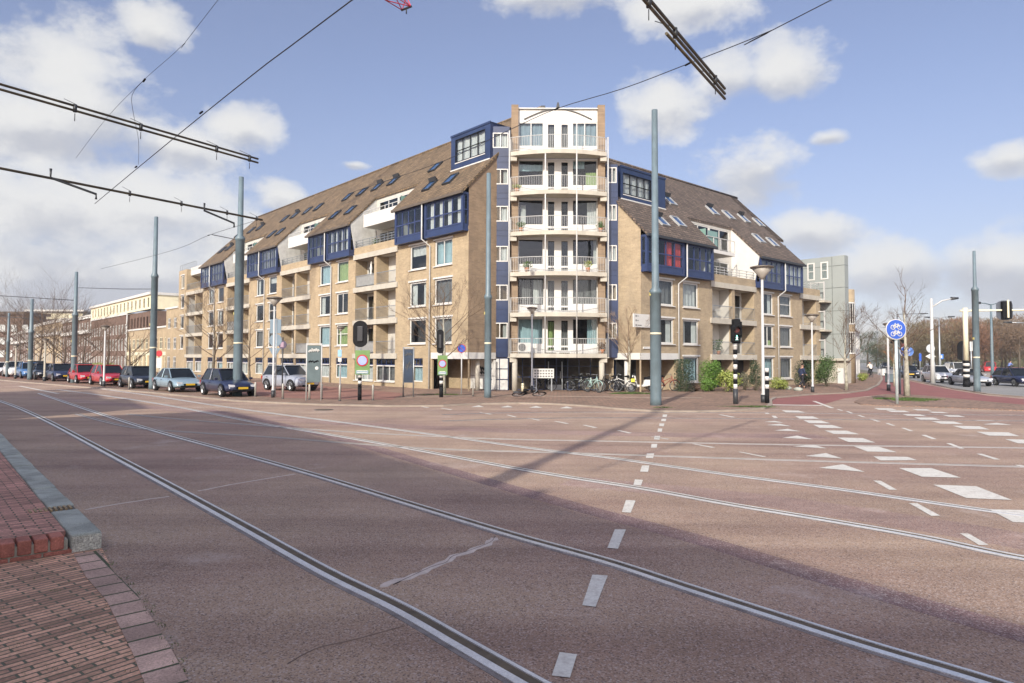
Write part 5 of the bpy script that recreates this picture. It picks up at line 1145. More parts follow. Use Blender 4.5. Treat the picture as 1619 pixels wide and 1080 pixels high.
# pedestrian signal
P, F, s = sgn(1163, 641); t = thing('pedestrian_signal', 'pedestrian traffic light showing a lit green walking figure on a black and white striped post', 'traffic light', tuple(P))
H_ = zz(P, 545); ppl(F, 3.8*s, 0, zz(P, 615)).obj('dark_pole_foot', M_DARKM, t)
n = 9; zA = zz(P, 615); zB = zz(P, 545)
mbw = MB(F); mbb = MB(F)
for k in range(n): (mbw if k % 2 == 0 else mbb).lathe([(3.1*s+(.004 if k % 2 else 0), zA+(zB-zA)*k/n), (3.1*s+(.004 if k % 2 else 0), zA+(zB-zA)*(k+1)/n)], 14)
mbw.obj('white_stripes', M_WHITE, t); mbb.obj('black_stripes', M_BLACK, t)
mb = MB(F); z0, z1 = zz(P, 541), zz(P, 515); mb.box(-7.2*s, 5.5*s, -.35, .05, z0, z1); hs_ = mb.obj('signal_head', M_BLACK, t, bevel=.03)
mb = MB(F); mb.box(-1.5*s, 10*s, .06, .42, zz(P, 543), zz(P, 504)); mb.box(10*s, 13*s, .1, .4, zz(P, 533), zz(P, 508)); mb.obj('signal_backplate', M_BLACK, t, bevel=.05)
for (y, mm, nm) in ((522, mat('red_lens_off', (.07, .008, .006), .4), 'red_lens'), (534.5, M_BLACK, 'green_lens')):
    z = zz(P, y); mb = MB(F); mb.disc(F(-.9*s, -.36, z), (0, 1, 0), 4.6*s, .02); l_ = mb.obj(nm, mm, hs_)
    mb = MB(F)
    for j in range(10): a = math.pi*j/9; b = math.pi*(j+1)/9; mb.face([(-.9*s+5*s*math.cos(a), -.36, z+5*s*math.sin(a)), (-.9*s+5*s*math.cos(b), -.36, z+5*s*math.sin(b)), (-.9*s+5*s*math.cos(b), -.6, z+5*s*math.sin(b)), (-.9*s+5*s*math.cos(a), -.6, z+5*s*math.sin(a))])
    mb.obj('hood', M_BLACK, l_, fix=False)
M_WALK = bpy.data.materials.new('lit_green_walk_lamp'); M_WALK.use_nodes = True; M_WALK.node_tree.nodes['Principled BSDF'].inputs['Emission Color'].default_value = (.35, 1, .85, 1); M_WALK.node_tree.nodes['Principled BSDF'].inputs['Emission Strength'].default_value = 1.6
mb = MB(F); z = zz(P, 534.5); x = -.9*s; k = s*1.05
mb.disc(F(x, -.385, z+3.1*k), (0, 1, 0), .85*k, .02, 12)
for a, b in (((0, 2.2), (0, -.4)), ((0, -.4), (-1.5, -3.4)), ((0, -.4), (1.4, -3.2)), ((0, 1.8), (-1.5, .3)), ((0, 1.8), (1.5, .5))): mb.bar((x+a[0]*k, -.385, z+a[1]*k), (x+b[0]*k, -.385, z+b[1]*k), .9*k, .02)
mb.obj('walking_figure', M_WALK, hs_)
mb = MB(F); mb.lathe([(3.5*s, zz(P, 549)), (3.5*s, zz(P, 543))], 12); mb.obj('white_collar', M_WHITE, t)
def striped(px, yb, y0, y1, n, r, label, name='striped_post', white_top=True):
    P, F, s = sgn(px, yb); t = thing(name, label, 'post', tuple(P)); ppl(F, r*s*1.05, 0, zz(P, y0)).obj('dark_pole_foot', M_BLACK, t)
    a, b = MB(F), MB(F); zA, zB = zz(P, y0), zz(P, y1)
    for k in range(n): (a if (k % 2 == 0) == white_top else b).lathe([(r*s, zA+(zB-zA)*k/n), (r*s, zA+(zB-zA)*(k+1)/n)], 14)
    a.obj('white_stripes', M_WHITE, t); b.obj('black_stripes', M_BLACK, t); return t, P, F, s
striped(1213, 639.5, 614.5, 582, 5, 3.1, 'short black and white striped post right of the large lamp')
# two signals seen from behind with green boards
for (px, yb, xh, y0, y1, w, gx0, gx1, gy0, gy1, lb) in ((568.5, 635, 568.5, 549, 507, 23, 562, 585, 554, 592, 'larger black oval traffic light backplate above a green no stopping board'), (697.5, 630, 695.5, 559, 521, 11, 692, 707.5, 562, 593, 'smaller black oval traffic light backplate near the bare tree at the porch')):
    t, P, F, s = striped(px, yb, 612, 592, 4, 3.0, lb, 'traffic_signal', False); t['category'] = 'traffic light'
    ppl(F, 2*s, zz(P, 592), zz(P, y0+2)).obj('pole', M_STEEL, t)
    za, zb2 = zz(P, y0), zz(P, y1); R = w/2*s; mb = MB(F); pts = []
    for j in range(13): a = math.pi*j/12; pts.append(((xh-px)*s+R*math.cos(a), zb2-R*.9+R*.9*math.sin(a)))
    for j in range(13): a = math.pi+math.pi*j/12; pts.append(((xh-px)*s+R*math.cos(a), za+R*.9+R*.9*math.sin(a)))
    mb.prism(pts, 'd', -.05, 0.0); bp_ = mb.obj('oval_backplate', M_BLACK, t); mb = MB(F); mb.box((xh-px)*s-R*.45, (xh-px)*s+R*.45, .0, .35, za+.25, zb2-.25); mb.obj('signal_head', M_BLACK, bp_, bevel=.04)
    mb = MB(F); mb.box((xh-px)*s-R*.4, (xh-px)*s+R*.4, -.12, -.05, za+.3, zb2-.3); mb.obj('rear_housing', mat('black_plastic', (.03, .03, .033), .4), bp_, bevel=.04)
    a0, a1 = (gx0-px)*s, (gx1-px)*s; z0, z1 = zz(P, gy1), zz(P, gy0); mb = MB(F); mb.box(a0, a1, -.2, -.16, z0, z1); g = mb.obj('green_board', M_GREENB, t)
    cz = z1-(z1-z0)*.42; cr = (a1-a0)*.40; cxx = (a0+a1)/2
    mb = MB(F); mb.disc(F(cxx, -.215, cz), (0, 1, 0), cr, .02); mb.obj('red_ring', M_SIGNR, g); mb = MB(F); mb.disc(F(cxx, -.235, cz), (0, 1, 0), cr*.78, .02); mb.obj('blue_disc', mat('pale_sign_blue', (.30, .36, .62), .4), g)
    mb = MB(F); mb.box(a0+.06, a1-.06, -.225, -.2, z0+.05, z0+(z1-z0)*.17); pl = mb.obj('text_panel', mat('grey_text_panel', (.22, .30, .34), .5), g)
    mb = MB(F)
    for k in range(2): mb.box(a0+.12, a1-.12, -.23, -.225, z0+.09+k*.1, z0+.12+k*.1)
    mb.obj('small_lettering', M_WHITE, pl)
# information panels
for (x0, x1, yb, y0, y1, lb, tagm) in ((484, 507.5, 635.5, 604, 546, 'taller grey green panel on two white posts with white graffiti near its top', 1), (637.5, 653.5, 629.5, 605, 552, 'narrow dark panel on two thin posts with faint graffiti, closer to the porch', 0)):
    P, F, s = sgn((x0+x1)/2, yb); t = thing('street_poster_stand', lb, 'panel', tuple(P)); hw = (x1-x0)/2*s
    for e in (-1, 1): ppl(F, 1.1*s, 0, zz(P, y1-3), 10, (e*hw, 0)).obj('post', M_RAILW if tagm else M_STEEL, t)
    mb = MB(F); mb.box(-hw, hw, -.03, .03, zz(P, y1-1), zz(P, y1-3)); mb.obj('top_bar', M_RAILW if tagm else M_STEEL, t)
    mb = MB(F); mb.box(-hw+1.2*s, hw-1.2*s, -.05, .05, zz(P, y0), zz(P, y1)); pn = mb.obj('panel_face', mat('grey_green_panel', (.10, .135, .14), .35, var=.15) if tagm else mat('dark_blue_panel', (.028, .045, .075), .35, var=.2), t)
    scrawl(F, -hw*.7, hw*.7, zz(P, y1+13), zz(P, y1+2), -.07, 5, M_WHITE if tagm else M_CURTD, pn, .035 if tagm else .012, 4)
    if tagm: scrawl(F, -hw*.7, hw*.6, zz(P, y1+30), zz(P, y1+21), -.07, 4, M_BLACK, pn, .02, 9); mb = MB(F); mb.disc(F(hw*.4, -.06, zz(P, y1+36)), (0, 1, 0), .09, .02); mb.obj('round_sticker', M_WHITE, pn)
    else: scrawl(F, -hw*.6, hw*.6, zz(P, y1+36), zz(P, y1+18), -.07, 4, M_CURTD, pn, .014, 12)
# bollards and short posts
proto = None
BL = [(403.5, 629, 604, 'short steel bollard just right of the navy hatchback'), (447, 632.5, 606.5, 'short steel bollard between the lamp and the grey green panel'), (489, 634, 605, 'short steel bollard under the grey green panel'), (508.5, 633, 606, 'short steel bollard right beside the grey green panel'), (537, 636, 604, 'short steel bollard left of the larger oval signal'), (589.5, 635, 601, 'taller thin post with dark top right of the larger oval signal'), (748, 628.5, 605, 'short post by the white column of the left porch'), (204, 617, 592, 'short steel post in front of the black parked car')]
for (x, yb, y1, lb) in BL:
    P, F, s = sgn(x, yb)
    if proto is None:
        proto = thing('bollard', lb, 'bollard', tuple(P), group='short steel bollards along the pavement'); h = zz(P, y1); r = 1.55*s
        MB(F).lathe([(r, 0), (r, h-.05), (r*.6, h)], 12).obj('post', mat('bollard_steel', (.40, .38, .33), .5, .3, var=.15), proto); MB(F).lathe([(r*1.25, 0), (r*1.25, .12)], 12).obj('foot_collar', M_DARKM, proto)
    else: copytree(proto, P, lb)
# no parking sign
P, F, s = sgn(729.5, 625); t = thing('no_parking_sign', 'round blue no parking sign with red slash in front of the porch', 'sign', tuple(P)); ppl(F, 1*s, 0, zz(P, 543)).obj('post', M_RAILW, t)
z = zz(P, 551); mb = MB(F); mb.disc(F(0, -.1, z), (0, 1, 0), 6.9*s, .03); b = mb.obj('red_rim', M_SIGNR, t); mb = MB(F); mb.disc(F(0, -.125, z), (0, 1, 0), 5.9*s, .02); mb.obj('blue_disc', M_SIGNB, b); mb = MB(F); mb.bar((-4.4*s, -.14, z+4.4*s), (4.4*s, -.14, z-4.4*s), 1.4*s, .02); mb.obj('red_slash', M_SIGNR, b)
# sign backs on the lamp at 431
P, F, s = sgn(435.5, 629); t = thing('sign_cluster', 'grey backs of a rectangular, a round and a triangular sign beside the funnel lamp', 'sign', tuple(P)); ppl(F, .9*s, 0, zz(P, 503)).obj('post', M_STEEL, t)
mb = MB(F); mb.box(-10.5*s, 7*s, .0, .04, zz(P, 527), zz(P, 505)); mb.obj('rectangular_sign', mat('blue_grey_sign_back', (.16, .22, .27), .5), t)
mb = MB(F); mb.disc(F(-1.5*s, .02, zz(P, 538)), (0, 1, 0), 10*s, .04); mb.obj('round_sign', MATS['blue_grey_sign_back'], t)
mb = MB(F); mb.prism([(-12*s, zz(P, 550.5)), (7*s, zz(P, 550.5)), (-3*s, zz(P, 567))], 'd', 0, .04); mb.obj('triangular_sign', MATS['blue_grey_sign_back'], t)
P, F, s = sgn(446, 622); t = thing('round_sign', 'round sign with a purple and white sticker on a dark pole behind the lamp', 'sign', tuple(P)); ppl(F, 1*s, 0, zz(P, 533)).obj('post', M_DARKM, t); mb = MB(F); mb.disc(F(0, -.05, zz(P, 545)), (0, 1, 0), 6.5*s, .04); mb.obj('sign_disc', mat('dull_purple_sticker', (.08, .06, .10), .6), t); mb = MB(F); mb.box(-3*s, 2*s, -.1, -.07, zz(P, 549), zz(P, 541)); mb.obj('pale_sticker', mat('pink_sticker', (.35, .24, .30), .6), t)
P, F, s = sgn(537, 624); t = thing('blue_sign', 'small pale blue sign plate under the short funnel lamp', 'sign', tuple(P)); ppl(F, .5*s, 0, zz(P, 553)).obj('post', M_RAILW, t); mb = MB(F); mb.box(-3*s, 3*s, -.12, -.08, zz(P, 564), zz(P, 553)); mb.obj('sign_plate', mat('light_blue_plate', (.25, .45, .62), .5), t); mb = MB(F); mb.box(-2.6*s, 3*s, -.12, -.08, zz(P, 572), zz(P, 565.5)); mb.obj('lower_plate', M_WHITE, t)
P, F, s = sgn(251, 612); t = thing('red_sign', 'red and white round sign with panel behind the third mast', 'sign', tuple(P)); ppl(F, .6*s, 0, zz(P, 553)).obj('post', M_RAILW, t); mb = MB(F); mb.disc(F(0, -.05, zz(P, 559)), (0, 1, 0), 5*s, .04); mb.obj('sign_disc', M_SIGNR, t); mb = MB(F); mb.box(-4.5*s, 4.5*s, -.06, -.02, zz(P, 582), zz(P, 566)); mb.obj('white_panel', M_WHITE, t)
# bicycle signs on the right
def bike_icon(F, cx_, cz, k, y, par):
    mb = MB(F)
    for e in (-1, 1):
        pts = [(cx_+e*k*1.15+.72*k*math.cos(2*math.pi*j/12), y, cz+.72*k*math.sin(2*math.pi*j/12)) for j in range(13)]; mb.tube(pts, .13*k, 4, sm=False)
    for a, b in (((-1.15, 0), (-.55, 1)), ((-.55, 1), (.65, .95)), ((-.55, 1), (.05, 0)), ((.05, 0), (.65, .95)), ((.55, 1.3), (1.15, 0)), ((-.6, 1.3), (-.2, 1.35)), ((-1.15, 0), (.05, 0))): mb.bar((cx_+a[0]*k, y, cz+a[1]*k), (cx_+b[0]*k, y, cz+b[1]*k), .2*k, .03)
    mb.obj('bicycle_symbol', M_WHITE, par)
P, F, s = sgn(1418.5, 639.5); t = thing('bicycle_sign', 'large round blue sign with two white bicycles one above the other on a pale post', 'sign', tuple(P)); ppl(F, 2.3*s, 0, zz(P, 530)).obj('post', mat('pale_blue_post', (.48, .55, .55), .5, .2, var=.15), t)
z = zz(P, 521); mb = MB(F); mb.disc(F(-2*s, -.12, z), (0, 1, 0), 16.2*s, .03, 32); b = mb.obj('white_rim', M_WHITE, t); mb = MB(F); mb.disc(F(-2*s, -.145, z), (0, 1, 0), 15*s, .02, 32); b2 = mb.obj('blue_disc', M_SIGNB, t)
bike_icon(F, -2*s, z+3.2*s, 4.6*s, -.17, b2); bike_icon(F, -2*s, z-7.4*s, 4.6*s, -.17, b2)
P, F, s = sgn(1430, 626); t = thing('bicycle_sign', 'smaller round blue sign with a white bicycle behind the bare tree on the island', 'sign', tuple(P)); ppl(F, 1.2*s, 0, zz(P, 550)).obj('post', M_STEEL, t)
z = zz(P, 556); mb = MB(F); mb.disc(F(0, -.12, z), (0, 1, 0), 8.2*s, .03, 24); mb.obj('white_rim', M_WHITE, t); mb = MB(F); mb.disc(F(0, -.145, z), (0, 1, 0), 7.3*s, .02, 24); b2 = mb.obj('blue_disc', M_SIGNB, t); bike_icon(F, 0, z-1.2*s, 3.2*s, -.17, b2)
mb = MB(F); mb.disc(F(8*s, -.05, z), (0, 1, 0), 7*s, .03, 24); mb.obj('second_disc', mat('blue_ring_sign', (.1, .2, .5), .4), t)
# dark sign box with red behind the big bicycle sign, grey bin below
P, F, s = sgn(1423, 623); t = thing('sign_box', 'dark tilted sign box with a red edge hanging behind the large bicycle sign', 'sign', tuple(P)); ppl(F, 1.5*s, 0, zz(P, 537)).obj('post', M_MAST, t); mb = MB(F); mb.box(-10*s, 8*s, 0, .3, zz(P, 543), zz(P, 537)); mb.obj('box', M_BLACK, t); mb = MB(F); mb.box(3*s, 8*s, -.02, .3, zz(P, 552), zz(P, 543.2)); mb.obj('red_edge', mat('dark_red_edge', (.2, .03, .05), .5), t)
for (x, yb, y1, w, m_, lb) in ((1406, 605, 591, 9, M_MAST, 'blue grey litter bin by the dark lamp'), (1391, 594, 583, 3.5, M_WHITE, 'narrower white cabinet beside the cycle path'), (1396, 594.5, 583, 5, M_WHITE, 'wider white cabinet beside the cycle path')):
    P, F, s = sgn(x, yb); t = thing('street_cabinet', lb, 'cabinet', tuple(P)); mb = MB(F); mb.box(-w/2*s, w/2*s, -.3, .3, .06, zz(P, y1)); mb.obj('body', m_, t, bevel=.04); mb = MB(F); mb.box(-w/2*s-.04, w/2*s+.04, -.34, .34, zz(P, y1), zz(P, y1)+.07); mb.obj('lid', M_STEEL, t); mb = MB(F); mb.box(-w/2*s+.04, w/2*s-.04, -.26, .26, 0, .06); mb.obj('plinth', M_DARKM, t)
# gantry signal at the right
t, P, F, s = striped(1528.5, 612, 601, 570, 7, 4.6, 'cream gantry post whose long arm carries an oval signal at the right edge', 'signal_gantry', False); t['category'] = 'traffic light'
ppl(F, 3.6*s, zz(P, 570), zz(P, 487)).obj('post', M_CREAM, t)
mb = MB(F); mb.tube([(-8*s, 0, zz(P, 491.5)), (200*s, 0, zz(P, 488))], 1.5*s, 10); mb.obj('arm', M_CREAM, t)
xh = (1593-1528.5)*s; za, zb2 = zz(P, 506), zz(P, 474.5); R = 13*s; pts = []
for j in range(13): a = math.pi*j/12; pts.append((xh+R*math.cos(a), zb2-R*.55+R*.55*math.sin(a)))
for j in range(13): a = math.pi+math.pi*j/12; pts.append((xh+R*math.cos(a), za+R*.55+R*.55*math.sin(a)))
mb = MB(F); mb.prism(pts, 'd', .12, .17); bp_ = mb.obj('oval_backplate', mat('blue_grey_backplate', (.09, .10, .12), .4), t)
mb = MB(F); mb.box(xh-7*s, xh+7*s, -.25, .1, za+.1, zb2-.1); mb.obj('signal_head', M_BLACK, bp_, bevel=.05)
mb = MB(F); mb.box(xh-1.3*s, xh+1.3*s, -.32, -.26, za+.2, zb2); mb.obj('mounting_bar', M_CREAM, bp_)
P, F, s = sgn(1524, 609); t = thing('rear_signal', 'black traffic light back seen left of the cream gantry post', 'traffic light', tuple(P)); ppl(F, 1.5*s, 0, zz(P, 545)).obj('post', M_DARKM, t)
mb = MB(F); R = 9*s; za, zb2 = zz(P, 570), zz(P, 539); pts = [(R*math.cos(math.pi*j/12), zb2-R+R*math.sin(math.pi*j/12)) for j in range(13)]+[(R*math.cos(math.pi+math.pi*j/12), za+R*.4+R*.4*math.sin(math.pi+math.pi*j/12)) for j in range(13)]; mb.prism(pts, 'd', 0, .05); mb.obj('oval_backplate', M_BLACK, t); mb = MB(F); mb.box(-.25, .25, .05, .35, za+.2, zb2-.2); mb.obj('signal_head', M_BLACK, t)
P, F, s = sgn(1536.5, 609); t = thing('white_sign', 'tall narrow white sign plate between the gantry post and the slender mast', 'sign', tuple(P)); ppl(F, 1*s, 0, zz(P, 540)).obj('post', M_STEEL, t); mb = MB(F); mb.box(-2.2*s, 2.4*s, -.05, 0, zz(P, 555), zz(P, 540)); mb.obj('sign_plate', M_WHITE, t)
P, F, s = sgn(1475.5, 604); t = thing('priority_sign', 'white round and diamond sign backs stacked on the tall white pole', 'sign', tuple(P+Vector((0, .3, 0)))); mb = MB(F); mb.disc(F(0, .35, zz(P, 551)), (0, 1, 0), 6.8*s, .04); mb.obj('round_sign', mat('light_grey_back', (.5, .52, .52), .5, .2), t); zc = zz(P, 563.5); mb = MB(F); mb.prism([(-8.5*s, zc), (0, zc-4.5*s), (8.5*s, zc), (0, zc+4.5*s)], 'd', .33, .37); mb.obj('diamond_sign', M_WHITE, t)
P, F, s = sgn(1488, 596); t = thing('blue_sign', 'small square blue sign right of the white diamond', 'sign', tuple(P)); ppl(F, .6*s, 0, zz(P, 560)).obj('post', M_STEEL, t); mb = MB(F); mb.box(-3.5*s, 3.5*s, -.1, -.05, zz(P, 567.5), zz(P, 560)); pl = mb.obj('sign_plate', mat('light_sign_blue', (.06, .2, .6), .4), t); mb = MB(F); mb.box(-1*s, 1.5*s, -.12, -.1, zz(P, 566), zz(P, 562)); mb.obj('white_symbol', M_WHITE, pl)
P, F, s = sgn(1455, 592); t = thing('blue_sign', 'slim blue upright banner behind the white diamond signs', 'sign', tuple(P)); ppl(F, .6*s, 0, zz(P, 558)).obj('post', M_STEEL, t); mb = MB(F); mb.box(-1.8*s, 1.8*s, -.1, -.05, zz(P, 571), zz(P, 559)); mb.obj('banner', M_SIGNB, t)
# board before the entrance, short bollard, equipment box
P = Vector((1.75, 47.2, KZ)); F = LF(P); t = thing('notice_board', 'white notice board of small squares on two legs at the tower entrance', 'board', tuple(P))
for e in (-.1, .95): mb = MB(F); mb.box(e, e+.08, -.04, .04, 0, .9); mb.obj('leg', M_STEEL, t)
mb = MB(F); mb.box(-.28, 1.15, -.08, 0, .9, 1.55); bd = mb.obj('board', M_WHITE, t)
mb = MB(F)
for i in range(7):
    for j in range(3): mb.box(-.2+i*.19, -.08+i*.19, -.085, -.08, .97+j*.19, 1.07+j*.19)
mb.obj('small_labels', M_CURTD, bd)
P = Vector((.75, 47.1, KZ)); t = thing('entrance_bollard', 'stubby cream bollard left of the tower lamp', 'bollard', tuple(P)); MB(LF(P)).lathe([(.1, 0), (.1, .5), (.06, .54)], 12).obj('post', M_CREAM, t); MB(LF(P)).lathe([(.103, .4), (.103, .44)], 12).obj('band', M_DARKM, t)
# things on the balconies
z = FT[0]; P = TW(-2.35, -.45, z); t = thing('air_conditioner', 'white outdoor air conditioner with round fan on the lowest tower balcony', 'air conditioner', tuple(P)); mb = MB(TW); mb.box(-2.8, -1.9, -.6, -.3, z+.05, z+.72); cs_ = mb.obj('casing', M_WHITE, t, bevel=.02)
mb = MB(TW); mb.disc(TW(-2.5, -.62, z+.4), (0, 1, 0), .26, .03); mb.obj('fan_grille', M_CURTD, cs_)
mb = MB(TW); mb.box(-2.7, -2.6, -.58, -.35, z, z+.05); mb.box(-2.1, -2.0, -.58, -.35, z, z+.05); mb.obj('feet', M_DARKM, t)
def pot(P, h, m, label, name='potted_plant', n=90, r=.3, k=.12):
    t = thing(name, label, 'plant', tuple(P)); F = LF(P); MB(F).lathe([(.12, 0), (.17, .28)], 12).obj('pot', mat('terracotta_pot', (.35, .16, .08), .8), t)
    mb = MB(F); q = random.Random(int(P[0]*100))
    for _ in range(n):
        a = q.uniform(0, 6.28); e = q.uniform(0, 1); c = (r*q.random()*math.cos(a), r*q.random()*math.sin(a), .28+h*e); w = k
        mb.face([(c[0], c[1], c[2]), (c[0]+q.uniform(-w, w), c[1]+q.uniform(-w, w), c[2]+q.uniform(0, w)), (c[0]+q.uniform(-w, w), c[1]+q.uniform(-w, w), c[2]+w)])
    mb.obj('foliage', m, t, fix=False); return t
M_LEAF = mat('leaf_green', (.06, .11, .025), .6, var=.4, scale=6); M_LEAFY = mat('leaf_yellow_green', (.22, .26, .05), .6, var=.35, scale=5); M_LEAFD = mat('leaf_dark', (.028, .05, .018), .6, var=.4, scale=6)
pot(TW(3.0, -.5, FT[0]), .4, M_TWIG, 'dry potted plant at the right end of the lowest tower balcony'); pot(TW(2.9, -.5, FT[3]), .35, M_LEAF, 'green potted plant at the right end of the third lowest... tower balcony'.replace('third lowest... ', 'fourth ')); pot(TW(-2.6, -.5, FT[3]), .3, M_LEAF, 'low potted plant at the left end of the fourth tower balcony'); pot(TW(-2.2, -.7, FT[2]), .35, M_LEAF, 'leafy potted plant at the left of the third tower balcony', r=.45); pot(TW(2.0, -.8, FT[2]), .4, M_LEAFY, 'yellowish potted plant at the right of the third tower balcony')
pot(TW(-2.9, -.3, FT[4]), .15, M_LEAFY, 'small potted plant at the left of the fifth tower balcony')
for i, (F, a, d, z, lb) in enumerate([(GR, 9.4, .5, 2.68, 'tall potted palm behind the lower railing of the right wing loggia'), (GR, 10.4, .45, 2.68, 'second potted palm behind the lower railing of the right wing loggia'), (GL, 13.2, .5, 11.1, 'potted shrub on the left wing terrace beside the first upper balcony')]): pot(F(a, d, z), .8, M_LEAF, lb, n=140, r=.3)
def chair(F, a, d, z, label, m=M_RAILW, table=False):
    P = F(a, d, z); t = thing('garden_table' if table else 'garden_chair', label, 'table' if table else 'chair', tuple(P))
    for i in (0, 1):
        for j in (0, 1): mb = MB(F); mb.box(a+i*.42, a+.03+i*.42, d+j*.42, d+j*.42+.03, z, z+(.68 if table else .42)); mb.obj('leg', m, t)
    mb = MB(F); mb.box(a-.02, a+.48, d-.02, d+.48, z+(.68 if table else .42), z+(.72 if table else .46)); mb.obj('table_top' if table else 'seat', m, t)
    if not table: mb = MB(F); mb.box(a-.02, a+.03, d, d+.46, z+.5, z+.9); mb.obj('backrest', m, t)
chair(GR, 9.6, .6, 5.48, 'white garden chair on the upper loggia of the right wing, left opening'); chair(GR, 10.5, .6, 5.48, 'white garden table on the upper loggia of the right wing', table=True); chair(GR, 13.1, .6, 5.48, 'brown garden chair on the upper loggia of the right wing, right opening', M_TAN)
chair(GL, 9.6, .5, 8.28, 'dark garden chair on the top loggia of the left wing nearest the tower', M_DARKM); chair(GL, 14.0, .7, 8.28, 'white garden table on the top loggia of the left wing', table=True); chair(GL, 25.2, .6, 5.48, 'white garden chair on the second loggia stack of the left wing'); chair(GR, 24.3, .6, 5.48, 'white garden chair on the end loggia of the right wing')
P = GL(13.6, .35, 8.28); t = thing('closed_parasol', 'closed white parasol on the top loggia of the left wing', 'parasol', tuple(P)); F = LF(P); MB(F).lathe([(.02, 0), (.02, 2.0)], 8).obj('pole', M_STEEL, t); MB(F).lathe([(.13, .75), (.17, .9), (.08, 1.3), (.14, 1.5), (.03, 2.1)], 10).obj('canopy', M_WHITE, t)
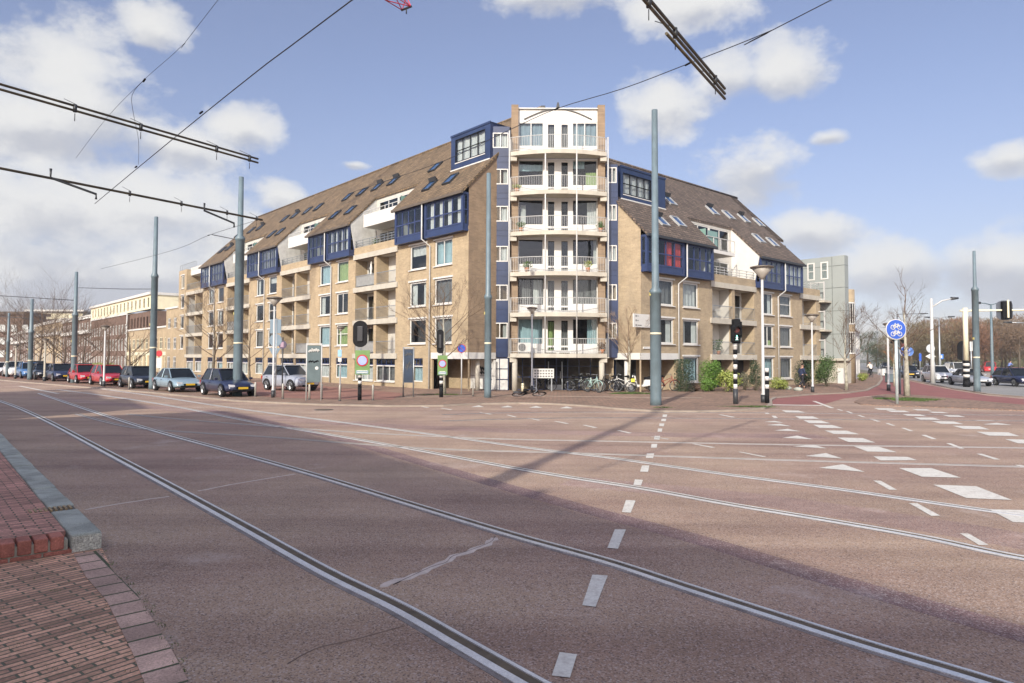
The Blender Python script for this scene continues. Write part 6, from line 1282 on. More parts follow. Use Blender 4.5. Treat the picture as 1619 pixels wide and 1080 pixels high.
# ------------------------------------------------------------------ vehicles
def car(label, P, yaw, style, col, sc=1.06, plate=M_PLATEY, name='parked_car', cat='car', group=None, rear=False, detail=True):
    P = Vector(P); P.z = .0 if name != 'parked_car' else .075
    t = thing(name, label, cat, tuple(P), 0, group); F = LF(P, rad(yaw), sc)
    st = {'hatch': (4.3, .88, 1.50, .90, .78, (-2.0, -1.55, .25, 1.05)), 'sedan': (4.6, .90, 1.44, .88, .74, (-1.75, -.95, .35, 1.15)), 'suv': (4.3, .90, 1.64, 1.02, .90, (-2.0, -1.65, .15, .95)),
          'van': (4.6, .92, 1.88, 1.05, .95, (-2.2, -2.1, .55, 1.35)), 'estate': (4.6, .90, 1.52, .92, .80, (-2.2, -1.85, .3, 1.15)), 'convertible': (4.5, .88, 1.38, .86, .76, (-1.35, -.7, .2, .75))}[style]
    Ln, hw, zr, zb, zn, (xb0, xt0, xt1, xb1) = st; h = Ln/2
    # lower body: stations from tail to nose
    sta = [(-h, .84, .38, zb-.22, zb-.16), (-h+.12, .95, .28, zb-.06, zb), (-h+.7, 1.0, .22, zb-.07, zb+.02), (-.3, 1.0, .20, zb-.10, zb-.0), (xb1-.05, 1.0, .22, zb-.12, zb-.0), (xb1+.25, .99, .22, zn-.06, zn+.08), (h-.35, .95, .24, zn-.14, zn-.02), (h-.08, .86, .28, zn-.24, zn-.14), (h, .74, .36, zn-.34, zn-.26)]
    mb = MB(F); rings = []
    for (x, k, z0, zs, zt) in sta:
        w = hw*k; half = [(0, z0), (w*.88, z0), (w*.98, z0+.10), (w, z0+(zs-z0)*.55), (w*.965, zs), (w*.84, zt), (0, zt+.035)]
        ring = [mb.P(x, -y, z) for y, z in half]+[mb.P(x, y, z) for y, z in half[-2:0:-1]]
        rings.append(ring)
    n = len(rings[0])
    for a, b in zip(rings, rings[1:]):
        for j in range(n): mb.f.append([a[j], a[(j+1) % n], b[(j+1) % n], b[j]]); mb.smooth.append(True)
    mb.f.append(rings[0][::-1]); mb.f.append(rings[-1]); mb.smooth += [False]*2
    body = mb.obj('body', col, t)
    if detail: md = body.modifiers.new('subdivision', 'SUBSURF'); md.levels = md.render_levels = 1
    # glasshouse
    wb_, wt_ = hw*.90, hw*.68
    base = [(xb0, -wb_*.92), (xb1, -wb_*.9), (xb1, wb_*.9), (xb0, wb_*.92)]; top = [(xt0, -wt_*.95), (xt1, -wt_), (xt1, wt_), (xt0, wt_*.95)]
    mid = lambda f: [((a[0]*(1-f)+b[0]*f), (a[1]*(1-f)+b[1]*f)) for a, b in zip(base, top)]
    mb = MB(F); lv = [(0, zb-.06), (.55, zb+(zr-zb)*.5), (1, zr-.035)]; R_ = [[mb.P(x, y*(1.03 if k == 1 else 1), z) for x, y in mid(f)] for k, (f, z) in enumerate(lv)]
    for a, b in zip(R_, R_[1:]):
        for j in range(4): mb.f.append([a[j], a[(j+1) % 4], b[(j+1) % 4], b[j]]); mb.smooth.append(False)
    mb.f.append(R_[-1]); mb.smooth.append(False); mb.obj('windows', M_CARGL, t)
    mb = MB(F); e = .03; rp = [(xt0-.1, -wt_*.9), (xt0+.1, -wt_-.01), (xt1-.15, -wt_-.02), (xt1+.08, -wt_*.85), (xt1+.08, wt_*.85), (xt1-.15, wt_+.02), (xt0+.1, wt_+.01), (xt0-.1, wt_*.9)]
    if style == 'convertible': rcol = M_BLACK
    else: rcol = col
    mb.prism(rp, 'z', zr-.05, zr); 
    for j in range(4):
        a, b = base[j], top[j]; s_ = -1 if a[1] < 0 else 1; mb.bar((a[0], a[1]+s_*.01, zb-.05), (b[0], b[1]+s_*.012, zr-.04), .06, .05)
    for f in ((.5,) if Ln < 4.5 else (.45, )):
        xm = xb0+(xb1-xb0)*.47
        for s_ in (-1, 1): mb.bar((xm, s_*(wb_+.005), zb-.05), (xm-.08, s_*(wt_+.01), zr-.04), .05, .04)
    if style == 'van':
        mb.box(xb0+.05, xm, -wb_*.97, -wb_*.95+.02, zb, zr-.12); mb.box(xb0+.05, xm, wb_*.95-.02, wb_*.97, zb, zr-.12)
    roof = mb.obj('roof', rcol, t, bevel=.02)
    # wheels
    wr_ = .33 if style != 'suv' else .35
    for sx_ in (-1, 1):
        for sy_ in (-1, 1):
            x = sx_*(h-.86) if sx_ > 0 else -(h-.80); y = sy_*(hw-.10)
            mb = MB(F); mb.tube([F(x, y-.11, wr_), F(x, y+.11, wr_)], [wr_*sc]*2, 20, sm=False); w = mb.obj('wheel', M_TYRE, t, bevel=.02 if detail else 0)
            mb = MB(F); yy = y+sy_*.115; mb.tube([F(x, yy-.01, wr_), F(x, yy+.01, wr_)], wr_*.66*sc, 18, sm=False); rm = mb.obj('rim', M_DARKM if detail else M_RIM, w)
            if detail:
                mb = MB(F)
                for k in range(5): a = 2*math.pi*k/5; mb.bar((x, yy+sy_*.018, wr_), (x+wr_*.64*math.cos(a), yy+sy_*.018, wr_+wr_*.64*math.sin(a)), .09*sc, .02)
                pts = [(x+wr_*.66*math.cos(2*math.pi*k/16), yy+sy_*.01, wr_+wr_*.66*math.sin(2*math.pi*k/16)) for k in range(17)]; mb.tube(pts, .022, 4); mb.obj('spokes', M_RIM, w)
            mb = MB(F); A = [(x+(wr_+.07)*math.cos(math.pi*k/12), sy_*(hw+.004), wr_+(wr_+.06)*math.sin(math.pi*k/12)) for k in range(13)]
            mb.face(A); mb.obj('wheel_arch', M_BLACK, t, fix=False)
    for s_ in (-1, 1):
        mb = MB(F); mb.prism([(s_*hw*.48, zn-.27), (s_*hw*.80, zn-.23), (s_*hw*.84, zn-.10), (s_*hw*.5, zn-.13)], 'a', h-.16, h-.035); mb.obj('headlight', M_HEAD, t)
        mb = MB(F); mb.box(-h+.0, -h+.12, min(s_*hw*.62, s_*hw*.88), max(s_*hw*.62, s_*hw*.88), zb-.32, zb-.10); mb.obj('tail_light', M_TAIL, t)
        mb = MB(F); mb.box(xb1-.28, xb1-.16, min(s_*(hw), s_*(hw+.16)), max(s_*hw, s_*(hw+.16)), zb+.0, zb+.12); mb.obj('mirror', col, t, bevel=.02)
    mb = MB(F); mb.box(h-.04, h+.012, -hw*.42, hw*.42, zn-.33, zn-.22); mb.box(h-.06, h+.01, -hw*.62, hw*.62, .30, .40); mb.obj('grille', M_BLACK, t)
    mb = MB(F); mb.box(h+.012, h+.03, -.26, .26, .42, .53); pl = mb.obj('number_plate', plate, t)
    mb = MB(F); mb.box(-h-.012, -h+.05, -.26, .26, .60, .71); pl = mb.obj('number_plate', plate, t)
    if detail:
        mb = MB(F); xm = xb0+(xb1-xb0)*.47
        for s_ in (-1, 1):
            for x in (xm, xb1-.15, xm-.95): mb.box(x, x+.012, min(s_*(hw*1.0), s_*(hw*1.0+.002)), max(s_*hw, s_*(hw+.003)), .34, zb-.12)
            for x in (xm+.12, xm-.8): mb.box(x, x+.16, min(s_*(hw), s_*(hw+.02)), max(s_*hw, s_*(hw+.02)), zb-.17, zb-.14)
        mb.obj('door_seams', M_BLACK, t)
    return t
C_NAVY = paint('navy_car_paint', (.010, .014, .045)); C_ICE = paint('ice_blue_car_paint', (.24, .33, .38)); C_BLK = paint('black_car_paint', (.008, .009, .012)); C_RED = paint('red_car_paint', (.45, .012, .02))
C_WHT = paint('white_car_paint', (.72, .72, .70)); C_BLUE = paint('blue_car_paint', (.06, .16, .34)); C_SIL = paint('silver_car_paint', (.34, .36, .40)); C_GRY = paint('grey_car_paint', (.10, .11, .12))
base = Vector((-16.6, 39.1, 0))+Vector((-.27, 1.57, 0)); dc = Vector((-.735, .678, 0))
row = [(0, 'hatch', C_NAVY, 'navy blue hatchback with yellow plate, nearest car of the parked row'), (7.4, 'sedan', C_ICE, 'pale ice blue saloon parked behind the navy hatchback'), (14.3, 'hatch', C_BLK, 'black hatchback parked half behind the third mast'),
       (21, 'estate', C_RED, 'bright red car parked next to the black hatchback'), (27.3, 'hatch', C_RED, 'second red car, farther left beside the fourth mast'), (34.5, 'hatch', C_NAVY, 'small dark navy car just left of the fourth mast'), (40.3, 'hatch', C_BLK, 'small black car behind the dark navy one'),
       (46, 'estate', C_BLUE, 'mid blue car in the middle of the far parked row'), (52, 'suv', C_WHT, 'white tall car behind the fifth mast, largest of the white ones'), (58.5, 'hatch', C_WHT, 'second white car of the far parked row'), (65, 'sedan', C_WHT, 'third white car, low, in the far parked row'), (72, 'hatch', C_GRY, 'grey car in the far parked row'), (80, 'suv', C_WHT, 'last white car near the leftmost lamp'), (88, 'hatch', C_BLUE, 'blue car at the left edge of the parked row'), (97, 'sedan', C_SIL, 'silver car at the left edge beyond the blue one')]
for i, (d, st, c, lb) in enumerate(row):
    car(lb, base+dc*d, -47+rc.uniform(-2, 2), st, c, group='cars parked along the tram street', detail=i < 5)
# second row farther behind
for i, (x, y, st, c, lb) in enumerate([(132, 600, 'hatch', C_GRY, 'dark car behind the second red car, near the brown building'), (100, 598.5, 'sedan', C_BLK, 'dark saloon in the back row near the brown building'), (60, 595, 'suv', C_GRY, 'grey tall car in the back row at far left')]):
    car(lb, gp(x, y), -47, st, c, detail=False, group='cars of the back row at far left')
car('silver compact crossover parked in front of the left wing behind the lamp', gp(459, 618.5), -38, 'suv', C_SIL, sc=1.06)
# right-hand street traffic
for (x, y, yaw, st, c, sc, lb, pl) in [(1483, 605, -104, 'suv', C_WHT, 1.1, 'white crossover facing the camera on the grey road, nearest white car', M_WHITE), (1533, 609.5, -99, 'convertible', C_SIL, 1.12, 'silver saloon waiting behind the gantry post', M_WHITE), (1606, 610.5, -97, 'hatch', C_NAVY, 1.12, 'navy car cut by the right edge', M_WHITE),
    (1514, 596, -106, 'van', C_WHT, 1.1, 'white van with dark windscreen behind the silver saloon', M_WHITE), (1436, 597.5, -112, 'sedan', C_BLK, 1.15, 'black saloon coming down the grey road left of the tree', M_PLATEY), (1563, 589.5, 62, 'van', C_RED, 1.1, 'red van seen from behind near the far median', M_WHITE),
    (1530, 583, -108, 'suv', C_WHT, 1.2, 'white tall car in the far queue behind the gantry', M_WHITE), (1501, 583, -108, 'hatch', C_WHT, 1.2, 'white car in the far queue left of the gantry', M_WHITE), (1471, 582, -110, 'van', C_WHT, 1.2, 'white van in the far queue under the diamond sign', M_WHITE), (1446, 581, -112, 'hatch', C_GRY, 1.2, 'grey car in the far queue', M_WHITE), (1421, 580, -112, 'suv', C_BLK, 1.2, 'dark tall car far down the right street', M_WHITE), (1400, 583, -112, 'hatch', C_BLK, 1.1, 'dark hatchback far behind the cabinets', M_WHITE), (1518, 580, -110, 'estate', C_GRY, 1.2, 'dark estate in the far queue between two white cars', M_WHITE)]:
    car(lb, gp(x, y), yaw, st, c, sc=sc*.96, name='car', plate=pl, detail=y > 600)
# ------------------------------------------------------------------ bicycles and scooter
def bicycle(label, P, yaw, col, lying=False, basket=None, name='bicycle'):
    P = Vector(P); F0 = LF(P, rad(yaw), 1.12)
    F = F0
    if lying:
        def F(x, y, z): return F0(x, -z*.86+y*.3, .10+z*.34+y*.6)
    t = thing(name, label, 'bicycle', tuple(P)); W_ = []
    for x in (-.53, .53):
        mb = MB(F); mb.tube([(x+.33*math.cos(2*math.pi*k/20), 0, .34+.33*math.sin(2*math.pi*k/20)) for k in range(21)], .024, 6, cap=False); w = mb.obj('wheel', M_TYRE, t)
        mb = MB(F)
        for k in range(8): a = math.pi*k/8; mb.tube([(x+.31*math.cos(a), 0, .34+.31*math.sin(a)), (x-.31*math.cos(a), 0, .34-.31*math.sin(a))], .004, 3, cap=False)
        mb.tube([(x+.29*math.cos(2*math.pi*k/20), 0, .34+.29*math.sin(2*math.pi*k/20)) for k in range(21)], .012, 5, cap=False); mb.obj('spokes', M_RIM, w)
        mb = MB(F); mb.tube([(x+.375*math.cos(.3+2.3*k/8), 0, .34+.375*math.sin(.3+2.3*k/8)) for k in range(9)], .026, 5); mb.obj('mudguard', col, t)
    mb = MB(F)
    for a, b in (((-.53, .34), (-.14, .36)), ((-.53, .34), (-.22, .74)), ((-.14, .36), (-.26, .86)), ((-.14, .36), (.34, .78)), ((-.22, .62), (.33, .84)), ((.32, .95), (.53, .34))): mb.tube([(a[0], 0, a[1]), (b[0], 0, b[1])], .026, 6)
    mb.obj('frame', col, t)
    mb = MB(F); mb.tube([(.31, 0, .9), (.29, 0, 1.06), (.24, -.12, 1.08), (.08, -.26, 1.04)], .014, 6); mb.tube([(.29, 0, 1.06), (.24, .12, 1.08), (.08, .26, 1.04)], .014, 6); mb.obj('handlebar', M_STEEL, t)
    mb = MB(F); mb.tube([(-.40, 0, .93), (-.27, 0, .94), (-.12, 0, .93)], [.10, .07, .03], 8); mb.obj('saddle', M_BLACK, t)
    mb = MB(F); mb.tube([(-.14, .04, .36), (-.05, .08, .22)], .014, 5); mb.tube([(-.14, -.04, .36), (-.23, -.08, .50)], .014, 5); mb.tube([(-.14, .03, .36), (-.14, .06, .36)], .09, 12); mb.obj('crank', M_DARKM, t)
    mb = MB(F); mb.box(-.86, -.45, -.07, .07, .70, .715); mb.obj('rear_rack', M_DARKM, t)
    if basket: mb = MB(F); mb.box(-.74, -.52, -.10, .10, .60, .80); mb.obj('pannier_bag', basket, t, bevel=.03)
    return t
M_YELB = mat('yellow_bag', (.75, .68, .05), .6); M_MINT = mat('mint_paint', (.35, .5, .45), .4); M_RUST = mat('red_brown_paint', (.22, .05, .03), .5)
def bp(x, y): return gp(x, y, KZ)
bicycle('black bicycle lying fallen on the pavement before the tower', bp(834, 629.5), 12, M_BLACK, lying=True)
bicycle('dark bicycle parked at the left of the rack under the tower', bp(914, 618.5), 6, M_BLACK); bicycle('dark grey bicycle behind the first one in the rack', bp(925, 618), -10, M_GREYP)
bicycle('mint green bicycle leaning at the right tower column', bp(938, 620.5), -58, M_MINT); bicycle('black bicycle with pale mudguards right of the tower column', bp(963, 619.5), 184, M_BLACK)
bicycle('white bicycle with a yellow bag on its rack', bp(984, 619.5), 172, M_WHITE, basket=M_YELB); bicycle('low dark bicycle squeezed behind the white one', bp(973, 618), 170, M_DARKM)
bicycle('red brown bicycle against the porch wall right of the big mast', bp(1054, 618.5), 8, M_RUST); bicycle('dark bicycle tucked behind the notice board', (2.2, 48.0, KZ), 5, M_BLACK)
P = bp(1014, 619.5); F = LF(P, rad(183), 1.15); t = thing('motor_scooter', 'white motor scooter parked between the thin tree and the big mast', 'scooter', tuple(P))
for x in (-.62, .62):
    mb = MB(F); mb.tube([F(x, -.055, .23), F(x, .055, .23)], .25, 18, sm=False); w = mb.obj('wheel', M_TYRE, t, bevel=.03); mb = MB(F); mb.tube([F(x, -.065, .23), F(x, .065, .23)], .14, 14, sm=False); mb.obj('rim', M_RIM, w)
mb = MB(F); mb.prism([(-.85, .45), (-.6, .38), (-.15, .30), (.28, .27), (.38, .5), (.45, .95), (.38, .97), (.26, .42), (-.1, .42), (-.18, .72), (-.85, .72)], 'd', -.14, .14); mb.obj('body', M_WHITE, t, bevel=.05)
mb = MB(F); mb.tube([(-.86, 0, .77), (-.5, 0, .80), (-.18, 0, .76)], [.10, .15, .12], 10); mb.obj('seat', M_BLACK, t)
mb = MB(F); mb.tube([(.62, 0, .25), (.44, 0, .9), (.40, 0, 1.05)], .035, 8); mb.tube([(.38, -.3, 1.07), (.42, 0, 1.05), (.38, .3, 1.07)], .025, 6); mb.obj('handlebar', M_DARKM, t)
mb = MB(F); mb.tube([(.50, 0, .92), (.53, 0, .93)], .09, 12); mb.obj('headlight', M_HEAD, t)
mb = MB(F); mb.tube([(.4, .1, 1.05), (.42, .22, 1.25)], .012, 5); mb.disc(F(.42, .24, 1.29), (1, 0, 0), .06, .02, 12); mb.obj('mirror', M_DARKM, t)
mb = MB(F); mb.tube([(.62+.29*math.cos(.2+2.4*k/8), 0, .23+.29*math.sin(.2+2.4*k/8)) for k in range(9)], .07, 6); mb.obj('front_mudguard', M_WHITE, t)
# ------------------------------------------------------------------ people (skinned skeletons)
M_SKIN = mat('skin', (.45, .27, .19), .6); M_HAIR = mat('dark_hair', (.02, .014, .01), .8); M_JKN = mat('navy_jacket', (.02, .03, .07), .9); M_JKW = mat('pale_jacket', (.68, .62, .54), .9); M_TROU = mat('dark_trousers', (.02, .02, .026), .9); M_SHOE = mat('black_shoe', (.012, .012, .012), .6)
def skin(F, name, m, verts, edges, par, root=0, sub=2):
    me = bpy.data.meshes.new(name); me.from_pydata([tuple(F(*v[:3])) for v in verts], edges, []); me.materials.append(m)
    o = bpy.data.objects.new(name, me); COL.objects.link(o)
    if par is not None: setpar(o, par)
    md = o.modifiers.new('skin', 'SKIN'); sv = me.skin_vertices[0].data if me.skin_vertices else None
    if sv is None:
        b = bmesh.new(); b.from_mesh(me); b.verts.layers.skin.verify(); b.to_mesh(me); b.free(); sv = me.skin_vertices[0].data
    for i, v in enumerate(verts): r = v[3]; sv[i].radius = (r, r) if not isinstance(r, tuple) else r; sv[i].use_root = (i == root)
    md.use_smooth_shade = True; s2 = o.modifiers.new('subdivision', 'SUBSURF'); s2.levels = s2.render_levels = sub
    return o
def person(label, P, yaw, jacket, trousers, pose='walk', hair=M_HAIR, sc=1.0, prn='person'):
    F = LF(P, rad(yaw), sc)              # x forward
    t = thing('person', label, 'person', tuple(P))
    if pose == 'walk':
        hip, ch, nk, hd = (0, 0, .93), (.02, 0, 1.25), (.04, 0, 1.47), (.07, 0, 1.63); kL, aL, tL = (.16, .09, .50), (.24, .09, .08), (.38, .10, .04); kR, aR, tR = (-.02, -.09, .50), (-.26, -.09, .14), (-.16, -.09, .04)
        eL, hL = (-.10, .24, 1.14), (.05, .26, .93); eR, hR = (.06, -.24, 1.14), (.22, -.22, .96)
    else:
        hip, ch, nk, hd = (-.22, 0, 1.04), (-.02, 0, 1.34), (.10, 0, 1.53), (.17, 0, 1.69); kL, aL, tL = (.16, .09, .82), (.02, .1, .36), (.16, .1, .30); kR, aR, tR = (.13, -.09, .62), (-.06, -.1, .22), (.08, -.1, .16)
        eL, hL = (.12, .25, 1.20), (.27, .27, 1.18); eR, hR = (.12, -.25, 1.20), (.27, -.27, 1.18)
    def j(p, r): return (*p, r*sc)
    V = [j(hip, .14), j(ch, .155), (nk[0]-.01, nk[1], nk[2]-.06, .085*sc), j((nk[0]+.01, 0, nk[2]), .058), j(hd, .098), j((hd[0]+.01, 0, hd[2]+.08), .085),
         j((ch[0], .17, nk[2]-.09), .07), j(eL, .052), j(hL, .034), j((ch[0], -.17, nk[2]-.09), .07), j(eR, .052), j(hR, .034),
         j((hip[0], .09, hip[2]-.05), .095), j(kL, .064), j(aL, .042), j(tL, .036), j((hip[0], -.09, hip[2]-.05), .095), j(kR, .064), j(aR, .042), j(tR, .036)]
    E_ = [(0, 1), (1, 2), (2, 3), (3, 4), (4, 5), (2, 6), (6, 7), (7, 8), (2, 9), (9, 10), (10, 11), (0, 12), (12, 13), (13, 14), (14, 15), (0, 16), (16, 17), (17, 18), (18, 19)]
    body = skin(F, 'body', M_SKIN, V, E_, t)
    g = .014
    skin(F, 'jacket', jacket, [j((hip[0], 0, hip[2]-.08), .165), j(hip, .165), j(ch, .178), (nk[0]-.01, nk[1], nk[2]-.07, .10*sc), j((ch[0], .17, nk[2]-.09), .085), j(eL, .066), j(hL[:2]+(hL[2]+.03,), .046), j((ch[0], -.17, nk[2]-.09), .085), j(eR, .066), j(hR[:2]+(hR[2]+.03,), .046)], [(0, 1), (1, 2), (2, 3), (3, 4), (4, 5), (5, 6), (3, 7), (7, 8), (8, 9)], t)
    skin(F, 'trousers', trousers, [j(hip, .15), j((hip[0], .09, hip[2]-.07), .105), j(kL, .078), j((aL[0], aL[1], aL[2]+.06), .062), j((hip[0], -.09, hip[2]-.07), .105), j(kR, .078), j((aR[0], aR[1], aR[2]+.06), .062)], [(0, 1), (1, 2), (2, 3), (0, 4), (4, 5), (5, 6)], t)
    for a, b in ((aL, tL), (aR, tR)): skin(F, 'shoe', M_SHOE, [j(a, .05), j(((a[0]+b[0])/2, a[1], b[2]+.005), .05), j((b[0]+.04, b[1], b[2]), .04)], [(0, 1), (1, 2)], t, sub=1)
    skin(F, 'hair', hair, [j((hd[0]-.045, 0, hd[2]-.02), .085), j((hd[0]-.03, 0, hd[2]+.06), .098), j((hd[0]+.02, 0, hd[2]+.115), .08)], [(0, 1), (1, 2)], t)
    for (hp, ep, s_) in ((hL, eL, 1), (hR, eR, -1)):
        d = (Vector(hp)-Vector(ep)).normalized()
        for k in range(5):
            o_ = Vector((.018*(k-1.5), 0, 0)) if k < 4 else Vector((.035, -s_*.02, .03)); b_ = Vector(hp)+o_; ln = (.075, .085, .08, .065, .05)[k]
            skin(F, 'finger', M_SKIN, [j(tuple(b_), .010), j(tuple(b_+d*ln*.55), .009), j(tuple(b_+d*ln*.9+Vector((.012, -s_*.012, 0))), .008)], [(0, 1), (1, 2)], body, sub=1)
    mb = MB(F)
    for s_ in (-1, 1): mb.disc(F(hd[0]+.092, s_*.033, hd[2]+.02), F(1, 0, 0)-F(0, 0, 0), .011*sc, .006*sc, 8)
    mb.obj('eyes', M_BLACK, body); mb = MB(F); mb.prism([(hd[0]+.09, hd[2]-.03), (hd[0]+.118, hd[2]-.025), (hd[0]+.09, hd[2]+.02)], 'd', -.012, .012); mb.obj('nose', M_SKIN, body)
    mb = MB(F); mb.box(hd[0]+.088, hd[0]+.094, -.022, .022, hd[2]-.055, hd[2]-.047); mb.obj('mouth', mat('lips', (.3, .12, .1), .6), body)
    for s_ in (-1, 1): mb = MB(F); mb.disc(F(hd[0], s_*.098, hd[2]+.0), F(0, 1, 0)-F(0, 0, 0), .028*sc, .014*sc, 8); mb.obj('ear', M_SKIN, body)
    return t
person('person in a dark navy jacket walking past the rounded shrub', bp(1268, 614), 10, M_JKN, M_TROU, 'walk', sc=1.1)
P = gp(1376, 597.5); person('person in a pale jacket riding away on the cycle path', P, 80, M_JKW, M_TROU, 'ride', sc=1.15); bicycle('dark bicycle ridden by the person in the pale jacket', P, 80, M_DARKM)
P = gp(1597, 590); person('person in a blue top riding on the far cycle path', P, 20, mat('blue_top', (.12, .18, .40), .9), M_TROU, 'ride', sc=1.2); bicycle('dark bicycle on the far cycle path at the right', P, 20, M_DARKM)
# ------------------------------------------------------------------ trees
def branchtree(name, label, P, H_, spread, seed, trunk_r=.11, first=.32, bark=None, twig=None, depth=5, nb=3, up=.55, cat='tree', group=None, limit=5000):
    q = random.Random(seed); t = thing(name, label, cat, tuple(P), group=group); tr = MB(); br_ = MB(); P = Vector(P); cnt = [0]
    top = P+Vector((q.uniform(-.2, .2), q.uniform(-.2, .2), H_*.78)); tp = [P, P+Vector((q.uniform(-.05, .05), 0, H_*.2)), P+(top-P)*.55+Vector((q.uniform(-.12, .12), 0, 0)), top]
    tr.tube(tp, [trunk_r*1.15, trunk_r*.9, trunk_r*.6, trunk_r*.25], 9)
    def grow(a, d, ln, r, lev):
        if cnt[0] > limit or ln < .1: return
        cnt[0] += 1
        mid = a+d*ln*.5+Vector((q.uniform(-1, 1), q.uniform(-1, 1), q.uniform(-.5, .8)))*ln*.07; b = a+d*ln+Vector((q.uniform(-1, 1), q.uniform(-1, 1), q.uniform(0, 1)))*ln*.08
        br_.tube([a, mid, b], [r, r*.75, r*.45], 4 if lev < 2 else 3, cap=False, sm=False)
        if lev >= depth: return
        for k in range(nb):
            f = q.uniform(.35, 1.0); s_ = a+(b-a)*f; nd = (d+Vector((q.uniform(-1, 1), q.uniform(-1, 1), q.uniform(-.35, .9)))*.75).normalized(); grow(s_, nd, ln*q.uniform(.45, .72), max(.004, r*.5), lev+1)
    n = int(9+H_); 
    for k in range(n):
        f = first+(1-first)*k/n; p = P+(top-P)*f if f < 1 else top; a = q.uniform(0, 6.28)+k*2.4; L_ = spread*(1.05-abs(f-.55)*.9)*q.uniform(.6, 1)*.55
        grow(p, Vector((math.cos(a), math.sin(a), up+f*.6)).normalized(), L_, trunk_r*.32*(1.25-f), 1)
    grow(top, Vector((0, 0, 1)), H_*.22, trunk_r*.25, 1)
    tr.obj('trunk', bark or M_BARK, t, fix=False); br_.obj('crown', twig or M_TWIG, t, fix=False); return t
def tree_px(px, yb, yt, sp, seed, label, **k):
    P = gp(px, yb); H_ = zat(P, yt); return branchtree('bare_tree', label, P, H_, sp, seed, **k)
tree_px(1434.5, 627, 457, 3.6, 3, 'bare young tree with pale trunk on the grassy island behind the bicycle sign', trunk_r=.16, first=.42, bark=M_BARKP, depth=4, nb=3, up=.8)
tree_px(1338.5, 618.5, 505, 4.4, 4, 'bare thin tree before the rounded brick corner', trunk_r=.12, first=.45, bark=M_BARKP, depth=5)
tree_px(993, 621, 507, 3.6, 5, 'small bare tree between the parked bicycles and the scooter', trunk_r=.13, first=.55, bark=M_BARKP, twig=mat('tan_twig', (.25, .18, .12), .9), depth=5, up=.9)
tree_px(1414, 611, 545, 2.4, 6, 'slender sapling with brownish leaves by the dark lamp', trunk_r=.08, first=.45, bark=M_BARKP, twig=mat('rust_twig', (.22, .10, .04), .9), depth=4)
tree_px(702, 626, 462, 5.2, 8, 'bare tree in front of the left wing windows near the porch', trunk_r=.13, first=.45, bark=M_BARKP, depth=5, up=.6)
tree_px(337, 615, 462, 5.6, 9, 'bare tree before the far half of the left wing', trunk_r=.12, first=.35, depth=5)
tree_px(394, 618, 505, 4.2, 10, 'thin bare tree right of the second mast', trunk_r=.09, first=.4, depth=4)
for i, (x, yb, yt, sp) in enumerate([(168, 600, 520, 7), (205, 602, 528, 5), (100, 597, 512, 9), (130, 596, 525, 8), (62, 594, 488, 13), (84, 593, 500, 11), (30, 590, 505, 13), (8, 589, 515, 12), (118, 594, 515, 9), (-8, 588, 508, 12), (45, 589, 510, 12)]):
    lb = ['bare street tree before the brown building', 'small bare tree before the low yellowish building', 'bare tree in front of the long red brick terrace', 'spreading bare tree near the left corner of the brown building', 'largest bare tree behind the fifth mast', 'dense bare tree right of the largest one', 'bare tree left of the fifth mast', 'bare tree at the left edge by the farthest mast', 'bare tree close behind the fourth mast', 'bare tree just cut by the left edge', 'bare tree between the two leftmost lamps'][i]
    tree_px(x, yb, yt, sp, 20+i, lb, trunk_r=.16, first=.3, depth=4, group='bare street trees on the left', bark=mat('brown_bark', (.12, .09, .065), .9))
# woods at the right: individual bare trees with a haze of fine twigs
def twigcrown(name, label, P, H_, R, seed, m, n=2600, group=None, trunk=True, cat='tree', lo=.22):
    q = random.Random(seed); P = Vector(P); t = thing(name, label, cat, tuple(P), group=group)
    if trunk: mb = MB(); mb.tube([P, P+Vector((0, 0, H_*.35)), P+Vector((.3, 0, H_*.75))], [.26, .2, .06], 6); mb.obj('trunk', M_BARK, t)
    mb = MB()
    lob = [(q.uniform(-.5, .5)*R, q.uniform(-.5, .5)*R, H_*q.uniform(lo+.2, .86), R*q.uniform(.34, .56)) for _ in range(11)]
    for k in range(n):
        l = lob[k % len(lob)]; d = Vector((q.gauss(0, 1), q.gauss(0, 1), q.gauss(0, .8))).normalized(); rr = l[3]*q.random()**.45
        c = Vector((l[0], l[1], l[2]))+d*rr
        if c.z > H_: c.z = H_-q.random()*.8
        if c.z < H_*lo: c.z = H_*lo+q.random()
        d2 = (d+Vector((q.uniform(-.6, .6), q.uniform(-.6, .6), q.uniform(-.1, .9)))).normalized(); ln = q.uniform(.35, .9); w = Vector((q.uniform(-1, 1), q.uniform(-1, 1), 0)).normalized()*.05
        mb.face([tuple(P+c-w), tuple(P+c+w), tuple(P+c+d2*ln)])
    mb.obj('crown', m, t, fix=False); return t
M_W1 = mat('brown_twig_mass', (.17, .115, .07), .95, var=.3); M_W2 = mat('olive_twig_mass', (.16, .13, .07), .95, var=.3); M_W3 = mat('rusty_twig_mass', (.20, .11, .065), .95, var=.3)
wood = None; k = 0; protos = []
WX = [(1452, 575.6, 517), (1462, 575, 519), (1481, 575.2, 511), (1497, 575.8, 507), (1512, 575, 505), (1527, 575.6, 503), (1543, 575.2, 505), (1558, 576, 508), (1571, 575.4, 517), (1584, 576, 514), (1598, 575.5, 507), (1612, 576, 503), (1628, 576, 498), (1645, 576, 500), (1441, 575, 530), (1470, 574.5, 527), (1505, 574.4, 520), (1538, 574.5, 517), (1590, 574.5, 520), (1430, 574, 545)]
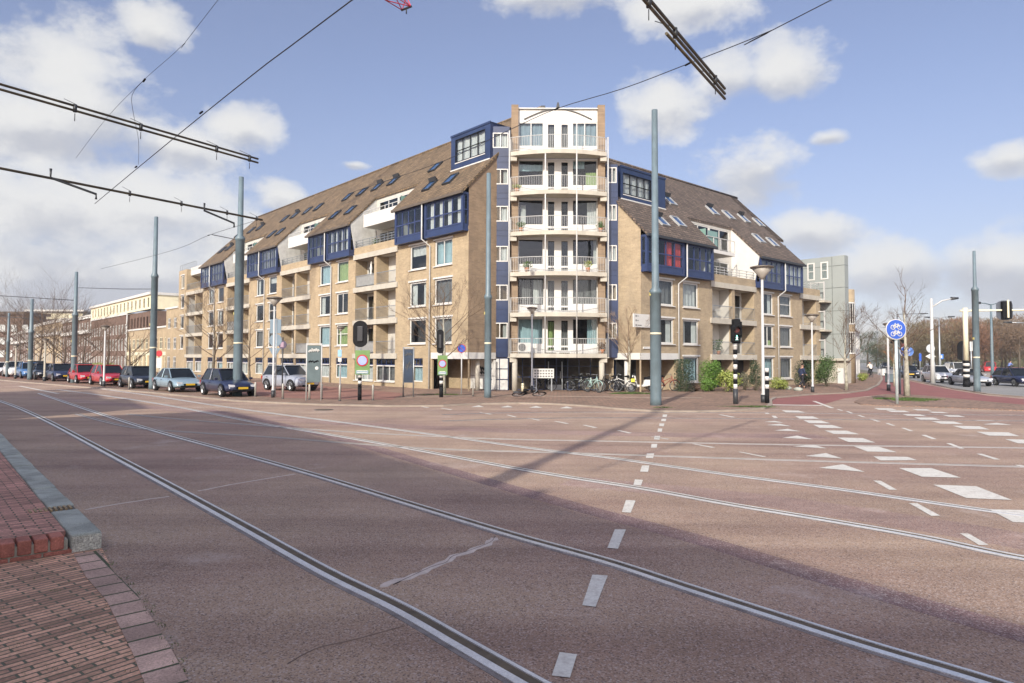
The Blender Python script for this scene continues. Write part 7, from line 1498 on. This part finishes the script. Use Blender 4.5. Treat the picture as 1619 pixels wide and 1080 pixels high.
for i, (x, yb, yt) in enumerate(WX):
    P = gp(x, 583.5+(i % 3)*.8); H_ = max(4, zat(P, yt)); R = 8.0
    if i < 4: tt = twigcrown('wood_tree', 'x', P, H_, R, 60+i, (M_W1, M_W3, M_W2, M_W1)[i], n=7000, group='bare trees of the wood at the right'); protos.append((tt, H_))
    else:
        tt, h0 = protos[i % 4]; tt = copytree(tt, P, 'x'); tt.scale = (1, 1, H_/h0)
    tt['label'] = ['first', 'second', 'third', 'fourth', 'fifth', 'sixth', 'seventh', 'eighth', 'ninth', 'tenth', 'eleventh', 'twelfth', 'thirteenth', 'fourteenth'][i]+' bare brown tree from the left along the front of the right-hand wood' if i < 14 else 'bare brown tree deeper inside the right-hand wood'
mb = MB(); q = random.Random(99)
for _ in range(22000):
    x = q.uniform(1405, 1800); P = gp(min(x, 1800), 579.5+(q.random()*1.5)); z = abs(q.gauss(0, 2.6)); w = q.uniform(.12, .34)
    P.x += q.uniform(-3, 3); P.y += q.uniform(-6, 6)
    mb.face([(P.x-w, P.y, z), (P.x+w, P.y+q.uniform(-w, w), z+q.uniform(-.2, .3)), (P.x+q.uniform(-w, w), P.y, z+w*1.6)])
tag(mb.obj('undergrowth', mat('undergrowth', (.085, .085, .04), .95, var=.4, scale=.5), fix=False), 'dense brown and olive undergrowth along the foot of the right-hand wood', 'undergrowth', kind='stuff')
# leafy shrubs
def shrub(name, label, P, w, d, h, m, seed, n=2600, leaf=.09, z0=0.0, cat='shrub', box=False, lobes=7, stem=True):
    q = random.Random(seed); P = Vector(P); t = thing(name, label, cat, tuple(P)); mb = MB()
    L_ = [(0, 0, .5*h, .5*w, .5*d, .5*h)]+[(q.uniform(-.3, .3)*w, q.uniform(-.3, .3)*d, h*q.uniform(.25, .78), w*q.uniform(.2, .32), d*q.uniform(.2, .32), h*q.uniform(.16, .28)) for _ in range(lobes)]
    for k in range(n):
        if box: c = Vector((q.uniform(-.5, .5)*w, q.choice([-.5, .5, q.uniform(-.5, .5)])*d*q.uniform(.9, 1.04), h*q.random())); dd = Vector((q.uniform(-1, 1), q.uniform(-1, 1), q.uniform(-1, 1))).normalized()
        else:
            l = L_[k % len(L_)] if q.random() < .85 else L_[0]; dd = Vector((q.gauss(0, 1), q.gauss(0, 1), q.gauss(0, 1))).normalized(); rr = q.random()**.22*q.uniform(.86, 1.1); c = Vector((l[0]+dd.x*l[3]*rr, l[1]+dd.y*l[4]*rr, l[2]+dd.z*l[5]*rr))
        if c.z < .02: c.z = q.random()*.2
        u_ = Vector((q.uniform(-1, 1), q.uniform(-1, 1), q.uniform(-1, 1))).normalized(); v_ = dd.cross(u_).normalized()*leaf*q.uniform(.5, 1); u_ = (dd*.5+u_).normalized()*leaf*q.uniform(.7, 1.5); c = P+c+Vector((0, 0, z0))
        mb.face([tuple(c-v_*.5), tuple(c+u_*.5-v_*.1), tuple(c+v_*.5+u_*.3), tuple(c-u_*.2+v_*.2)])
    mb.obj('foliage', m, t, fix=False)
    if stem:
        mb = MB()
        for k in range(5): a = q.uniform(0, 6.28); mb.tube([P+Vector((q.uniform(-.15, .15), q.uniform(-.1, .1), 0)), P+Vector((math.cos(a)*w*.25, math.sin(a)*d*.25, z0+h*.6))], [.04, .012], 5)
        mb.obj('stem', M_BARK, t)
    return t
def shp(name, label, x0, x1, yb, yt, m, seed, dep=1.2, **k):
    P = gp((x0+x1)/2, yb, KZ); w = (x1-x0)*P.dot(FW)/FPX; h = zat(P, yt)-KZ; return shrub(name, label, P, w, dep, h, m, seed, **k)
shp('ivy_column', 'tall clipped dark hedge column right of the porch', 1069, 1094, 619, 568, M_LEAFD, 31, box=True, n=3600, leaf=.08, cat='hedge')
shp('green_bush', 'bright green rounded bush under the first loggia of the right wing', 1105, 1144, 618, 566, mat('bright_leaf', (.085, .17, .02), .6, var=.4, scale=6), 32, n=4200, leaf=.09)
shp('green_bush', 'lower bright green bush at the foot of the rounded one', 1104, 1132, 619, 598, mat('bright_leaf', (.085, .17, .02), .6), 33, n=1500, leaf=.09)
shp('yellow_shrub', 'loose yellow green spiky shrub behind the pedestrian signal', 1134, 1172, 619.5, 584, M_LEAFY, 34, n=1900, leaf=.15)
shp('purple_shrub', 'thin greyish shrub between the yellow green one and the dark one', 1166, 1190, 617, 586, mat('greyish_leaf', (.13, .13, .08), .7), 35, n=900, leaf=.09)
shp('dark_shrub', 'dark upright shrub left of the large lamp', 1186, 1204, 617.5, 568, M_LEAFD, 36, n=2200, leaf=.08)
shp('low_hedge', 'low yellow green hedge right of the short striped post', 1214, 1247, 616, 596, M_LEAFY, 37, n=1700, leaf=.09, cat='hedge')
shp('big_shrub', 'big dark green shrub behind the lamp at the end of the right wing, left half', 1254, 1288, 612, 566, M_LEAFD, 38, n=3600, leaf=.10)
shp('big_shrub', 'big rounded green shrub right of the lamp at the end of the right wing', 1286, 1326, 611, 556, M_LEAF, 39, n=4200, leaf=.10, dep=2)
shp('round_bush', 'small round clipped bush by the rounded brick corner', 1356, 1371, 602.5, 590, M_LEAFY, 40, n=900, leaf=.12)
shp('dry_shrub', 'low brownish shrub at the foot of the clipped column', 1093, 1109, 618.5, 604, mat('brown_leaf', (.14, .09, .06), .8), 41, n=600, leaf=.08)
twigcrown('evergreen_tree', 'tall dark green tree behind the white house front', gp(1372, 582), 9.6, 6.5, 42, M_LEAFD, n=5200, lo=.02)
twigcrown('evergreen_tree', 'smaller dark green tree next to the tall one', gp(1386, 580), 8.0, 6, 43, M_LEAF, n=3000, lo=.02)
twigcrown('wood_tree', 'brownish tree closing the view above the cycle path', gp(1404, 577), 11, 9, 44, M_W2, n=3600, lo=.05)
shrub('hedge', 'green clipped hedge in front of the brown building', GB(104, -2.5, 0), 9, 9, 1.3, M_LEAFY, 45, n=2500, leaf=.2, cat='hedge')
# grass tufts
def grasspatch(label, P, rx, ry, n, h, seed):
    mb = MB(); q = random.Random(seed)
    for _ in range(n):
        a = q.uniform(0, 6.28); r = math.sqrt(q.random())*(.75+.25*math.sin(3*a+seed)+.18*math.sin(7*a)); x = P.x+rx*r*math.cos(a); y = P.y+ry*r*math.sin(a); hh = h*q.uniform(.3, 1)*(1.1-r*.7); b = q.uniform(0, 6.28); w = .02
        mb.face([(x-w*math.cos(b), y-w*math.sin(b), P.z), (x+w*math.cos(b), y+w*math.sin(b), P.z), (x+q.uniform(-.1, .1), y+q.uniform(-.1, .1), P.z+hh)])
    tag(mb.obj('grass', M_GRASS, fix=False), label, 'grass', kind='stuff')
grasspatch('green grass around the foot of the tree on the island', gp(1436, 632, .03), 2.1, 1.7, 2200, .17, 1)
grasspatch('green grass strip under the small tree by the scooter', gp(999, 622.5, KZ), 1.9, .7, 3000, .14, 2)
grasspatch('thin grass at the foot of the big mast', gp(1048, 645, .05), .7, .5, 500, .08, 3)
grasspatch('sparse grass around the foot of the smaller oval signal', gp(700, 624, KZ), 1.6, .6, 900, .08, 4)
grasspatch('sparse grass between the pedestrian signal and the large lamp', gp(1190, 643, KZ), 1.6, .7, 900, .06, 5)
for i, (x, y) in enumerate([(1262, 620), (1245, 618), (1234, 617)]):
    P = gp(x, y-2, KZ); o = MB(LF(P)).lathe([(.3, 0), (.34, .15), (.12, .26)], 9).obj('boulder', M_KERB); tag(o, ['grey boulder at the foot of the big dark shrub', 'grey boulder below the ground floor blind', 'grey boulder at the end of the low yellow hedge'][i], 'rock', 'grey boulders along the right wing')
# ------------------------------------------------------------------ light aerial haze
hb = MB(); hb.box(-480, 480, -90, 900, -1.2, 60); hz_ = hb.obj('haze', mat('haze_volume'), None)
m = bpy.data.materials['haze_volume']; t = m.node_tree; t.nodes.clear(); pv = t.nodes.new('ShaderNodeVolumePrincipled'); pv.inputs['Color'].default_value = (.82, .88, .97, 1); pv.inputs['Density'].default_value = .0004; pv.inputs['Anisotropy'].default_value = .2
ou = t.nodes.new('ShaderNodeOutputMaterial'); t.links.new(pv.outputs[0], ou.inputs['Volume']); hz_['kind'] = 'stuff'; hz_['label'] = 'thin pale haze in the air over the whole street'; hz_['category'] = 'haze'
